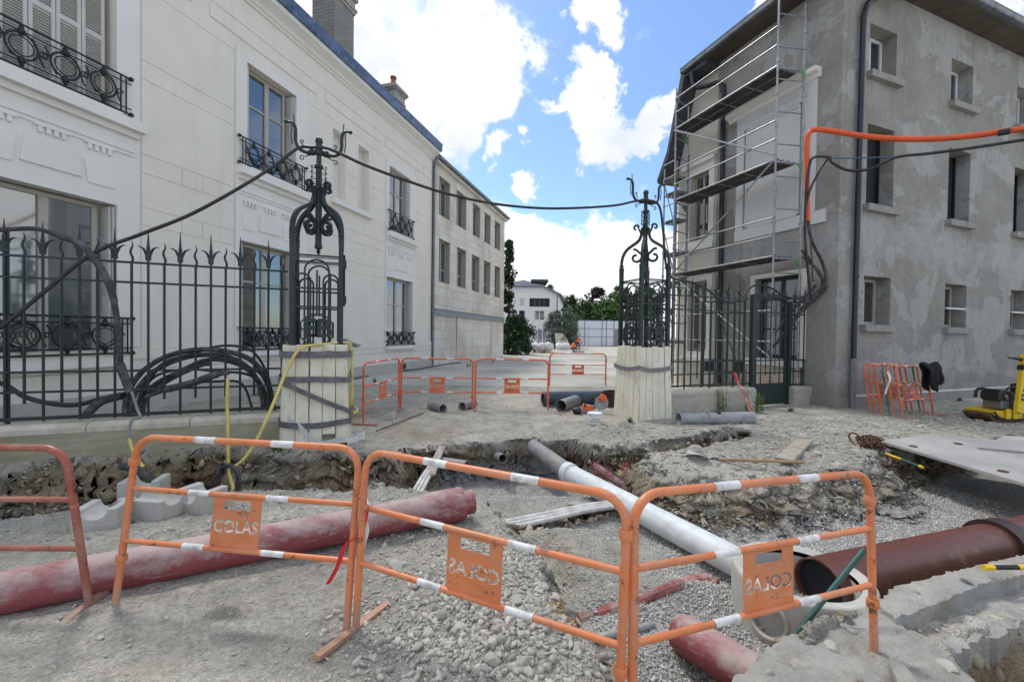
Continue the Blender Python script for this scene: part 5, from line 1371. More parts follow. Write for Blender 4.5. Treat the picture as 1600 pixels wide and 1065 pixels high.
def gate_pillar(c, label, rot):
    t = thing('gate_pillar', label, 'gate pillar', c)
    c = Vector(c); Z = Vector((0, 0, 1)); H = .34
    X = (Matrix.Rotation(rot, 3, 'Z') @ P.u); Y = Z.cross(X)
    corners = [(-1, -1), (1, -1), (1, 1), (-1, 1)]
    for a, b in corners:
        q = c + X * (a * H) + Y * (b * H); dv = (-(X * a) - (Y * b)).normalized(); R = H * 1.414
        side = dv.cross(Z)
        mb = MB(); mb.obox(q + Z * 1.65, X * .036, Y * .036, Z * 1.5)
        # curved shoulder from the post top to the mast, flat bar standing edgewise
        pth = [(0, 3.15), (.0, 3.28), (.03, 3.42), (.10, 3.54), (.20, 3.62), (R - .16, 3.70), (R - .10, 3.78), (R - .07, 3.92), (R - .06, 4.0)]
        pth = [(p.x, p.y) for p in catmull([Vector((x, z, 0)) for x, z in pth], 3)]
        mb.ribbon([q + dv * x + Z * z for x, z in pth], .06, .055, side)
        o = mb.build('corner_post', M['iron'], t)
        q2 = MB()
        for i in range(3): q2.obox(q + Z * (3.10 + i * .05), X * .042, Y * .042, Z * .012)
        q2.build('collar', M['iron'], o)
        s_ = MB()
        sp = [(.06, 3.30), (.09, 3.42), (.16, 3.50), (.24, 3.52)] + spiral(.28, 3.40, .11, .03, 1.9, -4.6, 16)
        s_.ribbon([q + dv * x + Z * z for x, z in [(.24, 3.55), (.30, 3.54), (.36, 3.48)] + spiral(.30, 3.375, .125, .04, .6, -5.0, 18)], .055, .045, side)
        s_.ribbon([q + dv * x + Z * z for x, z in [(R - .09, 3.88), (R - .12, 3.95), (R - .15, 4.02)] + spiral(R - .19, 4.0, .07, .025, .4, 5.0, 12)], .05, .035, side)
        s_.build('scroll', M['iron'], o)
    # mast with drop finial
    mb = MB(); mb.lathe(c, [(.004, 2.92), (.02, 2.95), (.035, 2.98), (.02, 3.01), (.055, 3.03), (.06, 3.07), (.05, 3.10), (.05, 3.95), (.075, 3.97), (.075, 4.0), (.05, 4.02), (.045, 4.30), (.065, 4.31), (.065, 4.35), (.04, 4.37), (.036, 4.50), (.06, 4.52), (.065, 4.58), (.05, 4.62), (.045, 4.70), (.06, 4.72), (.05, 4.77), (.01, 4.79)], 12)
    mast = mb.build('mast', M['iron'], t, smooth=40)
    mb = MB()
    for i in range(4):
        z = 4.05 + i * .085
        for sg in (-1, 1):
            for w in (X, Y):
                mb.tube([c + w * (sg * (.05 + x)) + Z * (z + zz) for x, zz in [(0, 0), (.03, -.005)] + spiral(.045, .02, .022, .01, -1.5, 3.4, 8)], .007, 5)
    mb.build('crocket', M['iron'], mast)
    mb = MB()
    for sg in (-1, 1): mb.tube([c + X * (sg * .10) + Z * 4.05, c + X * (sg * .10) + Z * 4.30], .006, 5)
    mb.build('side_rod', M['iron'], mast)
    # two lamp brackets
    A = (Matrix.Rotation(math.radians(0), 3, 'Z') @ X)
    for sg in (-1, 1):
        mb = MB(); path = catmull([Vector((x, z, 0)) for x, z in [(.05, 4.55), (.16, 4.53), (.27, 4.56), (.33, 4.66), (.335, 4.78), (.34, 4.88), (.38, 4.95), (.46, 4.96)]], 5)
        mb.tube([c + A * (sg * p.x) + Z * p.y for p in path], [.034] * 6 + [.026] * (len(path) - 12) + [.02] * 6, 8)
        mb.sphere(c + A * (sg * .47) + Z * 4.96, .032, 8); mb.sphere(c + A * (sg * .10) + Z * 4.545, .055, 8)
        br = mb.build('bracket', M['iron'], t, smooth=50)
        mb = MB()
        for pts in ([(.38, 4.62), (.40, 4.78), (.39, 4.86)] + spiral(.37, 4.90, .03, .01, 0, 5, 8), [(.12, 4.50), (.20, 4.46)] + spiral(.24, 4.43, .04, .012, 1.8, -4, 10), [(.20, 4.60), (.25, 4.66)] + spiral(.24, 4.69, .03, .01, -.5, 5, 8), [(.36, 4.96), (.36, 5.03), (.37, 5.08)]):
            mb.tube([c + A * (sg * x) + Z * z for x, z in pts], .009, 5)
        mb.build('curl', M['iron'], br)
    # lattice sides
    tm = text_mesh('FB', .40, .012, 'monogram')
    for k in range(4):
        a = math.pi / 2 * k; nX = Matrix.Rotation(a, 3, 'Z') @ X; nY = Matrix.Rotation(a, 3, 'Z') @ Y
        base = c - nY * H
        pt = lambda x, z: base + nX * x + Z * z
        W = H - .036
        mb = MB()
        for z in (2.86, 2.36, 2.08): mb.bar(pt(-W, z), pt(W, z), .022, .026)
        mb.bar(pt(-W, 2.83), pt(W, 2.83), .018, .012)
        pan = mb.build('lattice', M['iron'], t)
        for (x0, x1, zt) in ((-.17, .17, 2.80), (-.302, -.09, 2.58), (.09, .302, 2.58)):
            r_ = (x1 - x0) / 2; cx = (x0 + x1) / 2
            q = MB(); q.tube([pt(x0, 1.4)] + [pt(cx - r_ * math.cos(u), zt - r_ + r_ * math.sin(u)) for u in np.linspace(0, math.pi, 11)] + [pt(x1, 1.4)], .0155, 6)
            q.build('arch_bar', M['iron'], pan, smooth=40)
        for x in (0.0,): MB().tube([pt(x, 1.98), pt(x, 2.64)], .015, 6).build('bar', M['iron'], pan)
        q = MB(); oc = [(-.10, 1.5), (.10, 1.5), (.22, 1.61), (.22, 1.84), (.10, 1.97), (-.10, 1.97), (-.22, 1.84), (-.22, 1.61)]
        q.ribbon([pt(x, z) for x, z in oc + oc[:1]], .03, .022, nY); q.build('octagon', M['iron'], pan)
        m_ = link('monogram', tm, pan); 
        if not tm.materials: tm.materials.append(M['iron'])
        m_.location = pt(.01, 1.74) - nY * .004 - wloc(pan); m_.rotation_mode = 'QUATERNION'; m_.rotation_quaternion = Matrix((nX, Z, -nY)).transposed().to_quaternion()
    # hinge straps
    mb = MB(); q = c + X * (H + .05) - Y * H
    for z in (2.2, 2.75): mb.obox(q + Z * z, X * .03, Y * .02, Z * .06)
    mb.tube([q + Z * 2.1, q + Z * 2.9], .014, 6); mb.build('hinge', M['iron_black'], t)
    # stone base inside
    mb = MB(); mb.obox(c + Z * .55, X * .36, Y * .36, Z * .7); mb.build('stone_base', M['coping'], t)
    return t
PL = (-3.12, 6.86, 0); PR = (2.80, 9.1, 0)
gate_pillar(PL, 'left ornate iron gate pillar topped by lamp brackets, behind tall cream boards wound with grey tape', 0)
gate_pillar(PR, 'right ornate iron gate pillar topped by lamp brackets, beside the scaffold', 0)
# board casings round the pillar feet
def casing(c, half, zt, label, rot, round_=0.0, seed=1, lean=.03):
    rs = random.Random(seed); t = thing('board_casing', label, 'casing', c); c = Vector(c); Z = Vector((0, 0, 1))
    X = Matrix.Rotation(rot, 3, 'Z') @ P.u; Y = Z.cross(X); ring = []
    for k in range(4):
        nX = Matrix.Rotation(math.pi / 2 * k, 3, 'Z') @ X; nY = Matrix.Rotation(math.pi / 2 * k, 3, 'Z') @ Y
        n = 5; w = 2 * half / n
        for i in range(n):
            a = -half + w * i; bow = round_ * (1 - ((i - (n - 1) / 2) / ((n - 1) / 2)) ** 2)
            top = zt + rs.uniform(-.015, .015); bot = rs.uniform(-.06, .0) + (.18 if (k == 0 and i == 3 and round_ > 0) else 0)
            tl = rs.uniform(-.006, .006); yo = -half - bow + rs.uniform(-.006, .006)
            f = lambda x, y, z: c + nX * (x + tl * z) + nY * y + Z * z
            sp = lean
            mb = MB(); mb.box8([f((a + .004) * (1 + sp), yo - sp * .8, bot), f((a + w - .004) * (1 + sp), yo - sp * .8, bot), f((a + w - .004) * (1 + sp), yo - sp * .8 + .03, bot), f((a + .004) * (1 + sp), yo - sp * .8 + .03, bot),
                     f(a + .004, yo, top), f(a + w - .004, yo, top), f(a + w - .004, yo + .03, top), f(a + .004, yo + .03, top)])
            bake_bevel(mb.build('board', M['boards'], t), .006, 1)
            ring.append((nX, nY, a, w, yo))
    return t
casing(PL, .44, 1.50, 'tall cream painted board casing wound with grey tape round the left gate pillar', 0, .035, 3, .05)
casing(PR, .385, 1.48, 'tall cream board casing with one violet strap round the right gate pillar', 0, 0, 4, .07)
def band(c, half, zs, w, mat, label, cat, round_=0, name='tape_band', group=None, sag=0):
    c = Vector(c); Z = Vector((0, 0, 1)); pts = []
    for k in range(4):
        nX = Matrix.Rotation(math.pi / 2 * k, 3, 'Z') @ P.u; nY = Z.cross(nX)
        for i in range(7):
            x = -half + 2 * half * i / 6; pts.append((c + nX * x - nY * (half + .004 + round_ * (1 - (x / half) ** 2)), k, i / 6))
    mb = MB(); m = len(pts); k0 = len(mb.v)
    for j, (p, k, u) in enumerate(pts):
        z = zs(k, u) + random.uniform(-.008, .008) - sag * math.sin(u * math.pi); out = (p - c); out.z = 0; out.normalize(); p = p + out * random.uniform(.0, .006)
        for dz, dd in ((-w / 2, 0), (-w / 2, .008), (w / 2, .008), (w / 2, 0)): mb.v.append(tuple(p + out * dd + Z * (z + dz)))
    for j in range(m):
        A = k0 + 4 * j; B = k0 + 4 * ((j + 1) % m)
        for q in range(4): mb.f.append((A + q, B + q, B + (q + 1) % 4, A + (q + 1) % 4))
    o = mb.build(name, mat); return tag(o, label, cat, group)
gp = 'grey tape wound round the left board casing'
band(PL, .478, lambda k, u: 1.36, .10, M['tape'], 'top grey tape band round the left cream casing', 'tape', .04, group=gp)
band(PL, .484, lambda k, u: 1.00 + (-.03 * u if k == 0 else 0), .085, M['tape'], 'second grey tape band round the left cream casing', 'tape', .04, group=gp)
band(PL, .490, lambda k, u: (.97 - .50 * u) if k == 0 else (.47 + .17 * (k - 1 + u)), .075, M['tape'], 'slanting grey tape band across the left cream casing', 'tape', .04, group=gp)
band(PL, .486, lambda k, u: .34 - (.04 * math.sin(u * 3.1) if k == 0 else 0), .085, M['tape'], 'lowest grey tape band round the left cream casing', 'tape', .04, group=gp)
band(PR, .42, lambda k, u: 1.06, .085, M['strap'], 'violet strap tied round the right cream casing', 'strap', 0, 'strap', sag=.06)
# ---------------------------------------------------------------- cables and hoses
def cable(name, label, cat, pts, r, mat, n=8, sub=8, group=None):
    """pts: pixel x, pixel y, distance -> a smooth tube in the place"""
    W = [aty(x, y, Y) for x, y, Y in pts]
    mb = MB(); mb.tube(catmull(W, sub), r, n); return tag(mb.build(name, mat, smooth=60), label, cat, group)
cable('overhead_cable', 'thick black cable slung from the left fence over both gate pillars to the right fence', 'cable',
      [(-60, 545, 4.95), (0, 512, 5.1), (70, 455, 5.35), (145, 396, 5.6), (220, 366, 5.85), (300, 334, 6.1), (380, 290, 6.4), (430, 258, 6.6), (465, 232, 6.75), (487, 230, 6.8), (515, 233, 6.85), (570, 258, 7.0),
       (640, 284, 7.3), (700, 303, 7.55), (770, 318, 7.85), (840, 325, 8.15), (900, 325, 8.4), (960, 321, 8.75), (990, 315, 8.95), (1013, 313, 9.05), (1030, 322, 9.1), (1036, 360, 9.1), (1040, 410, 9.1), (1046, 430, 9.15), (1060, 437, 9.25), (1085, 442, 9.4), (1105, 452, 9.5),
       (1125, 468, 9.6), (1143, 473, 9.7), (1160, 464, 9.85), (1172, 450, 10.0), (1185, 445, 10.1), (1205, 450, 10.2), (1225, 462, 10.35), (1245, 466, 10.5), (1262, 460, 10.6), (1272, 450, 10.7)], .024, M['cable'], sub=6)
cable('armoured_cable', 'frayed black cable sleeve arching over the left fence tips and hanging down in front', 'cable',
      [(-40, 362, 5.25), (20, 358, 5.3), (60, 358, 5.35), (95, 370, 5.45), (125, 380, 5.5), (150, 408, 5.52), (168, 438, 5.55), (178, 470, 5.58), (184, 510, 5.62), (187, 545, 5.66), (188, 570, 5.7)],
      [.028] * 24 + [.040] * 33 + [.034] * 24, M['sleeve'])
cable('cable_sleeve', 'black rubber sleeve hanging at the foot of the left fence', 'cable', [(187, 568, 5.66), (196, 592, 5.6), (205, 614, 5.55)], .05, M['sleeve'])
cable('lead_cable', 'thin grey lead hanging over the low wall from the black sleeve', 'cable', [(206, 612, 5.52), (215, 640, 5.48), (219, 651, 5.44), (208, 655, 5.38), (202, 668, 5.33), (201, 686, 5.3)], .017, M['grey_pipe'])
cable('yellow_hose', 'short yellow hose end hanging below the grey lead by the low wall', 'hose', [(202, 685, 5.3), (207, 702, 5.28), (216, 718, 5.24), (224, 730, 5.2)], .02, M['yellow_hose'])
cable('cable_sleeve', 'black rubber sleeve lying down the bank into the ditch', 'cable', [(190, 728, 5.3), (212, 732, 5.2), (232, 745, 5.05), (250, 762, 4.9), (268, 772, 4.75)], .045, M['sleeve'])
cg = 'thick cable loops heaped behind the left fence'
for i, pts in enumerate([
    [(196, 655, 6.2), (196, 630, 6.3), (204, 605, 6.4), (225, 578, 6.5), (262, 556, 6.6), (310, 546, 6.7), (355, 549, 6.75), (392, 562, 6.8), (415, 590, 6.85), (424, 625, 6.85), (424, 665, 6.8)],
    [(204, 658, 6.25), (206, 628, 6.35), (220, 600, 6.45), (250, 574, 6.6), (300, 556, 6.7), (350, 556, 6.78), (385, 572, 6.82), (405, 600, 6.86), (412, 640, 6.86)],
    [(214, 655, 6.3), (220, 630, 6.4), (240, 602, 6.5), (285, 578, 6.6), (325, 562, 6.7), (370, 568, 6.8), (400, 590, 6.86), (416, 622, 6.9), (418, 660, 6.9)],
    [(222, 650, 6.35), (230, 622, 6.45), (262, 595, 6.55), (310, 572, 6.65), (330, 568, 6.7)]]):
    cable('cable_loop', ['outermost thick cable loop heaped behind the left fence', 'second thick cable loop under the outermost one behind the left fence', 'third thick cable loop crossing under the others behind the left fence', 'shortest thick cable of the heap, ending at its top behind the left fence'][i], 'cable', pts, .040 - .003 * i, M['sleeve'], group=cg)
for i, (lab, dx, dy, sx) in enumerate([('thin black cable looping just inside the outermost loop of the heap behind the left fence', 6, 8, .96), ('thin black cable sagging across the middle of the cable heap behind the left fence', 2, 26, .92), ('thin black cable crossing low through the cable heap behind the left fence', -4, 44, .86), ('thin black cable standing highest at the right of the cable heap behind the left fence', 14, -6, .94)]):
    cable('cable_loop', lab, 'cable', [(310 + (x - 310) * sx + dx + 5 * math.sin(k + i * 2), min(664, y + dy + 6 * math.sin(1.7 * k + i)), Y + .06 * i) for k, (x, y, Y) in enumerate([(192, 655, 6.15), (200, 615, 6.25), (232, 572, 6.4), (285, 552, 6.55), (340, 548, 6.65), (390, 560, 6.75), (414, 592, 6.8), (424, 660, 6.8)])], .020, M['cable'], group=cg)
cable('cable_end', 'black sleeved cable end taped off in front of the left fence', 'cable', [(228, 620, 6.0), (262, 608, 5.95), (300, 598, 5.9), (335, 586, 5.85), (357, 582, 5.8)], [.026] * 8 + [.05] * 18 + [.032] * 7, M['sleeve'])
cable('ground_cable', 'black cable sagging low behind the left fence', 'cable', [(-20, 592, 6.4), (10, 602, 6.3), (40, 620, 6.25), (80, 630, 6.2), (120, 632, 6.2), (160, 622, 6.25), (195, 615, 6.3)], .035, M['cable'])
cable('ground_cable', 'short black cable stub curving down behind the left fence', 'cable', [(130, 655, 6.0), (142, 640, 6.1), (160, 626, 6.2), (190, 618, 6.3)], .06, M['sleeve'])
cable('yellow_hose', 'yellow hose hanging straight down from the taped cable end', 'hose', [(356, 590, 5.8), (355, 625, 5.78), (356, 670, 5.76), (357, 726, 5.72)], .022, M['yellow_hose'])
cable('yellow_hose', 'yellow hose looped over the left board casing and down to the ditch', 'hose',
      [(352, 772, 5.5), (364, 764, 5.5), (358, 736, 5.6), (366, 729, 5.62), (382, 716, 5.66), (402, 685, 5.75), (425, 635, 5.9), (445, 585, 6.1), (462, 552, 6.2), (476, 541, 6.28), (510, 537, 6.5), (540, 535, 6.75), (548, 540, 6.8), (550, 570, 6.8), (550, 610, 6.8), (549, 640, 6.8), (553, 645, 6.75), (558, 640, 6.85), (552, 634, 7.0)], .022, M['yellow_hose'])
cable('cable_sleeve', 'grey rubber sleeve ring hanging round the yellow hose above the ditch', 'cable', [(346, 772, 5.55), (340, 755, 5.55), (344, 735, 5.58), (357, 726, 5.6), (370, 736, 5.6), (373, 752, 5.6), (369, 762, 5.6)], .03, M['sleeve'])
cable('orange_conduit', 'orange corrugated conduit bridging from the scaffold corner to the right', 'conduit',
      [(1262, 345, 10.2), (1261, 300, 10.15), (1261, 250, 10.1), (1262, 215, 10.05), (1272, 203, 10.0), (1300, 205, 9.85), (1345, 212, 9.6), (1400, 217, 9.3), (1460, 217, 8.9), (1520, 212, 8.5), (1570, 205, 8.2), (1640, 196, 7.8)], .058, M['orange_conduit'], n=10)
p_ = [aty(1560, 208, 8.22), aty(1578, 205, 8.12)]
tag(MB().tube(p_, .062, 10).build('conduit_sleeve', M['black_plastic']), 'short black joint sleeve on the orange conduit', 'sleeve')
cable('black_cable', 'black cable bundle running to the right below the orange conduit', 'cable', [(1268, 470, 10.3), (1262, 420, 10.2), (1258, 370, 10.15), (1259, 310, 10.1), (1264, 262, 10.05), (1272, 246, 10.0), (1295, 246, 9.9), (1300, 254, 9.85), (1325, 266, 9.7), (1360, 264, 9.4), (1400, 246, 9.1), (1450, 240, 8.8), (1520, 231, 8.4), (1640, 212, 7.8)], .030, M['cable'])
cable('black_cable', 'thin black cable rising to the knot by the orange conduit', 'cable', [(1258, 330, 10.12), (1266, 296, 10.05), (1284, 262, 9.95), (1297, 244, 9.88)], .024, M['cable'])
cable('blue_cable', 'thin blue cable stretched under the orange conduit', 'cable', [(1296, 247, 9.9), (1340, 247, 9.6), (1400, 245, 9.15), (1470, 239, 8.7), (1640, 214, 7.85)], .014, M['blue_cable'])
for i, pts in enumerate([[(1262, 340, 10.2), (1268, 375, 10.3), (1285, 410, 10.5), (1290, 435, 10.6), (1280, 455, 10.7), (1250, 490, 10.9), (1215, 535, 11.0)],
                         [(1252, 390, 10.4), (1268, 410, 10.5), (1287, 440, 10.65), (1286, 455, 10.7), (1240, 500, 11.0), (1210, 540, 11.1)],
                         [(1254, 400, 10.45), (1280, 425, 10.6), (1284, 448, 10.7), (1262, 470, 10.8), (1225, 520, 11.0), (1200, 550, 11.1)],
                         [(1275, 445, 10.8), (1245, 478, 10.95), (1210, 520, 11.05)]]):
    cable('black_cable', ['outermost cable drooping from the cement wall behind the small gate', 'second cable drooping from the cement wall behind the small gate', 'third cable drooping lower behind the small gate', 'shortest cable drooping behind the small gate'][i], 'cable', pts, .035, M['sleeve'], group='cables drooping behind the small gate')
cable('rubber_hose', 'thin brown hose hanging below the end of the orange conduit', 'hose', [(1264, 340, 10.2), (1267, 380, 10.3), (1270, 440, 10.4)], .018, M['rust_brown'])

# ---------------------------------------------------------------- site barriers
BH = 1.02; BW = 1.55
plate_me = {}
def barrier_plate():
    if 'p' in plate_me: return plate_me['p']
    cu_ = bpy.data.curves.new('sign_text', 'FONT'); cu_.body = 'COLAS'; cu_.size = .098; cu_.align_x = 'CENTER'; cu_.align_y = 'CENTER'; cu_.resolution_u = 3
    to = link('sign_text', cu_); bpy.context.view_layer.update(); dg = bpy.context.evaluated_depsgraph_get()
    from mathutils.geometry import interpolate_bezier, delaunay_2d_cdt
    src = to.to_curve(dg); rings = [[(-.165, -.13), (.165, -.13), (.165, .185), (-.165, .185)], [(-.088, .10), (-.088, .157), (.088, .157), (.088, .10)]]
    for sp in src.splines:
        bp = sp.bezier_points; ring = []
        for k in range(len(bp)):
            a, b = bp[k], bp[(k + 1) % len(bp)]
            straight = (a.handle_right - a.co).length < 1e-6 or abs((a.handle_right - a.co).normalized().dot((b.co - a.co).normalized())) > .9999 and abs((b.handle_left - b.co).normalized().dot((a.co - b.co).normalized())) > .9999
            pts = interpolate_bezier(a.co, a.handle_right, b.handle_left, b.co, 2 if straight else 5)
            ring += [(q.x, q.y) for q in pts[:-1]]
        rings.append(ring)
    to.to_curve_clear()
    def inr(q, r_):
        c_ = False
        for i_ in range(len(r_)):
            x0, y0 = r_[i_]; x1, y1 = r_[(i_ + 1) % len(r_)]
            if (y0 > q[1]) != (y1 > q[1]) and q[0] < (x1 - x0) * (q[1] - y0) / (y1 - y0) + x0: c_ = not c_
        return c_
    for k_ in range(2, len(rings)):     # heavier strokes, as cut out with a torch
        r_ = rings[k_]; hole = any(inr(r_[0], rings[q_]) for q_ in range(2, len(rings)) if q_ != k_)
        ar = sum(r_[i_][0] * r_[(i_ + 1) % len(r_)][1] - r_[(i_ + 1) % len(r_)][0] * r_[i_][1] for i_ in range(len(r_)))
        sg_ = (1 if ar > 0 else -1) * (-1 if hole else 1) * .0028; nr_ = []
        for i_ in range(len(r_)):
            p0, p1, p2 = Vector(r_[i_ - 1]), Vector(r_[i_]), Vector(r_[(i_ + 1) % len(r_)]); d1 = (p1 - p0).normalized(); d2 = (p2 - p1).normalized()
            nv_ = Vector((d1.y + d2.y, -d1.x - d2.x))
            nv_ = nv_.normalized() if nv_.length > 1e-6 else Vector((0, 0))
            nr_.append(tuple(p1 + nv_ * sg_ * 1.2))
        rings[k_] = nr_
    V2 = []; E2 = []
    for r_ in rings:
        k = len(V2); V2 += [Vector(q) for q in r_]; E2 += [(k + i_, k + (i_ + 1) % len(r_)) for i_ in range(len(r_))]
    ov, oe, of, _a, _b, _c = delaunay_2d_cdt(V2, E2, [], 0, 1e-6)
    def inside(q):
        c_ = False
        for r_ in rings:
            for i_ in range(len(r_)):
                x0, y0 = r_[i_]; x1, y1 = r_[(i_ + 1) % len(r_)]
                if (y0 > q[1]) != (y1 > q[1]) and q[0] < (x1 - x0) * (q[1] - y0) / (y1 - y0) + x0: c_ = not c_
        return c_
    keep = [f for f in of if inside((sum(ov[v].x for v in f) / len(f), sum(ov[v].y for v in f) / len(f)))]
    mb = MB(); n_ = len(ov); th = .0018
    mb.v = [(q.x, -th, q.y + .515) for q in ov] + [(q.x, th, q.y + .515) for q in ov]
    cnt_ = {}
    for f in keep:
        for a_, b_ in zip(f, f[1:] + f[:1]): cnt_[(a_, b_)] = 1
    mb.f = [tuple(f) for f in keep] + [tuple(n_ + v for v in reversed(f)) for f in keep] + [(b_, a_, n_ + a_, n_ + b_) for (a_, b_) in cnt_ if (b_, a_) not in cnt_]
    me = mb.mesh('sign_plate')
    bpy.data.objects.remove(to)
    plate_me['p'] = me; return me
def build_barrier(label, paint, plate=True, foot=(1,), group=None, bandm='band', H=BH, Wd=BW, name='site_barrier', band_=True):
    t = thing(name, label, 'barrier', (0, 0, 0), group); r = .0205; w = Wd / 2; R = .13
    arc = lambda s: [(s * (w - R + R * math.cos(a)), 0, H - R + R * math.sin(a)) for a in (np.linspace(0, math.pi / 2, 7))]
    pts = [(-w, 0, .0)] + [(x, y, z) for x, y, z in arc(-1)] + list(reversed([(x, y, z) for x, y, z in arc(1)])) + [(w, 0, .0)]
    MB().tube(pts, r, 10).build('frame', paint, t, smooth=50)
    for z in (.70, .385): MB().tube([(-w + .01, 0, z), (w - .01, 0, z)], .0165, 8).build('rail', paint, t, smooth=50)
    if band_:
        for z, rr_ in ((H, r + .0012), (.70, .0178), (.385, .0178)):
            for s in (-1, 1):
                c = s * .27; MB().tube([(c - .075, 0, z), (c + .075, 0, z)], rr_, 10, caps=False).build('reflective_band', M[bandm], t, smooth=50)
    if plate:
        me = barrier_plate().copy(); me.materials.clear(); me.materials.append(paint); link('sign_plate', me, t)
    for f in foot:
        mb = MB(); mb.box(f * w - .022, f * w + .022, -.27, .27, .004, .03); mb.build('foot', paint, t)
    for z in (.26, .84):
        for s in (-1,):
            MB().lathe((s * w, 0, z), [(.029, 0), (.031, .004), (.031, .041), (.029, .045)], 12).build('clamp_ring', paint, t, smooth=40)
    return t
def place(t, BL, BR, up, flip=False, sW=True):
    """stand the barrier between two ground points; flip shows its back"""
    BL = Vector(BL); BR = Vector(BR); X = (BR - BL); Wd = X.length; X.normalize(); up = Vector(up); up = (up - X * up.dot(X)).normalized()
    if flip: X = -X
    Yv = up.cross(X); m = Matrix((X, Yv, up)).transposed().to_4x4(); m.translation = (BL + BR) / 2
    t.matrix_world = m @ Matrix.Diagonal((Wd / BW if sW else 1, 1, 1, 1))
    t.location = m.translation; t.rotation_euler = m.to_euler(); t.scale = (Wd / BW if sW else 1, 1, 1); return t
def up_from(B, px, py, h):
    B = Vector(B); d = ray(px, py).normalized(); o = CPOS - B; b = o.dot(d); c = o.dot(o) - h * h; disc = b * b - c
    k = -b + (math.sqrt(disc) if disc > 0 else 0); return (CPOS + d * k - B)
b1l = atz(180, 946); b1r = atz(541, 988)
b1 = build_barrier('orange site barrier at front left whose plate reads COLAS the right way round', M['orange'], foot=())
place(b1, b1l, b1r, Vector((.06, .13, 1)))
b2l = atz(556, 985); b2r = Vector((.475, 1.80, -.02))
b2 = build_barrier('orange site barrier at front centre leaning before the gravel heap, foot bar on its left', M['orange'], foot=(1,))
place(b2, b2l, b2r, Vector((.07, .03, 1)), True)
b3l = Vector((.535, 1.80, -.02)); b3r = atz(1366, 1022, -.10)
b3 = build_barrier('rust flecked orange site barrier at front right before the concrete manhole', M['orange'], foot=(1,))
place(b3, b3l, b3r, Vector((.05, .10, 1)), True)
r0b = atz(140, 946); r0 = build_barrier('dark red worn site barrier cut by the left edge with black tape on its post', M['red_old'], plate=False, foot=(1,), band_=False)
place(r0, Vector((r0b.x - 1.55, r0b.y - .02, 0)), r0b, Vector((0, -.14, 1)))
mb = MB(); q = aty(112, 762, 2.50)
mb.sphere(q, .03, 8, (1, 1, .9)); mb.sphere(q + Vector((.045, 0, -.01)), .026, 7, (1.2, .8, .6)); tag(mb.build('black_tape', M['black_plastic'], smooth=60), 'black tape knot wrapped round the dark red barrier post', 'tape')
# red and white tape tied where the first two barriers meet
def strip(label, cat, pts, w, mat, name):
    W = [aty(x, y, Y) for x, y, Y in pts]; return tag(MB().ribbon(catmull(W, 5), w, .002, (1, .3, .2)).build(name, mat), label, cat)
strip('red and white barrier tape fluttering from the joint of two front barriers', 'tape', [(566, 775, 2.52), (573, 790, 2.47), (570, 810, 2.46), (572, 830, 2.46), (567, 850, 2.45), (563, 868, 2.44)], .035, M['foil'], 'barrier_tape')
strip('red strip of barrier tape beside the front barrier joint', 'tape', [(564, 776, 2.46), (572, 800, 2.44), (562, 835, 2.43), (540, 850, 2.42), (527, 885, 2.41), (512, 912, 2.41)], .028, M['redwhite_r'], 'barrier_tape')
pts4 = [(-2.70, 7.74), (-2.46, 9.38), (-.84, 9.52), (.86, 9.65)]
lb = ['orange barrier standing sideways by the left board casing', 'orange barrier second from the left across the street', 'orange barrier in the middle of the street beside the small grey pipe stubs']
for i in range(3):
    a = Vector((*pts4[i], 0)); b = Vector((*pts4[i + 1], 0)); d = (b - a).normalized(); a = a + d * .03; b = b - d * .03
    a.z = gzf(a.x, a.y); b.z = gzf(b.x, b.y)
    place(build_barrier(lb[i], M['orange_far'], foot=(1,), H=1.13, group=None), a, b, (0, .03 if i else 0, 1), True)
place(build_barrier('farthest orange barrier behind the dark blue pipe', M['orange_far'], foot=(), H=1.08), (1.27, 14.2, 0), (3.18, 14.4, 0), (0, 0, 1), True)
# barriers stacked against the cement building
base = [(8.0, 9.38), (8.2, 9.55), (8.32, 9.72), (8.6, 9.62), (8.42, 9.28), (8.5, 9.12)]
stl = ['rearmost orange barrier of the stack leaning by the cement wall', 'second rearmost orange barrier of the stack by the cement wall', 'orange barrier in the middle of the stack by the cement wall', 'green barrier with yellow bands in the stack by the cement wall', 'orange barrier behind the front one of the stack by the cement wall', 'front orange barrier of the stack by the cement wall with the black jacket']
offs = [(.62, .62), (.64, .52), (.66, .42), (.72, .30), (.60, .16), (.56, -.02)]
for i, (a, b) in enumerate(offs):
    q = atz(1384, 655); p0 = Vector((q.x, q.y, 0)) + RF.u * a + (-RF.n) * b
    p1 = p0 + RF.u * 1.15
    p0.z = gzf(p0.x, p0.y); p1.z = gzf(p1.x, p1.y)
    t = build_barrier(stl[i], M['green_paint'] if i == 3 else M['orange_far'], foot=(-1, 1) if i == 5 else (), bandm='yellow_band' if i == 3 else 'band', group=None, H=1.12)
    place(t, p0, p1, -RF.n * .16 + Vector((0, 0, 1)))
strip('red and white tape hanging on the stacked barriers', 'tape', [(1387, 580, 9.5), (1391, 592, 9.3), (1386, 605, 9.3), (1383, 616, 9.3)], .07, M['foil'], 'barrier_tape')
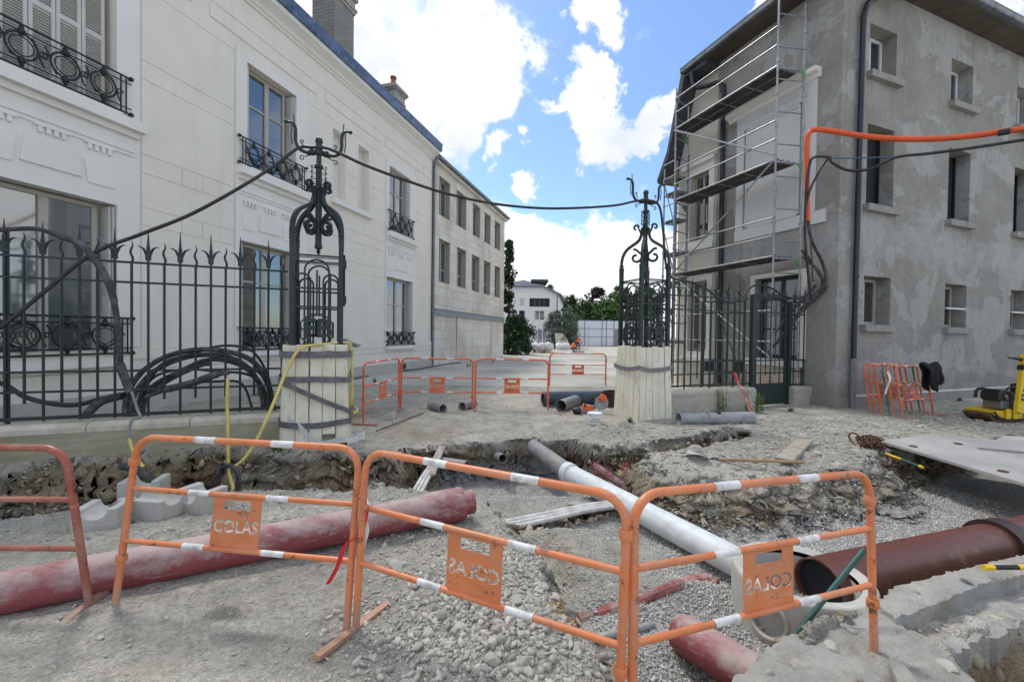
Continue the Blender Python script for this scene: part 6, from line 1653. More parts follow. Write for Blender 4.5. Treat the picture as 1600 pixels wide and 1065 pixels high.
# jacket over the stacked barrier
mb = MB(); nu, nv = 13, 12; base_ = atz(1384, 655); o_ = Vector((base_.x, base_.y, 0)) + RF.u * 1.22 + RF.n * .12
for s_ in range(2):
    k0 = len(mb.v)
    for j in range(nv):
        for i in range(nu):
            u = i / (nu - 1); v = j / (nv - 1); wd = .62 * (1 - .45 * v) * (1 + .12 * math.sin(7 * v + 2))
            x = (u - .5) * wd + .12 * v; z = 1.19 - .62 * v * (1 - .35 * abs(u - .35) * 1.6) + .02 * math.sin(9 * u + 3 * v); y = .10 * (1 if s_ == 0 else -.5) * min(1, v * 4) + .035 * math.sin(11 * u + 4 * v) * v
            p = o_ + RF.u * x + RF.n * y; mb.v.append((p.x, p.y, z))
    for j in range(nv - 1):
        for i in range(nu - 1): A = k0 + j * nu + i; mb.f.append((A, A + 1, A + nu + 1, A + nu))
jk = mb.build('jacket', M['black_cloth'], smooth=80); tag(jk, 'black jacket thrown over the corner of the stacked barriers', 'jacket')
m = jk.modifiers.new('s', 'SOLIDIFY'); m.thickness = .02

# ---------------------------------------------------------------- pipes
def pipe_thing(name, label, a, b, ro, wall, mat, parts=(), n=28, cat='pipe', group=None):
    t = thing(name, label, cat, tuple(Vector(a)), group); a = Vector(a); b = Vector(b)
    MB().pipe(a, b, ro, ro - wall, n).build('pipe_body', mat, t, smooth=40)
    for (f0, f1, r2, nm, m2) in parts:
        MB().pipe(a.lerp(b, f0), a.lerp(b, f1), r2, ro - wall * .5, n).build(nm, m2, t, smooth=40)
    return t
# long dusty red pipe on the left
a = Vector((-3.75, 2.42, .13)); a = atz(-60, 938, .10); b = atz(722, 786, .15)
rp = thing('red_pipe', 'long dust covered dark red pipe lying behind the front left barrier', 'pipe', tuple(a)); ax_ = (b - a).normalized(); Lr = (b - a).length
mb = MB(); mb.lathe(a, [(.115, 0), (.126, 0)] + [(.126, Lr * k_ / 12) for k_ in range(1, 10)] + [(.126, Lr - .42), (.128, Lr - .38), (.142, Lr - .30), (.147, Lr - .26), (.147, Lr - .02), (.142, Lr), (.10, Lr)], 40, ax_); mb.build('pipe_body', M['red_pipe'], rp, smooth=35)
MB().pipe(b - ax_ * .02, b + ax_ * .10, .105, .093, 32).build('spigot', M['red_pipe'], rp, smooth=40)
# white pipe with its grey length from the back wall
W1_ = aty(886, 737, 6.3); W2_ = aty(1172, 889, 3.68); dW = (W2_ - W1_).normalized()
t = pipe_thing('white_pipe', 'long white sewer pipe running from the back of the pit into the manhole', W1_, W2_ + dW * .02, .132, .012, M['white_pipe'], [(0, .045, .150, 'bell_end', M['white_pipe']), (.05, .058, .140, 'rim', M['white_pipe'])], 36)
pipe_thing('grey_pipe', 'grey length of pipe between the pit back wall and the white pipe', aty(815, 684, 8.2), W1_ + dW * .06, .127, .01, M['grey_pipe'], (), 32)
# brown pipe and the manhole
Bm = aty(1278, 914, 3.40); Be = aty(1562, 850, 4.16); dB = (Be - Bm).normalized()
Bp = pipe_thing('brown_pipe', 'large brown sewer pipe entering the concrete manhole from the right', Bm, Be + dB * 1.6, .205, .014, M['brown_pipe'], (), 40)
MB().lathe(Bm + dB * .05, [(0, 0), (.198, 0), (.198, .01), (0, .01)], 30, dB).build('bore_shade_disc', M['shade_black'], Bp)  # near-black disc paints in the shade inside the pipe
MB().pipe(Be - dB * .10, Be + dB * .09, .235, .2, 40).build('collar', M['brown_dark'], Bp, smooth=40)
MB().pipe(Be - dB * .13, Be - dB * .10, .245, .2, 40).build('collar_rim', M['brown_dark'], Bp, smooth=40)
mh = thing('manhole', 'round precast concrete manhole base with pipe mouths, half buried in gravel', 'manhole', (2.30, 3.42, -.6))
mc = Vector((2.27, 3.30, 0)); 
def ring_open(mb, c, ro, ri, z0, z1, opens, n=72, tilt=None):
    """a ring wall with round openings for the pipes: opens = (angle, z, radius)"""
    nz = 36; k0 = {}
    def hole(a, z):
        for (oa, oz, orad) in opens:
            d = (a - oa + math.pi) % (2 * math.pi) - math.pi
            if (d * ro) ** 2 + (z - oz) ** 2 < orad ** 2: return True
        return False
    def P(r, a, z): return (c.x + r * math.cos(a), c.y + r * math.sin(a), z)
    cells = {}
    for i in range(n):
        for j in range(nz):
            a0 = 2 * math.pi * i / n; a1 = 2 * math.pi * (i + 1) / n; za = z0 + (z1 - z0) * j / nz; zb = z0 + (z1 - z0) * (j + 1) / nz
            cells[(i, j)] = not hole((a0 + a1) / 2, (za + zb) / 2)
    for (i, j), on in cells.items():
        if not on: continue
        a0 = 2 * math.pi * i / n; a1 = 2 * math.pi * (i + 1) / n; za = z0 + (z1 - z0) * j / nz; zb = z0 + (z1 - z0) * (j + 1) / nz
        mb.add([P(ro, a0, za), P(ro, a1, za), P(ro, a1, zb), P(ro, a0, zb)], [(0, 1, 2, 3)])
        mb.add([P(ri, a0, za), P(ri, a1, za), P(ri, a1, zb), P(ri, a0, zb)], [(3, 2, 1, 0)])
        if not cells.get(((i + 1) % n, j), True): mb.add([P(ro, a1, za), P(ri, a1, za), P(ri, a1, zb), P(ro, a1, zb)], [(0, 1, 2, 3)])
        if not cells.get(((i - 1) % n, j), True): mb.add([P(ro, a0, za), P(ro, a0, zb), P(ri, a0, zb), P(ri, a0, za)], [(0, 1, 2, 3)])
        for jj, z in ((j + 1, zb), (j - 1, za)):
            if jj < 0 or jj >= nz or not cells[(i, jj)]: mb.add([P(ro, a0, z), P(ro, a1, z), P(ri, a1, z), P(ri, a0, z)], [(0, 1, 2, 3)])
aB = math.atan2(dB.y, dB.x); aW = math.atan2(-dW.y, -dW.x)
mb = MB(); ring_open(mb, mc, .475, .375, -1.0, -.16, [(-2.6, -.33, .13)], 170)
mb.build('ring_wall', M['concrete'], mh, fix=False)
ra = Vector((math.cos(-2.6), math.sin(-2.6), 0)); MB().lathe(mc + ra * .405 + Vector((0, 0, -.33)), [(0, 0), (.15, 0), (.15, .01), (0, .01)], 24, ra).build('knock_out', M['concrete'], mh)
MB().tube([mc + ra * (.475 * math.cos(.13 / .475 * math.cos(u))) + Vector((-ra.y, ra.x, 0)) * (.135 * math.cos(u)) + Vector((0, 0, -.33 + .135 * math.sin(u))) for u in np.linspace(0, 6.283, 33)[:-1]], .017, 8, closed=True).build('knock_out_rim', M['concrete'], mh, smooth=60)
mb = MB(); mb.lathe(mc, [(.375, -.16), (.475, -.16), (.475, -.125), (.46, -.11), (.43, -.11), (.415, -.125), (.375, -.125)], 64); mb.f = mb.f[:-2]
mb.build('rim', M['concrete'], mh, smooth=50)
mb = MB(); mb.lathe(mc, [(.0, -.80), (.385, -.80), (.385, -.70), (.2, -.74), (0, -.74)], 40); mb.build('channel_floor', M['concrete'], mh)
q = [mc + Vector((.465 * math.cos(a), .465 * math.sin(a), 0)) for a in (-1.02, -.72)]
mb = MB(); mb.add([(q[0].x, q[0].y, -.36), (q[1].x, q[1].y, -.36), (q[1].x, q[1].y, -.24), (q[0].x, q[0].y, -.24)], [(0, 1, 2, 3)]); lbm = mb.build('paper_label', M['band'], mh, fix=False)
m = lbm.modifiers.new('s', 'SOLIDIFY'); m.thickness = .004
e1 = (q[1] - q[0]); nn = Vector((e1.y, -e1.x, 0)).normalized() * .006
for k in (.12, .56):
    tr_ = [q[0] + e1 * (k + x) + Vector((0, 0, z)) + nn for x, z in ((0, -.325), (.32, -.325), (.16, -.262))]
    mb = MB(); mb.tube(tr_, .003, 4, closed=True); mb.build('warning_triangle', M['black_plastic'], mh)
mb = MB(); mb.box8([*(p_ + nn for p_ in (q[0] + e1 * .05 + Vector((0, 0, -.352)), q[0] + e1 * .95 + Vector((0, 0, -.352)), q[0] + e1 * .95 + Vector((0, 0, -.352)) + nn * .2, q[0] + e1 * .05 + Vector((0, 0, -.352)) + nn * .2)),
                    *(p_ + nn for p_ in (q[0] + e1 * .05 + Vector((0, 0, -.338)), q[0] + e1 * .95 + Vector((0, 0, -.338)), q[0] + e1 * .95 + Vector((0, 0, -.338)) + nn * .2, q[0] + e1 * .05 + Vector((0, 0, -.338)) + nn * .2))]); mb.build('label_line', M['steel_grey'], mh)
# green pole leaning across the manhole
a = aty(1350, 858, 2.75); b = aty(1232, 1005, 2.62)
tag(MB().tube([a, b], .017, 10).build('green_pole', M['green_fibre'], smooth=40), 'dark green pole leaning from the front right barrier down across the manhole', 'pole')
# stubs in the back of the pit
pipe_thing('pipe_stub', 'grey pipe stub sticking out of the gravel at the back of the pit', aty(786, 716, 7.0), aty(770, 709, 7.7), .075, .008, M['grey_pipe'])
pipe_thing('pipe_stub', 'short grey pipe end at the back of the pit left of the round stub', aty(730, 728, 6.5), aty(690, 722, 6.8), .085, .008, M['grey_pipe'])
cgp = 'pale conduits crossing the pit'
for i in range(3):
    cable('conduit', ['hindmost pale conduit of three crossing under the white pipe', 'middle pale conduit of three crossing under the white pipe', 'nearest pale conduit of three crossing under the white pipe'][i], 'conduit', [(700, 826 + 7 * i, 4.55 - .07 * i), (760, 820 + 6 * i, 4.66 - .07 * i), (850, 803 + 5 * i, 4.9 - .06 * i), (920, 789 + 4 * i, 5.1 - .06 * i), (985, 782 + 3 * i, 5.35 - .06 * i)], .029, M['conduit'], group=cgp)
    cable('conduit', ['rightmost pale conduit hanging down the back left bank of the pit', 'middle pale conduit hanging down the back left bank of the pit', 'leftmost pale conduit hanging down the back left bank of the pit'][i], 'conduit', [(694 - 3 * i, 698, 7.1), (683 - 4 * i, 722, 6.6), (668 - 6 * i, 750, 6.1), (650 - 7 * i, 785, 5.6)], .026, M['conduit'], group='conduits down the back bank')
strip_w = M['wood']; a = aty(690, 697, 7.0); b = aty(675, 742, 6.2); tag(MB().bar(a, b, .09, .03).build('wood_lath', strip_w), 'old wooden lath leaning on the back bank beside the conduits', 'lath')
# red corrugated conduits half buried
def corr(name, label, W, r, mat, ns=9):
    Q = catmull(W, ns); L_ = 0; out = []; rs = []
    tot = sum((Q[i + 1] - Q[i]).length for i in range(len(Q) - 1)); n = int(tot / .008); k = 0; acc = 0; cum = [0]
    for i in range(len(Q) - 1): cum.append(cum[-1] + (Q[i + 1] - Q[i]).length)
    for i in range(n):
        d = tot * i / (n - 1)
        while k < len(Q) - 2 and cum[k + 1] < d: k += 1
        out.append(Q[k].lerp(Q[k + 1], min(1, (d - cum[k]) / max(1e-6, cum[k + 1] - cum[k])))); rs.append(r * (1 if i % 2 else .86))
    return tag(MB().tube(out, rs, 10).build(name, mat), label, 'conduit')
corr('corrugated_conduit', 'red corrugated conduit half buried in dust across the pit floor', [on_ground(x, y, -.022, -.4) for x, y in [(905, 970), (950, 955), (1010, 935), (1060, 915), (1105, 906), (1124, 914)]], .055, M['red_conduit'])
tag(MB().tube(catmull([on_ground(x, y, .015, -.4) for x, y in [(912, 1002), (960, 990), (1020, 976)]], 6), .028, 10).build('grey_conduit', M['grey_pipe_light'], smooth=60), 'grey conduit end lying beside the red corrugated conduit', 'conduit')
corr('corrugated_conduit', 'dusty red corrugated conduit behind the white pipe', [aty(x, y, Y) for x, y, Y in [(930, 728, 6.6), (950, 742, 6.25), (975, 760, 5.9), (1000, 782, 5.5)]], .06, M['red_conduit'])
corr('corrugated_conduit', 'dark corrugated duct lying beside the white pipe', [aty(x, y, Y) for x, y, Y in [(945, 732, 6.6), (965, 747, 6.3), (990, 766, 5.95), (1010, 790, 5.5)]], .05, M['sleeve'])
for i, (x, y, Y, m) in enumerate([(930, 722, 6.75, 'redwhite_r'), (951, 728, 6.7, 'redwhite_r'), (977, 722, 6.6, 'redwhite_r'), (992, 726, 6.6, 'green_clip')]):
    mb = MB()
    for k in range(5):
        x0 = x + random.uniform(-5, 5); mb.tube(catmull([aty(x0, y, Y), aty(x0 + random.uniform(-4, 4), y + 10, Y - .05), aty(x0 + random.uniform(-6, 8), y + random.uniform(18, 28), Y - .1)], 4), .004, 4)
    tag(mb.build('marker_threads', M[m]), ['red threads of warning mesh above the dusty conduit', 'thin red warning threads in the right bank of the pit', 'red warning threads hanging in the right bank beside the green ones', 'green warning threads hanging in the right bank of the pit'][i], 'threads')
# dusty red and grey pipe end in the foreground
a = atz(1068, 990, -.33); b = a + Vector((.50, -.62, -.01)); t = thing('red_pipe', 'dusty red pipe with rounded end emerging beside the broken slab in the foreground', 'pipe', tuple(a))
pts = [a + (a - b).normalized() * .07, a + (a - b).normalized() * .05, a, b]; MB().tube(pts, [.075, .105, .127, .127], 32).build('pipe_body', M['red_pipe'], t, smooth=60)
# culvert mouth in the right block
a = aty(1186, 794, 4.98); pipe_thing('culvert_pipe', 'dark concrete culvert mouth in the face of the soil block', a, a + Vector((.15, .6, 0)), .10, .02, M['concrete'], (), 24)
MB().lathe(a + Vector((.03, .12, 0)), [(.08, 0), (.08, .01)], 20, (.24, .97, 0)).build('bore_shade_disc', M['shade_black'], [o for o in COL.objects if o.name == 'culvert_pipe'][0])  # near-black disc stands in for the shaded inside of the culvert
# grey pipe before the right low wall, cracked, with a dark disc drawn as a hole on top
a = atz(1060, 654, .11); b = atz(1176, 652, .11); dd = (b - a).normalized()
gp_ = pipe_thing('grey_pipe', 'cracked light grey pipe lying in front of the right low wall', a, b, .115, .01, M['grey_pipe_light'], (), 32)
mb = MB(); mb.lathe(a.lerp(b, .52) + Vector((0, -.03, .105)), [(.0, 0), (.05, 0), (.05, .012), (.0, .012)], 14, (0, -.35, 1)); o_ = mb.build('hole', M['shade_black'], gp_)  # solid near-black disc, the shade of a hole put into its colour
cr_pts = [a.lerp(b, .37) + Vector((0, -.118 * math.sin(t), .118 * math.cos(t))) + dd * (.03 * math.sin(9 * t)) for t in np.linspace(.1, 1.6, 9)]; MB().tube(cr_pts, .004, 4).build('crack', M['shade_black'], gp_)
# grey stubs on the street, big dark blue pipe, grey pipe, brown ring
pipe_thing('pipe_stub', 'short grey corrugated pipe stub lying left on the street', atz(692, 638, .085), atz(673, 633, .085), .092, .008, M['grey_pipe'], [(0, .15, .10, 'rib', M['grey_pipe'])], 24)
pipe_thing('pipe_stub', 'short grey pipe stub lying by the foot of the street barrier', atz(722, 635, .085), atz(741, 630, .085), .092, .008, M['grey_pipe'], [(0, .2, .102, 'rib', M['grey_pipe'])], 24)
a = atz(848, 622, .17); b = a + Vector((6.2, 1.3, 0)); pipe_thing('blue_pipe', 'large dark slate blue pipe lying across the street behind the right pillar', a, b, .165, .012, M['slate_pipe'], (), 32)
pipe_thing('grey_pipe', 'grey pipe lying on the street by the chainsaw', atz(876, 634, .12), atz(908, 622, .12), .135, .009, M['grey_pipe'], (), 28)
a = atz(957, 634); rg = thing('brown_ring', 'dark brown pipe collar standing upright beside the right board casing', 'pipe collar', tuple(a))
MB().pipe(a, a + Vector((0, 0, .36)), .24, .22, 32).build('ring_body', M['brown_dark'], rg, smooth=40)
for z in (.02, .30): MB().pipe(a + Vector((0, 0, z)), a + Vector((0, 0, z + .05)), .255, .225, 32).build('lip', M['brown_dark'], rg, smooth=40)
# red pipe stubs behind the right fence
for i, (x, y, Y) in enumerate([(1110, 600, 11.4), (1117, 602, 11.5), (1124, 602, 11.6), (1255, 600, 12.1)]):
    a = aty(x, y, Y); h = [.42, .25, .25, .3][i]; a.z = 0
    t = pipe_thing('red_stub', ['tall red pipe stub standing behind the right fence', 'red pipe stub beside the tall one behind the right fence', 'rightmost of three red stubs behind the right fence', 'lone red pipe stub behind the short fence bay'][i], a, a + Vector((.0, 0, h)), .075, .01, M['redwhite_r'] if i in (0, 3) else M['terracotta'], [(.8, 1, .088, 'lip', M['terracotta'])], 18)

# ---------------------------------------------------------------- tools and loose things
# U-shaped concrete blocks on the ledge
def ublock(px, py, z, ang, w, d, h, label, one=False):
    c = atz(px, py, z); t = thing('channel_block', label, 'concrete block', tuple(c), 'grooved concrete blocks on the ledge')
    X = Vector((math.cos(ang), math.sin(ang), 0)); Y = Vector((-X.y, X.x, 0)); n = 9; R = w * .30
    pr = [(-w / 2, 0), (w / 2, 0), (w / 2, h)] + [(R * math.cos(a), h - R * .85 * math.sin(a)) for a in np.linspace(0, math.pi, n)] + [(-w / 2, h)]
    mb = MB(); mb.prism(pr, lambda a, b, e: c + X * a + Y * e + Vector((0, 0, b)), -d / 2, d / 2); o = mb.build('block_body', M['concrete'], t); bake_bevel(o, .008, 1)
ublock(163, 826, -.10, .25, 0.34, 0.29, 0.23, 'leftmost grooved concrete block on the ledge')
ublock(240, 806, -.10, 1.45, 0.31, 0.45, 0.21, 'middle grooved concrete block lying lengthwise on the ledge'); ublock(312, 796, -.12, -.25, 0.40, 0.29, 0.22, 'rightmost grooved concrete block on the ledge')
ublock(226, 776, -.14, .3, 0.38, 0.26, 0.21, 'grooved concrete block behind the middle one on the ledge')
a = atz(140, 840, -.10); b = atz(330, 822, -.10); tag(MB().bar(a, b, .06, .02).build('lath', M['wood']), 'thin grey lath lying between the concrete blocks and the red pipe', 'lath')
# steel plates bridging the trench
def plate(label, pts, z, th=.03, lugs=()):
    t = thing('steel_plate', label, 'steel plate', (pts[0].x, pts[0].y, z)); k = len(pts)
    mb = MB(); mb.v = [(p.x, p.y, p.z) for p in pts] + [(p.x, p.y, p.z + th) for p in pts]; mb.f = [tuple(reversed(range(k))), tuple(range(k, 2 * k))] + [(i, (i + 1) % k, k + (i + 1) % k, k + i) for i in range(k)]
    mb.build('plate_sheet', M['plate'], t)
    for p in lugs: mb = MB(); mb.lathe(p + Vector((0, 0, th)), [(.05, 0), (.05, .012), (.03, .014), (0, .014)], 12); mb.build('lifting_lug', M['rust_plate'], t)
zz = .07
plate('wide grey steel plate bridging the trench at the right edge', [atz(1376, 692, zz), atz(1602, 760, zz), atz(1900, 800, zz), atz(1720, 705, zz), atz(1452, 681, zz)], zz, .035, [atz(1427, 701, zz), atz(1497, 697, zz), atz(1567, 741, zz)])
plate('second grey steel plate behind the wide one at the right edge', [atz(1528, 701, zz + .04), atz(1640, 712, zz + .04), atz(1700, 690, zz + .04), atz(1570, 683, zz + .04)], zz + .04, .03)
# rusty chain heap
ch = thing('chain_heap', 'heap of rusty chain with a long loop beside the steel plate', 'chain', (*atz(1365, 695)[:2], 0)); rs = random.Random(4)
for i in range(150):
    u = rs.gauss(0, .45); v = rs.gauss(0, .5); q = atz(1362 + 20 * u, 694 + 7 * v + 4 * u, .03); q.z = gzf(q.x, q.y) + .02 + .10 * rs.random() * math.exp(-u * u - v * v)
    if i == 0:
        lk = MB(); lk.tube([Vector((.022 * math.cos(a) + (.014 if math.cos(a) > 0 else -.014), .02 * math.sin(a), 0)) for a in np.linspace(0, 2 * math.pi, 11)[:-1]], .0085, 5, closed=True); lme = lk.mesh('link'); lme.materials.append(M['rust_brown']); lme.shade_smooth()
    o = link('link', lme, ch); o.location = q - ch.location; o.rotation_euler = (rs.uniform(0, 6), rs.uniform(0, 6), rs.uniform(0, 6)); o.scale = (1.25,) * 3
W = [aty(x, y, Y) for x, y, Y in [(1372, 694, 6.75), (1350, 690, 6.8), (1340, 679, 6.9), (1331, 676, 7.0), (1326, 681, 7.0), (1330, 688, 6.95), (1338, 697, 6.75)]]
MB().tube(catmull(W, 6), .014, 7).build('sling_loop', M['rust_brown'], ch, smooth=60)
# shovel, plank, bars
a = atz(1112, 717, .10); b = atz(1257, 722, .13); sh = thing('shovel', 'long handled shovel with dusty blade lying on the soil block', 'shovel', tuple(a))
dd = (b - a).normalized(); sd_ = dd.cross(Vector((0, 0, 1))).normalized()
MB().tube([a - dd * .02, b], .019, 8).build('handle', M['wood_handle'], sh, smooth=40); MB().tube([a - dd * .06, a + dd * .07], .024, 8).build('socket', M['green_fibre'], sh, smooth=40)
mb = MB(); nu = 7
for j in range(7):
    v = j / 6; w = .13 * (1 - .0 * v) * (math.sqrt(max(.02, 1 - max(0, v - .55) ** 2 * 4.6)))
    for i in range(nu): u = i / (nu - 1) * 2 - 1; p = a - dd * (.05 + .27 * v) + sd_ * (u * w) + Vector((0, 0, .03 * u * u + .01 + .05 * math.sin(v * 2.5))); mb.v.append(tuple(p))
for j in range(6):
    for i in range(nu - 1): A = j * nu + i; mb.f.append((A, A + 1, A + nu + 1, A + nu))
bl = mb.build('blade', M['concrete'], sh, smooth=60); m = bl.modifiers.new('s', 'SOLIDIFY'); m.thickness = .006
a = atz(1225, 719, .09); b = atz(1258, 687, .07); mb = MB(); mb.bar(a, b, .21, .05); pk = mb.build('plank', M['wood']); bake_bevel(pk, .006); tag(pk, 'short weathered plank lying on the soil block behind the shovel', 'plank')
a = atz(1384, 708, .04); b = atz(1437, 728, .04); kb = thing('chisel_bar', 'yellow and green handled bar lying beside the rusty chain', 'tool', tuple(a))
MB().tube([a, a.lerp(b, .5)], .015, 8).build('yellow_grip', M['bright_yellow'], kb, smooth=40); MB().tube([a.lerp(b, .5), b], .016, 8).build('green_grip', M['green_fibre'], kb, smooth=40); MB().tube([b, b.lerp(a, -.08)], .019, 8).build('end_cap', M['bright_yellow'], kb, smooth=40)
a = atz(1537, 886, .03); b = a + Vector((.62, .02, .0)); hb = thing('hammer_handle', 'yellow and black tool handle lying on the slab edge at the right', 'tool', tuple(a))
MB().tube([a, a.lerp(b, .12)], .02, 8).build('yellow_grip', M['bright_yellow'], hb, smooth=40); MB().tube([a.lerp(b, .1), a.lerp(b, .55)], .017, 8).build('black_grip', M['black_plastic'], hb, smooth=40); MB().tube([a.lerp(b, .42), b], .0185, 8).build('yellow_shaft', M['bright_yellow'], hb, smooth=40)
# spirit level leaning on the right fence
a = aty(1147, 582, 9.35); b = aty(1180, 657, 8.85); mb = MB(); mb.bar(a, b, .05, .028); sl_ = thing('spirit_level', 'red level leaning on the right fence above the grey pipe', 'spirit level', tuple(b))
mb.build('level_body', M['redwhite_r'], sl_); MB().bar(a.lerp(b, .18) + Vector((-.03, -.018, 0)), a.lerp(b, .82) + Vector((-.03, -.018, 0)), .012, .02).build('level_edge', M['grey_pipe_light'], sl_)
for f in (.3, .55): MB().bar(a.lerp(b, f) + Vector((0, -.016, 0)), a.lerp(b, f + .05) + Vector((0, -.016, 0)), .03, .012).build('vial_window', M['band'], sl_)
# bucket, chainsaw, mallet
a = atz(929, 660); a.z = gzf(a.x, a.y); bk = thing('bucket', 'white plastic bucket with wire handle and printed label beside the chainsaw', 'bucket', tuple(a))
MB().lathe(a, [(.0, 0), (.115, 0), (.135, .20), (.145, .205), (.145, .225), (.132, .225), (.0, .222)], 24).build('bucket_body', M['white_plastic'], bk, smooth=40)
MB().tube([a + Vector((.15 * math.cos(t), -.10 * math.sin(t) - .06 * math.sin(t), .20 - .10 * math.sin(t))) for t in np.linspace(0, math.pi, 14)], .006, 5).build('handle', M['white_plastic'], bk)
for k, (z, h, w) in enumerate(((.12, .012, .07), (.095, .01, .055), (.07, .014, .10))):
    rr_ = .118 + .1 * z + .0035
    for s_ in range(7):
        mb = MB()
        if (s_ * 7 + k) % 5 == 3: continue
        t0 = -1.45 + (s_ - 3.5) * .16 * w / .10 * 1.5; mb.obox(a + Vector((rr_ * math.cos(t0), rr_ * math.sin(t0), z)), Vector((-math.sin(t0), math.cos(t0), 0)) * .007, Vector((math.cos(t0), math.sin(t0), 0)) * .001, Vector((0, 0, h / 2))); mb.build('print', M['slate_pipe'], bk)
a = atz(920, 645); a.z = gzf(a.x, a.y); cs = thing('cut_off_saw', 'orange cut off saw lying behind the white bucket', 'power saw', tuple(a)); V = lambda x, y, z: a + Vector((x, y, z))
mb = MB(); mb.box8([V(-.16, -.1, .06), V(.10, -.1, .06), V(.10, .1, .06), V(-.16, .1, .06), V(-.13, -.08, .20), V(.06, -.08, .17), V(.06, .08, .17), V(-.13, .08, .20)]); bake_bevel(mb.build('engine_cover', M['orange_saw'], cs), .02, 2)
mb = MB(); mb.box(a.x - .20, a.x + .02, a.y - .09, a.y + .09, a.z + .0, a.z + .10); bake_bevel(mb.build('engine_block', M['steel_grey'], cs), .02, 2)
MB().tube(catmull([V(-.10, -.09, .14), V(-.09, -.08, .30), V(0, -.04, .34), V(.10, .02, .30), V(.10, .08, .14)], 6), .018, 8).build('handle_bar', M['black_plastic'], cs, smooth=60)
MB().bar(V(.05, .0, .10), V(.34, .06, .24), .05, .09).build('arm', M['steel_grey'], cs)
MB().lathe(V(.28, .03, .22), [(.0, 0), (.16, 0), (.16, .008), (0, .008)], 28, (.2, -.97, .1)).build('disc', M['grey_pipe_light'], cs, smooth=40)
mb = MB(); mb.lathe(V(.30, .02, .33), [(0, -.02), (.08, -.02), (.09, 0), (.08, .05), (0, .05)], 18, (.25, -.93, .2)); mb.build('guard', M['orange_saw'], cs, smooth=50)
MB().bar(V(-.16, -.05, .06), V(-.34, -.1, .03), .07, .06).build('rear_grip', M['grey_pipe_light'], cs)
a = atz(901, 641, .08); ml = thing('rubber_mallet', 'black rubber mallet with wooden handle by the grey pipe on the street', 'mallet', tuple(a))
MB().lathe(a + Vector((-.07, .02, 0)), [(.0, 0), (.06, .0), (.07, .02), (.07, .14), (.06, .16), (0, .16)], 16, (.9, -.4, 0)).build('head', M['black_plastic'], ml, smooth=50); MB().tube([a, a + Vector((-.42, -.14, -.05))], .014, 7).build('handle', M['wood_handle'], ml, smooth=40)
# flat rock, boulder by the pillar, reed brick heap
def rock(px, py, s, label, flat=.5, z=None):
    p = atz(px, py, 0); o = stone(p.x, p.y, s, flat, None, z, 'rock'); return tag(o, label, 'rock')
rock(608, 652, .21, 'flat pale rock lying on the dirt by the leftmost street barrier', .4)
rock(1062, 663, .09, 'small brown rock under the mouth of the cracked grey pipe', .8)
o = rock(528, 545, .14, 'brown stone lying on top of the left board casing', .6, z=1.47); o.location = (PL[0] + .42, PL[1] + .30, 1.52)
rock(1080, 722, .13, 'pale crumbled lump beside the shovel blade', .6); rock(1360, 1050, .07, 'rounded grey cobble on the slab in front of the right barrier', .8, -.08); rock(1420, 1045, .11, 'long pale stone on the slab at bottom right', .5, -.08)
rock(1245, 727, .05, 'small pale chip beside the shovel handle', .6); rock(905, 735, .16, 'grey lump on the gravel behind the white pipe', .5)
a = atz(652, 574); t = thing('tile_pile', 'small rounded heap of red brown bags by the white house wall', 'bag', tuple(a))
mb = MB(); 
for k in range(5): mb.sphere((a.x + .02 * k, a.y, .10 + .09 * k), .26 - .025 * k, 12, (1, .8, .32))
mb.build('bag_body', M['terracotta'], t, smooth=60)
# loose sheet at the foot of the casing, wire on the ground
W = [aty(x, y, Y) for x, y, Y in [(437, 625, 6.32), (452, 655, 6.30), (470, 668, 6.28), (482, 682, 6.25), (500, 692, 6.2), (520, 690, 6.2), (538, 684, 6.25)]]
mb = MB(); mb.ribbon(catmull(W, 6), .09, .006, (.2, -.2, 1)); tag(mb.build('plastic_strip', M['foil'], smooth=60), 'crumpled white plastic strip trailing from the foot of the left casing', 'plastic strip')
W = [aty(x, y, Y) for x, y, Y in [(543, 690, 6.7), (560, 685, 6.85), (552, 676, 7.0), (570, 680, 6.95), (548, 683, 6.85)]]
mb = MB(); mb.ribbon(catmull(W, 5), .12, .006, (0, 0, 1)); tag(mb.build('plastic_scrap', M['foil'], smooth=60), 'scrap of white plastic between the left casing and the street barrier', 'plastic scrap')
W = [atz(x, y, .02) for x, y in [(588, 673), (610, 665), (635, 655), (661, 645)]]; tag(MB().tube(catmull(W, 5), .012, 6).build('iron_rod', M['rust_brown'], smooth=40), 'thin dark rod lying on the dirt in front of the street barriers', 'rod')
W = [atz(x, y, .03) for x, y in [(552, 592), (580, 586), (620, 580), (650, 577), (690, 570), (720, 566)]]; tag(MB().tube(catmull(W, 5), .035, 6).build('blue_hose', M['slate_pipe'], smooth=40), 'dark blue hose lying along the foot of the white house', 'hose')
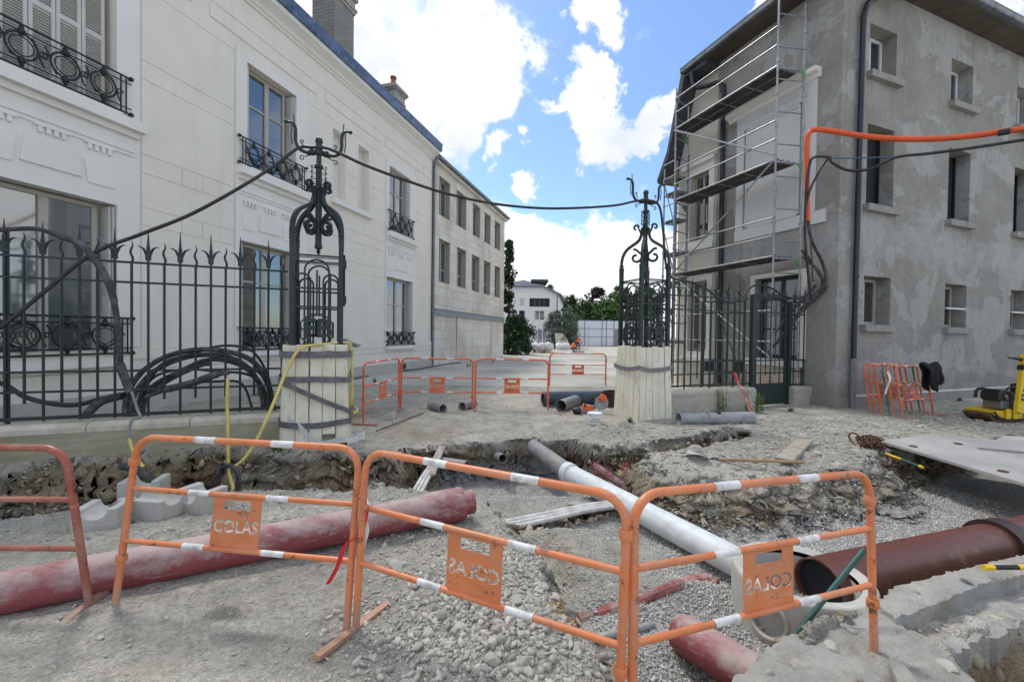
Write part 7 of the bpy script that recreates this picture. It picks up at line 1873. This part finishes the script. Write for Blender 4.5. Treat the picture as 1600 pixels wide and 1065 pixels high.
# broken concrete slabs at the near right
def broken_slab(name, label, cat, px, z, th, seed, rough=.03, jit=.016, grid=.05, mat='slab'):
    from mathutils.geometry import delaunay_2d_cdt
    rs = random.Random(seed); C_ = [atz(x, y, z) for x, y in px]; ring = []
    for i in range(len(C_)):
        a = C_[i]; b = C_[(i + 1) % len(C_)]; n = max(1, int((b - a).length / .04)); nn = Vector((-(b - a).y, (b - a).x, 0)).normalized()
        for k in range(n): p = a.lerp(b, k / n) + nn * rs.uniform(-jit, jit); ring.append(Vector((p.x, p.y)))
    k = len(ring); pts = list(ring); rt = [(p.x, p.y) for p in ring]
    x0 = min(p.x for p in ring); x1 = max(p.x for p in ring); y0 = min(p.y for p in ring); y1 = max(p.y for p in ring)
    X_, Y_ = np.meshgrid(np.arange(x0, x1, grid), np.arange(y0, y1, grid)); X_ = X_.ravel() + rng.uniform(-.015, .015, X_.size); Y_ = Y_.ravel() + rng.uniform(-.015, .015, Y_.size)
    m = sdist(rt, X_, Y_) > .02; pts += [Vector((float(x), float(y))) for x, y in zip(X_[m], Y_[m])]
    ov, oe, of, _1, _2, _3 = delaunay_2d_cdt(pts, [(i, (i + 1) % k) for i in range(k)], [list(range(k))], 1, 1e-5)
    xs_ = np.array([p.x for p in ov]); ys_ = np.array([p.y for p in ov]); zs = z + rough * (fbm(xs_ * 5, ys_ * 5, 4, seed) + .8 * fbm(xs_ * 18, ys_ * 18, 3, seed + 5)) - .02 * sst(.03, .0, sdist(rt, xs_, ys_))
    mb = MB(); mb.v = [(float(p.x), float(p.y), float(q)) for p, q in zip(ov, zs)]; mb.f = [tuple(f) for f in of]
    ed = {}
    for f in of:
        for a, b in zip(f, f[1:] + f[:1]): ed[(a, b)] = 1
    bd = [(a, b) for (a, b) in ed if (b, a) not in ed]; low = {}
    for a, b in bd:
        for v in (a, b):
            if v not in low:
                lv = []
                for q in (.3, .65, 1.0): mb.v.append((ov[v].x + rs.uniform(-.012, .012), ov[v].y + rs.uniform(-.012, .012), z - th * q)); lv.append(len(mb.v) - 1)
                low[v] = lv
        ca = [a] + low[a]; cb = [b] + low[b]
        for q in range(3): mb.f.append((cb[q], ca[q], ca[q + 1], cb[q + 1]))
    return tag(mb.build(name, M[mat], smooth=35), label, cat)
broken_slab('broken_slab', 'broken pale concrete slab at bottom right under the right barrier post', 'concrete slab', [(1128, 1075), (1165, 1035), (1232, 985), (1300, 962), (1368, 938), (1395, 962), (1452, 1002), (1530, 1062), (1560, 1110), (1120, 1110)], -.085, .30, 3)
broken_slab('broken_slab', 'straight edged concrete slab strip beside the brown pipe at the right edge', 'concrete slab', [(1372, 936), (1398, 912), (1470, 893), (1700, 838), (1700, 872), (1540, 906), (1440, 948), (1398, 962)], -.03, .26, 8, .014, .012)
broken_slab('broken_slab', 'narrow lower concrete ledge across the dark hole at bottom right', 'concrete slab', [(1478, 1030), (1700, 918), (1700, 935), (1500, 1040)], -.30, .10, 12, .006, .006, mat='low_wall_clean')
broken_slab('broken_slab', 'rubble faced concrete piece between the slab strip and the lower ledge', 'concrete slab', [(1432, 958), (1540, 915), (1700, 880), (1700, 925), (1560, 985), (1480, 1020), (1450, 1000)], -.17, .30, 15, .035, .02)
# old timber and kerb at bottom centre
a = atz(790, 968, .05); b = atz(900, 1070, .02); tag(MB().bar(a, b, .05, .06).build('old_timber', M['stonework']), 'old dark timber edge lying down the rubble heap at bottom centre', 'timber')

# ---- plants
def weed(px, py, h, label, seed, n=7):
    rs = random.Random(seed); p = atz(px, py); t = thing('weed', label, 'plant', tuple(p)); st = MB(); lf = MB()
    for i in range(n):
        q = p + Vector((rs.uniform(-.08, .08), rs.uniform(-.06, .06), -.02)); hh = h * rs.uniform(.55, 1); ln = Vector((rs.uniform(-.12, .12), rs.uniform(-.1, .1), 1))
        st.tube([q, q + ln * hh * .5, q + ln * hh], [.007, .005, .002], 5)
        for k in range(30):
            f = rs.uniform(.08, 1); c = q + ln * (hh * f); a = rs.uniform(0, 6.28); d = Vector((math.cos(a), math.sin(a), rs.uniform(.1, .7))).normalized(); s = (.085 * (1.15 - f * .6)) * rs.uniform(.7, 1.2); sd = d.cross(Vector((0, 0, 1))).normalized() * s * .16
            lf.add([c, c + d * s * .5 + sd, c + d * s, c + d * s * .5 - sd], [(0, 1, 2, 3)])
    st.build('stem', M['leaf_weed'], t); lf.build('foliage', M['leaf_weed'], t, fix=False)
weed(1130, 643, .80, 'tall green weed growing against the right low wall', 1, 6); weed(1167, 645, .62, 'green weed behind the leaning red level', 2, 5); weed(1186, 645, .62, 'bushy green weed at the end of the right low wall', 3, 8)
weed(1112, 648, .12, 'tiny weed at the foot of the right low wall', 4, 3); weed(983, 660, .12, 'tiny weed at the foot of the right casing', 5, 3); weed(1424, 628, .13, 'small weed at the foot of the cement wall', 6, 4); weed(1500, 626, .15, 'small weed by the cement wall near the yellow compactor', 7, 4)
weed(585, 597, .25, 'weed at the foot of the white house by the street barrier', 8, 4); weed(732, 573, .28, 'weed at the foot of the limestone wall', 9, 4); weed(770, 566, .22, 'small weed at the far foot of the limestone wall', 10, 3)
weed(1096, 590, .55, 'low green weed behind the right fence', 11, 5); weed(405, 618, .40, 'green weed behind the left fence under the cable loops', 12, 5); weed(432, 706, .16, 'small weed at the foot of the left casing', 13, 4); weed(1240, 642, .12, 'tiny weed at the foot of the short wall block', 14, 3)
# gravel bed behind the left fence
nb = 30; xs = np.linspace(-7.3, -.4, nb); mb = MB()
for i in range(nb):
    for j in range(6):
        d = -.24 - j * .45; p = P.pt(xs[i], 0, d); mb.v.append((p.x, p.y, .18 - .03 * j + .10 * float(fbm(np.array(xs[i] * 1.3), np.array(d * 2.), 3, 5)) ))
for i in range(nb - 1):
    for j in range(5): A = i * 6 + j; mb.f.append((A, A + 6, A + 7, A + 1))
tag(mb.build('gravel_bank', M['ground'], smooth=60), kind='structure')

for k_, (px_, py_, s_) in enumerate([(1300, 1010, .045), (1250, 1040, .05), (1330, 985, .03), (1480, 1040, .05), (1200, 1050, .03), (1440, 925, .04), (1510, 905, .035)]):
    p_ = atz(px_, py_, -.08 if k_ < 5 else -.02); stone(p_.x, p_.y, s_, .6, ground, -.085 if k_ < 5 else -.03)
# ---------------------------------------------------------------- plate compactor at the right edge
a = atz(1564, 657); a.z = 0; cp = thing('plate_compactor', 'yellow plate compactor with raised tow handle at the right edge', 'compactor', tuple(a))
X = (RF.u * .95 + RF.n * .25).normalized(); Y = Vector((-X.y, X.x, 0)); K = lambda x, y, z: a + X * x + Y * y + Vector((0, 0, z))
prof = [(-.62, .16), (-.56, .07), (-.44, .015), (-.3, .0), (.55, .0), (.62, .03), (.62, .06), (-.28, .06), (-.42, .08), (-.53, .13), (-.6, .20)]
MB().prism(prof, lambda x, z, y: K(x, y, z), -.24, .24).build('base_plate', M['rust_brown'], cp)
prof = [(-.56, .25), (-.5, .16), (-.40, .10), (-.26, .07), (.6, .07), (.6, .26), (-.05, .26)]
for y0, y1 in ((-.26, -.235), (.235, .26)): MB().prism(prof, lambda x, z, y: K(x, y, z), y0, y1).build('side_skirt', M['bright_yellow'], cp)
MB().prism([(-.55, .245), (-.5, .15), (-.40, .09), (-.26, .065), (.6, .065), (.6, .10), (-.24, .10), (-.38, .13), (-.47, .18), (-.52, .25)], lambda x, z, y: K(x, y, z), -.275, -.262).build('rubber_edge', M['black_plastic'], cp)
MB().prism([(-.5, .20), (.58, .20), (.58, .24), (-.5, .24)], lambda x, z, y: K(x, y, z), -.233, .233).build('deck', M['bright_yellow'], cp)
for x in (-.30, -.12): MB().prism([(x, .10), (x + .10, .10), (x + .10, .30), (x, .30)], lambda p, z, y: K(p, y, z), -.30, -.277).build('lug', M['bright_yellow'], cp)
mb = MB(); mb.obox(K(.05, .02, .36), X * .26, Y * .17, Vector((0, 0, .09))); bake_bevel(mb.build('engine_block', M['steel_grey'], cp), .02, 2)
mb = MB(); mb.obox(K(-.08, .02, .53), X * .20, Y * .18, Vector((0, 0, .10))); bake_bevel(mb.build('engine_hood', M['black_plastic'], cp), .05, 3)
for k in range(3): MB().obox(K(-.10 + .02 * k, -.165, .56 - .035 * k), X * .06, Y * .003, Vector((0, 0, .008))).build('hood_print', M['band'], cp)
MB().tube(catmull([K(-.36, -.2, .47), K(-.35, -.2, .60), K(-.27, -.2, .66), K(-.10, -.2, .62), K(-.06, -.2, .52), K(-.06, -.2, .28)], 6), .028, 10).build('roll_bar', M['black_plastic'], cp, smooth=60)
MB().tube(catmull([K(-.36, .2, .47), K(-.35, .2, .60), K(-.27, .2, .66), K(-.10, .2, .62), K(-.06, .2, .28)], 6), .028, 10).build('roll_bar', M['black_plastic'], cp, smooth=60)
MB().tube([K(-.27, -.2, .66), K(-.27, .2, .66)], .026, 10).build('cross_bar', M['black_plastic'], cp, smooth=60)
MB().tube(catmull([K(.0, -.05, .60), K(.08, -.05, .70), K(.22, -.05, .72), K(.30, -.05, .62)], 6), .02, 8).build('fuel_pipe', M['black_plastic'], cp, smooth=60)
mb = MB(); f0 = K(-.02, -.30, .22); f1 = K(.17, -.24, 1.12); mb.bar(f0, f1, .17, .09, tuple(Y)); hd_ = mb.build('handle_column', M['bright_yellow'], cp); bake_bevel(hd_, .015, 2)
dv = (f1 - f0).normalized(); 
for f, w, m_ in ((.36, .05, 'black_plastic'), (.52, .03, 'black_plastic'), (.62, .02, 'black_plastic')): MB().obox(f0.lerp(f1, f) - Y * .05, X * w, Y * .004, dv * (.07 if f < .4 else .03)).build('decal', M[m_], cp)
tmz = text_mesh('APF', .075, .002, 'decal_text'); tmz.materials.append(M['band']); o = link('decal_text', tmz, cp); o.location = f0.lerp(f1, .36) - Y * .058 - wloc(cp); o.rotation_mode = 'QUATERNION'; o.rotation_quaternion = Matrix((dv, -X, -Y)).transposed().to_quaternion() if False else Matrix((X, dv - X * dv.dot(X), -Y)).transposed().to_quaternion()
mb = MB(); mb.obox(f1 + dv * .03, X * .10, Y * .06, dv * .05); bake_bevel(mb.build('joint_block', M['black_plastic'], cp), .012, 2)
mb = MB(); mb.bar(f1 + dv * .07, f1 + dv * .30, .18, .12, tuple(Y)); bake_bevel(mb.build('handle_head', M['bright_yellow'], cp), .03, 2)
MB().tube([f1 + dv * .20 - X * .06, f1 + dv * .22 - X * .22, f1 + dv * .24 - X * .42], [.035, .03, .014], 10).build('grip', M['black_plastic'], cp, smooth=50)
MB().tube([K(.06, -.31, .36), K(.07, -.32, .10), K(.28, -.32, .08), K(.28, -.31, .26)], .012, 7, closed=True).build('lifting_ring', M['galv'], cp, smooth=50)
mb = MB(); mb.obox(K(.62, 0, .52), X * .16, Y * .2, Vector((0, 0, .26))); bake_bevel(mb.build('tank', M['black_plastic'], cp), .04, 2)

# ---------------------------------------------------------------- workers and goods at the far end
def skin_person(name, label, joints, edges, radii, root, mats, fmat):
    me = bpy.data.meshes.new(name); me.from_pydata(joints, edges, []); o = link(name, me)
    sk = o.modifiers.new('skin', 'SKIN'); sk.use_smooth_shade = True
    for i, r in enumerate(radii): me.skin_vertices[0].data[i].radius = (r, r) if not isinstance(r, tuple) else r
    me.skin_vertices[0].data[root].use_root = True
    sb = o.modifiers.new('sub', 'SUBSURF'); sb.levels = 1; sb.render_levels = 1
    bpy.context.view_layer.update(); dg = bpy.context.evaluated_depsgraph_get(); nm = bpy.data.meshes.new_from_object(o.evaluated_get(dg))
    bpy.data.objects.remove(o)
    for m_ in mats: nm.materials.append(m_)
    for p in nm.polygons: p.material_index = fmat(p.center)
    return nm
def worker(x, y, pose, label, rz):
    t = thing('person', label, 'person', (x, y, 0)); 
    if pose == 'stoop':
        J = [(0, 0, .92), (0, -.06, 1.08), (0, -.22, 1.24), (0, -.36, 1.32), (0, -.44, 1.36), (0, -.54, 1.38),
             (-.10, 0, .88), (-.13, -.02, .48), (-.14, .03, .08), (-.14, -.12, .04), (.10, 0, .88), (.13, -.02, .48), (.14, .03, .08), (.14, -.12, .04),
             (-.19, -.32, 1.27), (-.24, -.36, 1.0), (-.20, -.48, .78), (-.19, -.51, .69), (.19, -.32, 1.27), (.24, -.36, 1.0), (.20, -.48, .78), (.19, -.51, .69)]
    else:
        J = [(0, 0, .36), (0, -.06, .54), (0, -.14, .72), (0, -.20, .84), (0, -.23, .91), (0, -.28, .99),
             (-.11, 0, .36), (-.17, -.36, .50), (-.16, -.16, .08), (-.16, -.30, .04), (.11, 0, .36), (.17, -.36, .50), (.16, -.16, .08), (.16, -.30, .04),
             (-.20, -.18, .78), (-.25, -.30, .58), (-.16, -.50, .46), (-.13, -.55, .40), (.20, -.18, .78), (.25, -.30, .58), (.16, -.50, .46), (.13, -.55, .40)]
    E = [(0, 1), (1, 2), (2, 3), (3, 4), (4, 5), (0, 6), (6, 7), (7, 8), (8, 9), (0, 10), (10, 11), (11, 12), (12, 13), (2, 14), (14, 15), (15, 16), (16, 17), (2, 18), (18, 19), (19, 20), (20, 21)]
    Rd = [.15, .14, .16, .10, .06, .095, .09, .065, .045, .045, .09, .065, .045, .045, .065, .05, .038, .042, .065, .05, .038, .042]
    hz = J[1][2] - .06; nz_ = J[4][2]
    def fm(c): return 2 if (c.z > nz_ - .02 or (Vector(J[17]) - c).length < .07 or (Vector(J[21]) - c).length < .07) else (0 if c.z < hz else 1)
    me = skin_person('body', label, J, E, Rd, 0, [M['trousers'], M['hivis'], M['skin']], fm)
    link('body', me, t)
    J2 = J[0:4] + [J[14], J[18]]
    vm = skin_person('vest', label, [J2[0], J2[1], J2[2], J2[3]], [(0, 1), (1, 2), (2, 3)], [.16, .175, .20, .13], 0, [M['hivis'], M['band']], lambda c: 1 if abs(c.z - (J[1][2] + .02)) < .03 else 0); link('vest', vm, t)
    h = Vector(J[5]); mb = MB(); mb.lathe(h + Vector((0, 0, .02)), [(.135, 0), (.14, .015), (.115, .03), (.11, .08), (.07, .13), (.0, .145)], 14); mb.box(h.x - .07, h.x + .07, h.y - .18, h.y - .08, h.z + .02, h.z + .035); mb.build('helmet', M['white_plastic'], t, smooth=50)
    for s in (0, 1): q = Vector(J[9 if s == 0 else 13]); mb = MB(); mb.sphere(q + Vector((0, .03, 0)), .06, 8, (.8, 1.9, .75)); mb.build('boot', M['black_plastic'], t, smooth=60)
    t.rotation_euler = (0, 0, rz); return t
p = aty(903, 545, 46); worker(p.x, p.y, 'stoop', 'standing worker in orange top and white helmet bending forward', .15)
p = aty(893, 551, 42); worker(p.x, p.y, 'crouch', 'crouching worker in orange vest and white helmet', 1.9)
p = aty(898, 551, 43); mb = MB(); mb.box(p.x - .2, p.x + .9, p.y - .5, p.y + .3, 0, .10); tag(mb.build('slab_board', M['stonework']), 'dark board lying on the ground before the crouching worker', 'board')
def sack(px, w, h, label, Y=41, seed=0):
    rs = random.Random(seed); p = aty(px, 548, Y); t = thing('big_bag', label, 'sack', (p.x, p.y, .14)); bm = bmesh.new(); bmesh.ops.create_icosphere(bm, subdivisions=2, radius=.5)
    for v in bm.verts:
        n = v.co.normalized(); k = 1 + .14 * math.sin(7 * n.x + seed) * math.cos(6 * n.y + seed); k *= 1 + .10 * math.sin(13 * n.z + 5 * n.x + seed) ; v.co = Vector((n.x * w / 2 * k, n.y * w / 2 * k, max(-.02, n.z * .45 * h * k + h * .36)))
    me = bpy.data.meshes.new('sack_body'); bm.to_mesh(me); bm.free(); me.materials.append(M['big_bag']); me.shade_smooth(); link('sack_body', me, t)
    mb = MB()
    for s in (-1, 1): mb.tube([(p.x + s * w * .25, p.y, .14 + h * .85), (p.x + s * w * .2, p.y, .14 + h * 1.12), (p.x + s * w * .05, p.y, .14 + h * .9)], .03, 5)
    mb.build('strap', M['big_bag'], t)
sack(836, 1.1, 1.0, 'white bulk sack nearest the laurel bush', seed=1); sack(846, 1.0, 1.05, 'white bulk sack with loose straps left of the pallet end', seed=2); sack(856, 1.1, 1.15, 'peaked white bulk sack on the pallet', seed=3); sack(876, 1.2, .9, 'low white bulk sack left of the crouching worker', 46, 4); sack(884, .9, .9, 'white bulk sack just behind the crouching worker', 47, 5)
for i, px in enumerate((842, 854)):
    p = aty(px, 552, 39.5); t = thing('pallet', ['wooden pallet by the laurel bush', 'wooden pallet right of the first one, under the peaked sack'][i], 'pallet', (p.x, p.y, 0))
    for k in range(5): MB().box(p.x - .58 + .26 * k, p.x - .58 + .26 * k + .14, p.y - .4, p.y + .4, .12, .14).build('slat', M['pallet'], t)
    for k in range(3): MB().box(p.x - .58, p.x + .60, p.y - .4 + .35 * k, p.y - .3 + .35 * k, 0, .118).build('bearer', M['pallet'], t)
for i, px in enumerate((842, 845, 850, 853)):
    p = aty(px, 530, 44); mb = MB(); mb.tube([(p.x, p.y, 0), (p.x, p.y, 2.3 - .15 * (i % 2))], .07, 6); mb.lathe((p.x, p.y, .0), [(.25, 0), (.25, .7), (.12, .9)], 8); tag(mb.build('post_bundle', M['stonework'], smooth=40), ['leftmost dark post behind the white sacks', 'second dark post from the left behind the white sacks', 'third dark post from the left behind the white sacks', 'rightmost dark post behind the white sacks'][i], 'post', 'dark posts behind the sacks')
a = aty(882, 540, 50); mb = MB(); mb.box8([(a.x - .9, a.y, 0), (a.x + 1.0, a.y, 0), (a.x + 1.0, a.y + .15, 0), (a.x - .9, a.y + .15, 0), (a.x - 1.1, a.y + .6, 1.9), (a.x - .1, a.y + .6, 1.9), (a.x - .1, a.y + .75, 1.9), (a.x - 1.1, a.y + .75, 1.9)]); tag(mb.build('leaning_board', M['coping']), 'pinkish board leaning against the wire fence', 'board')
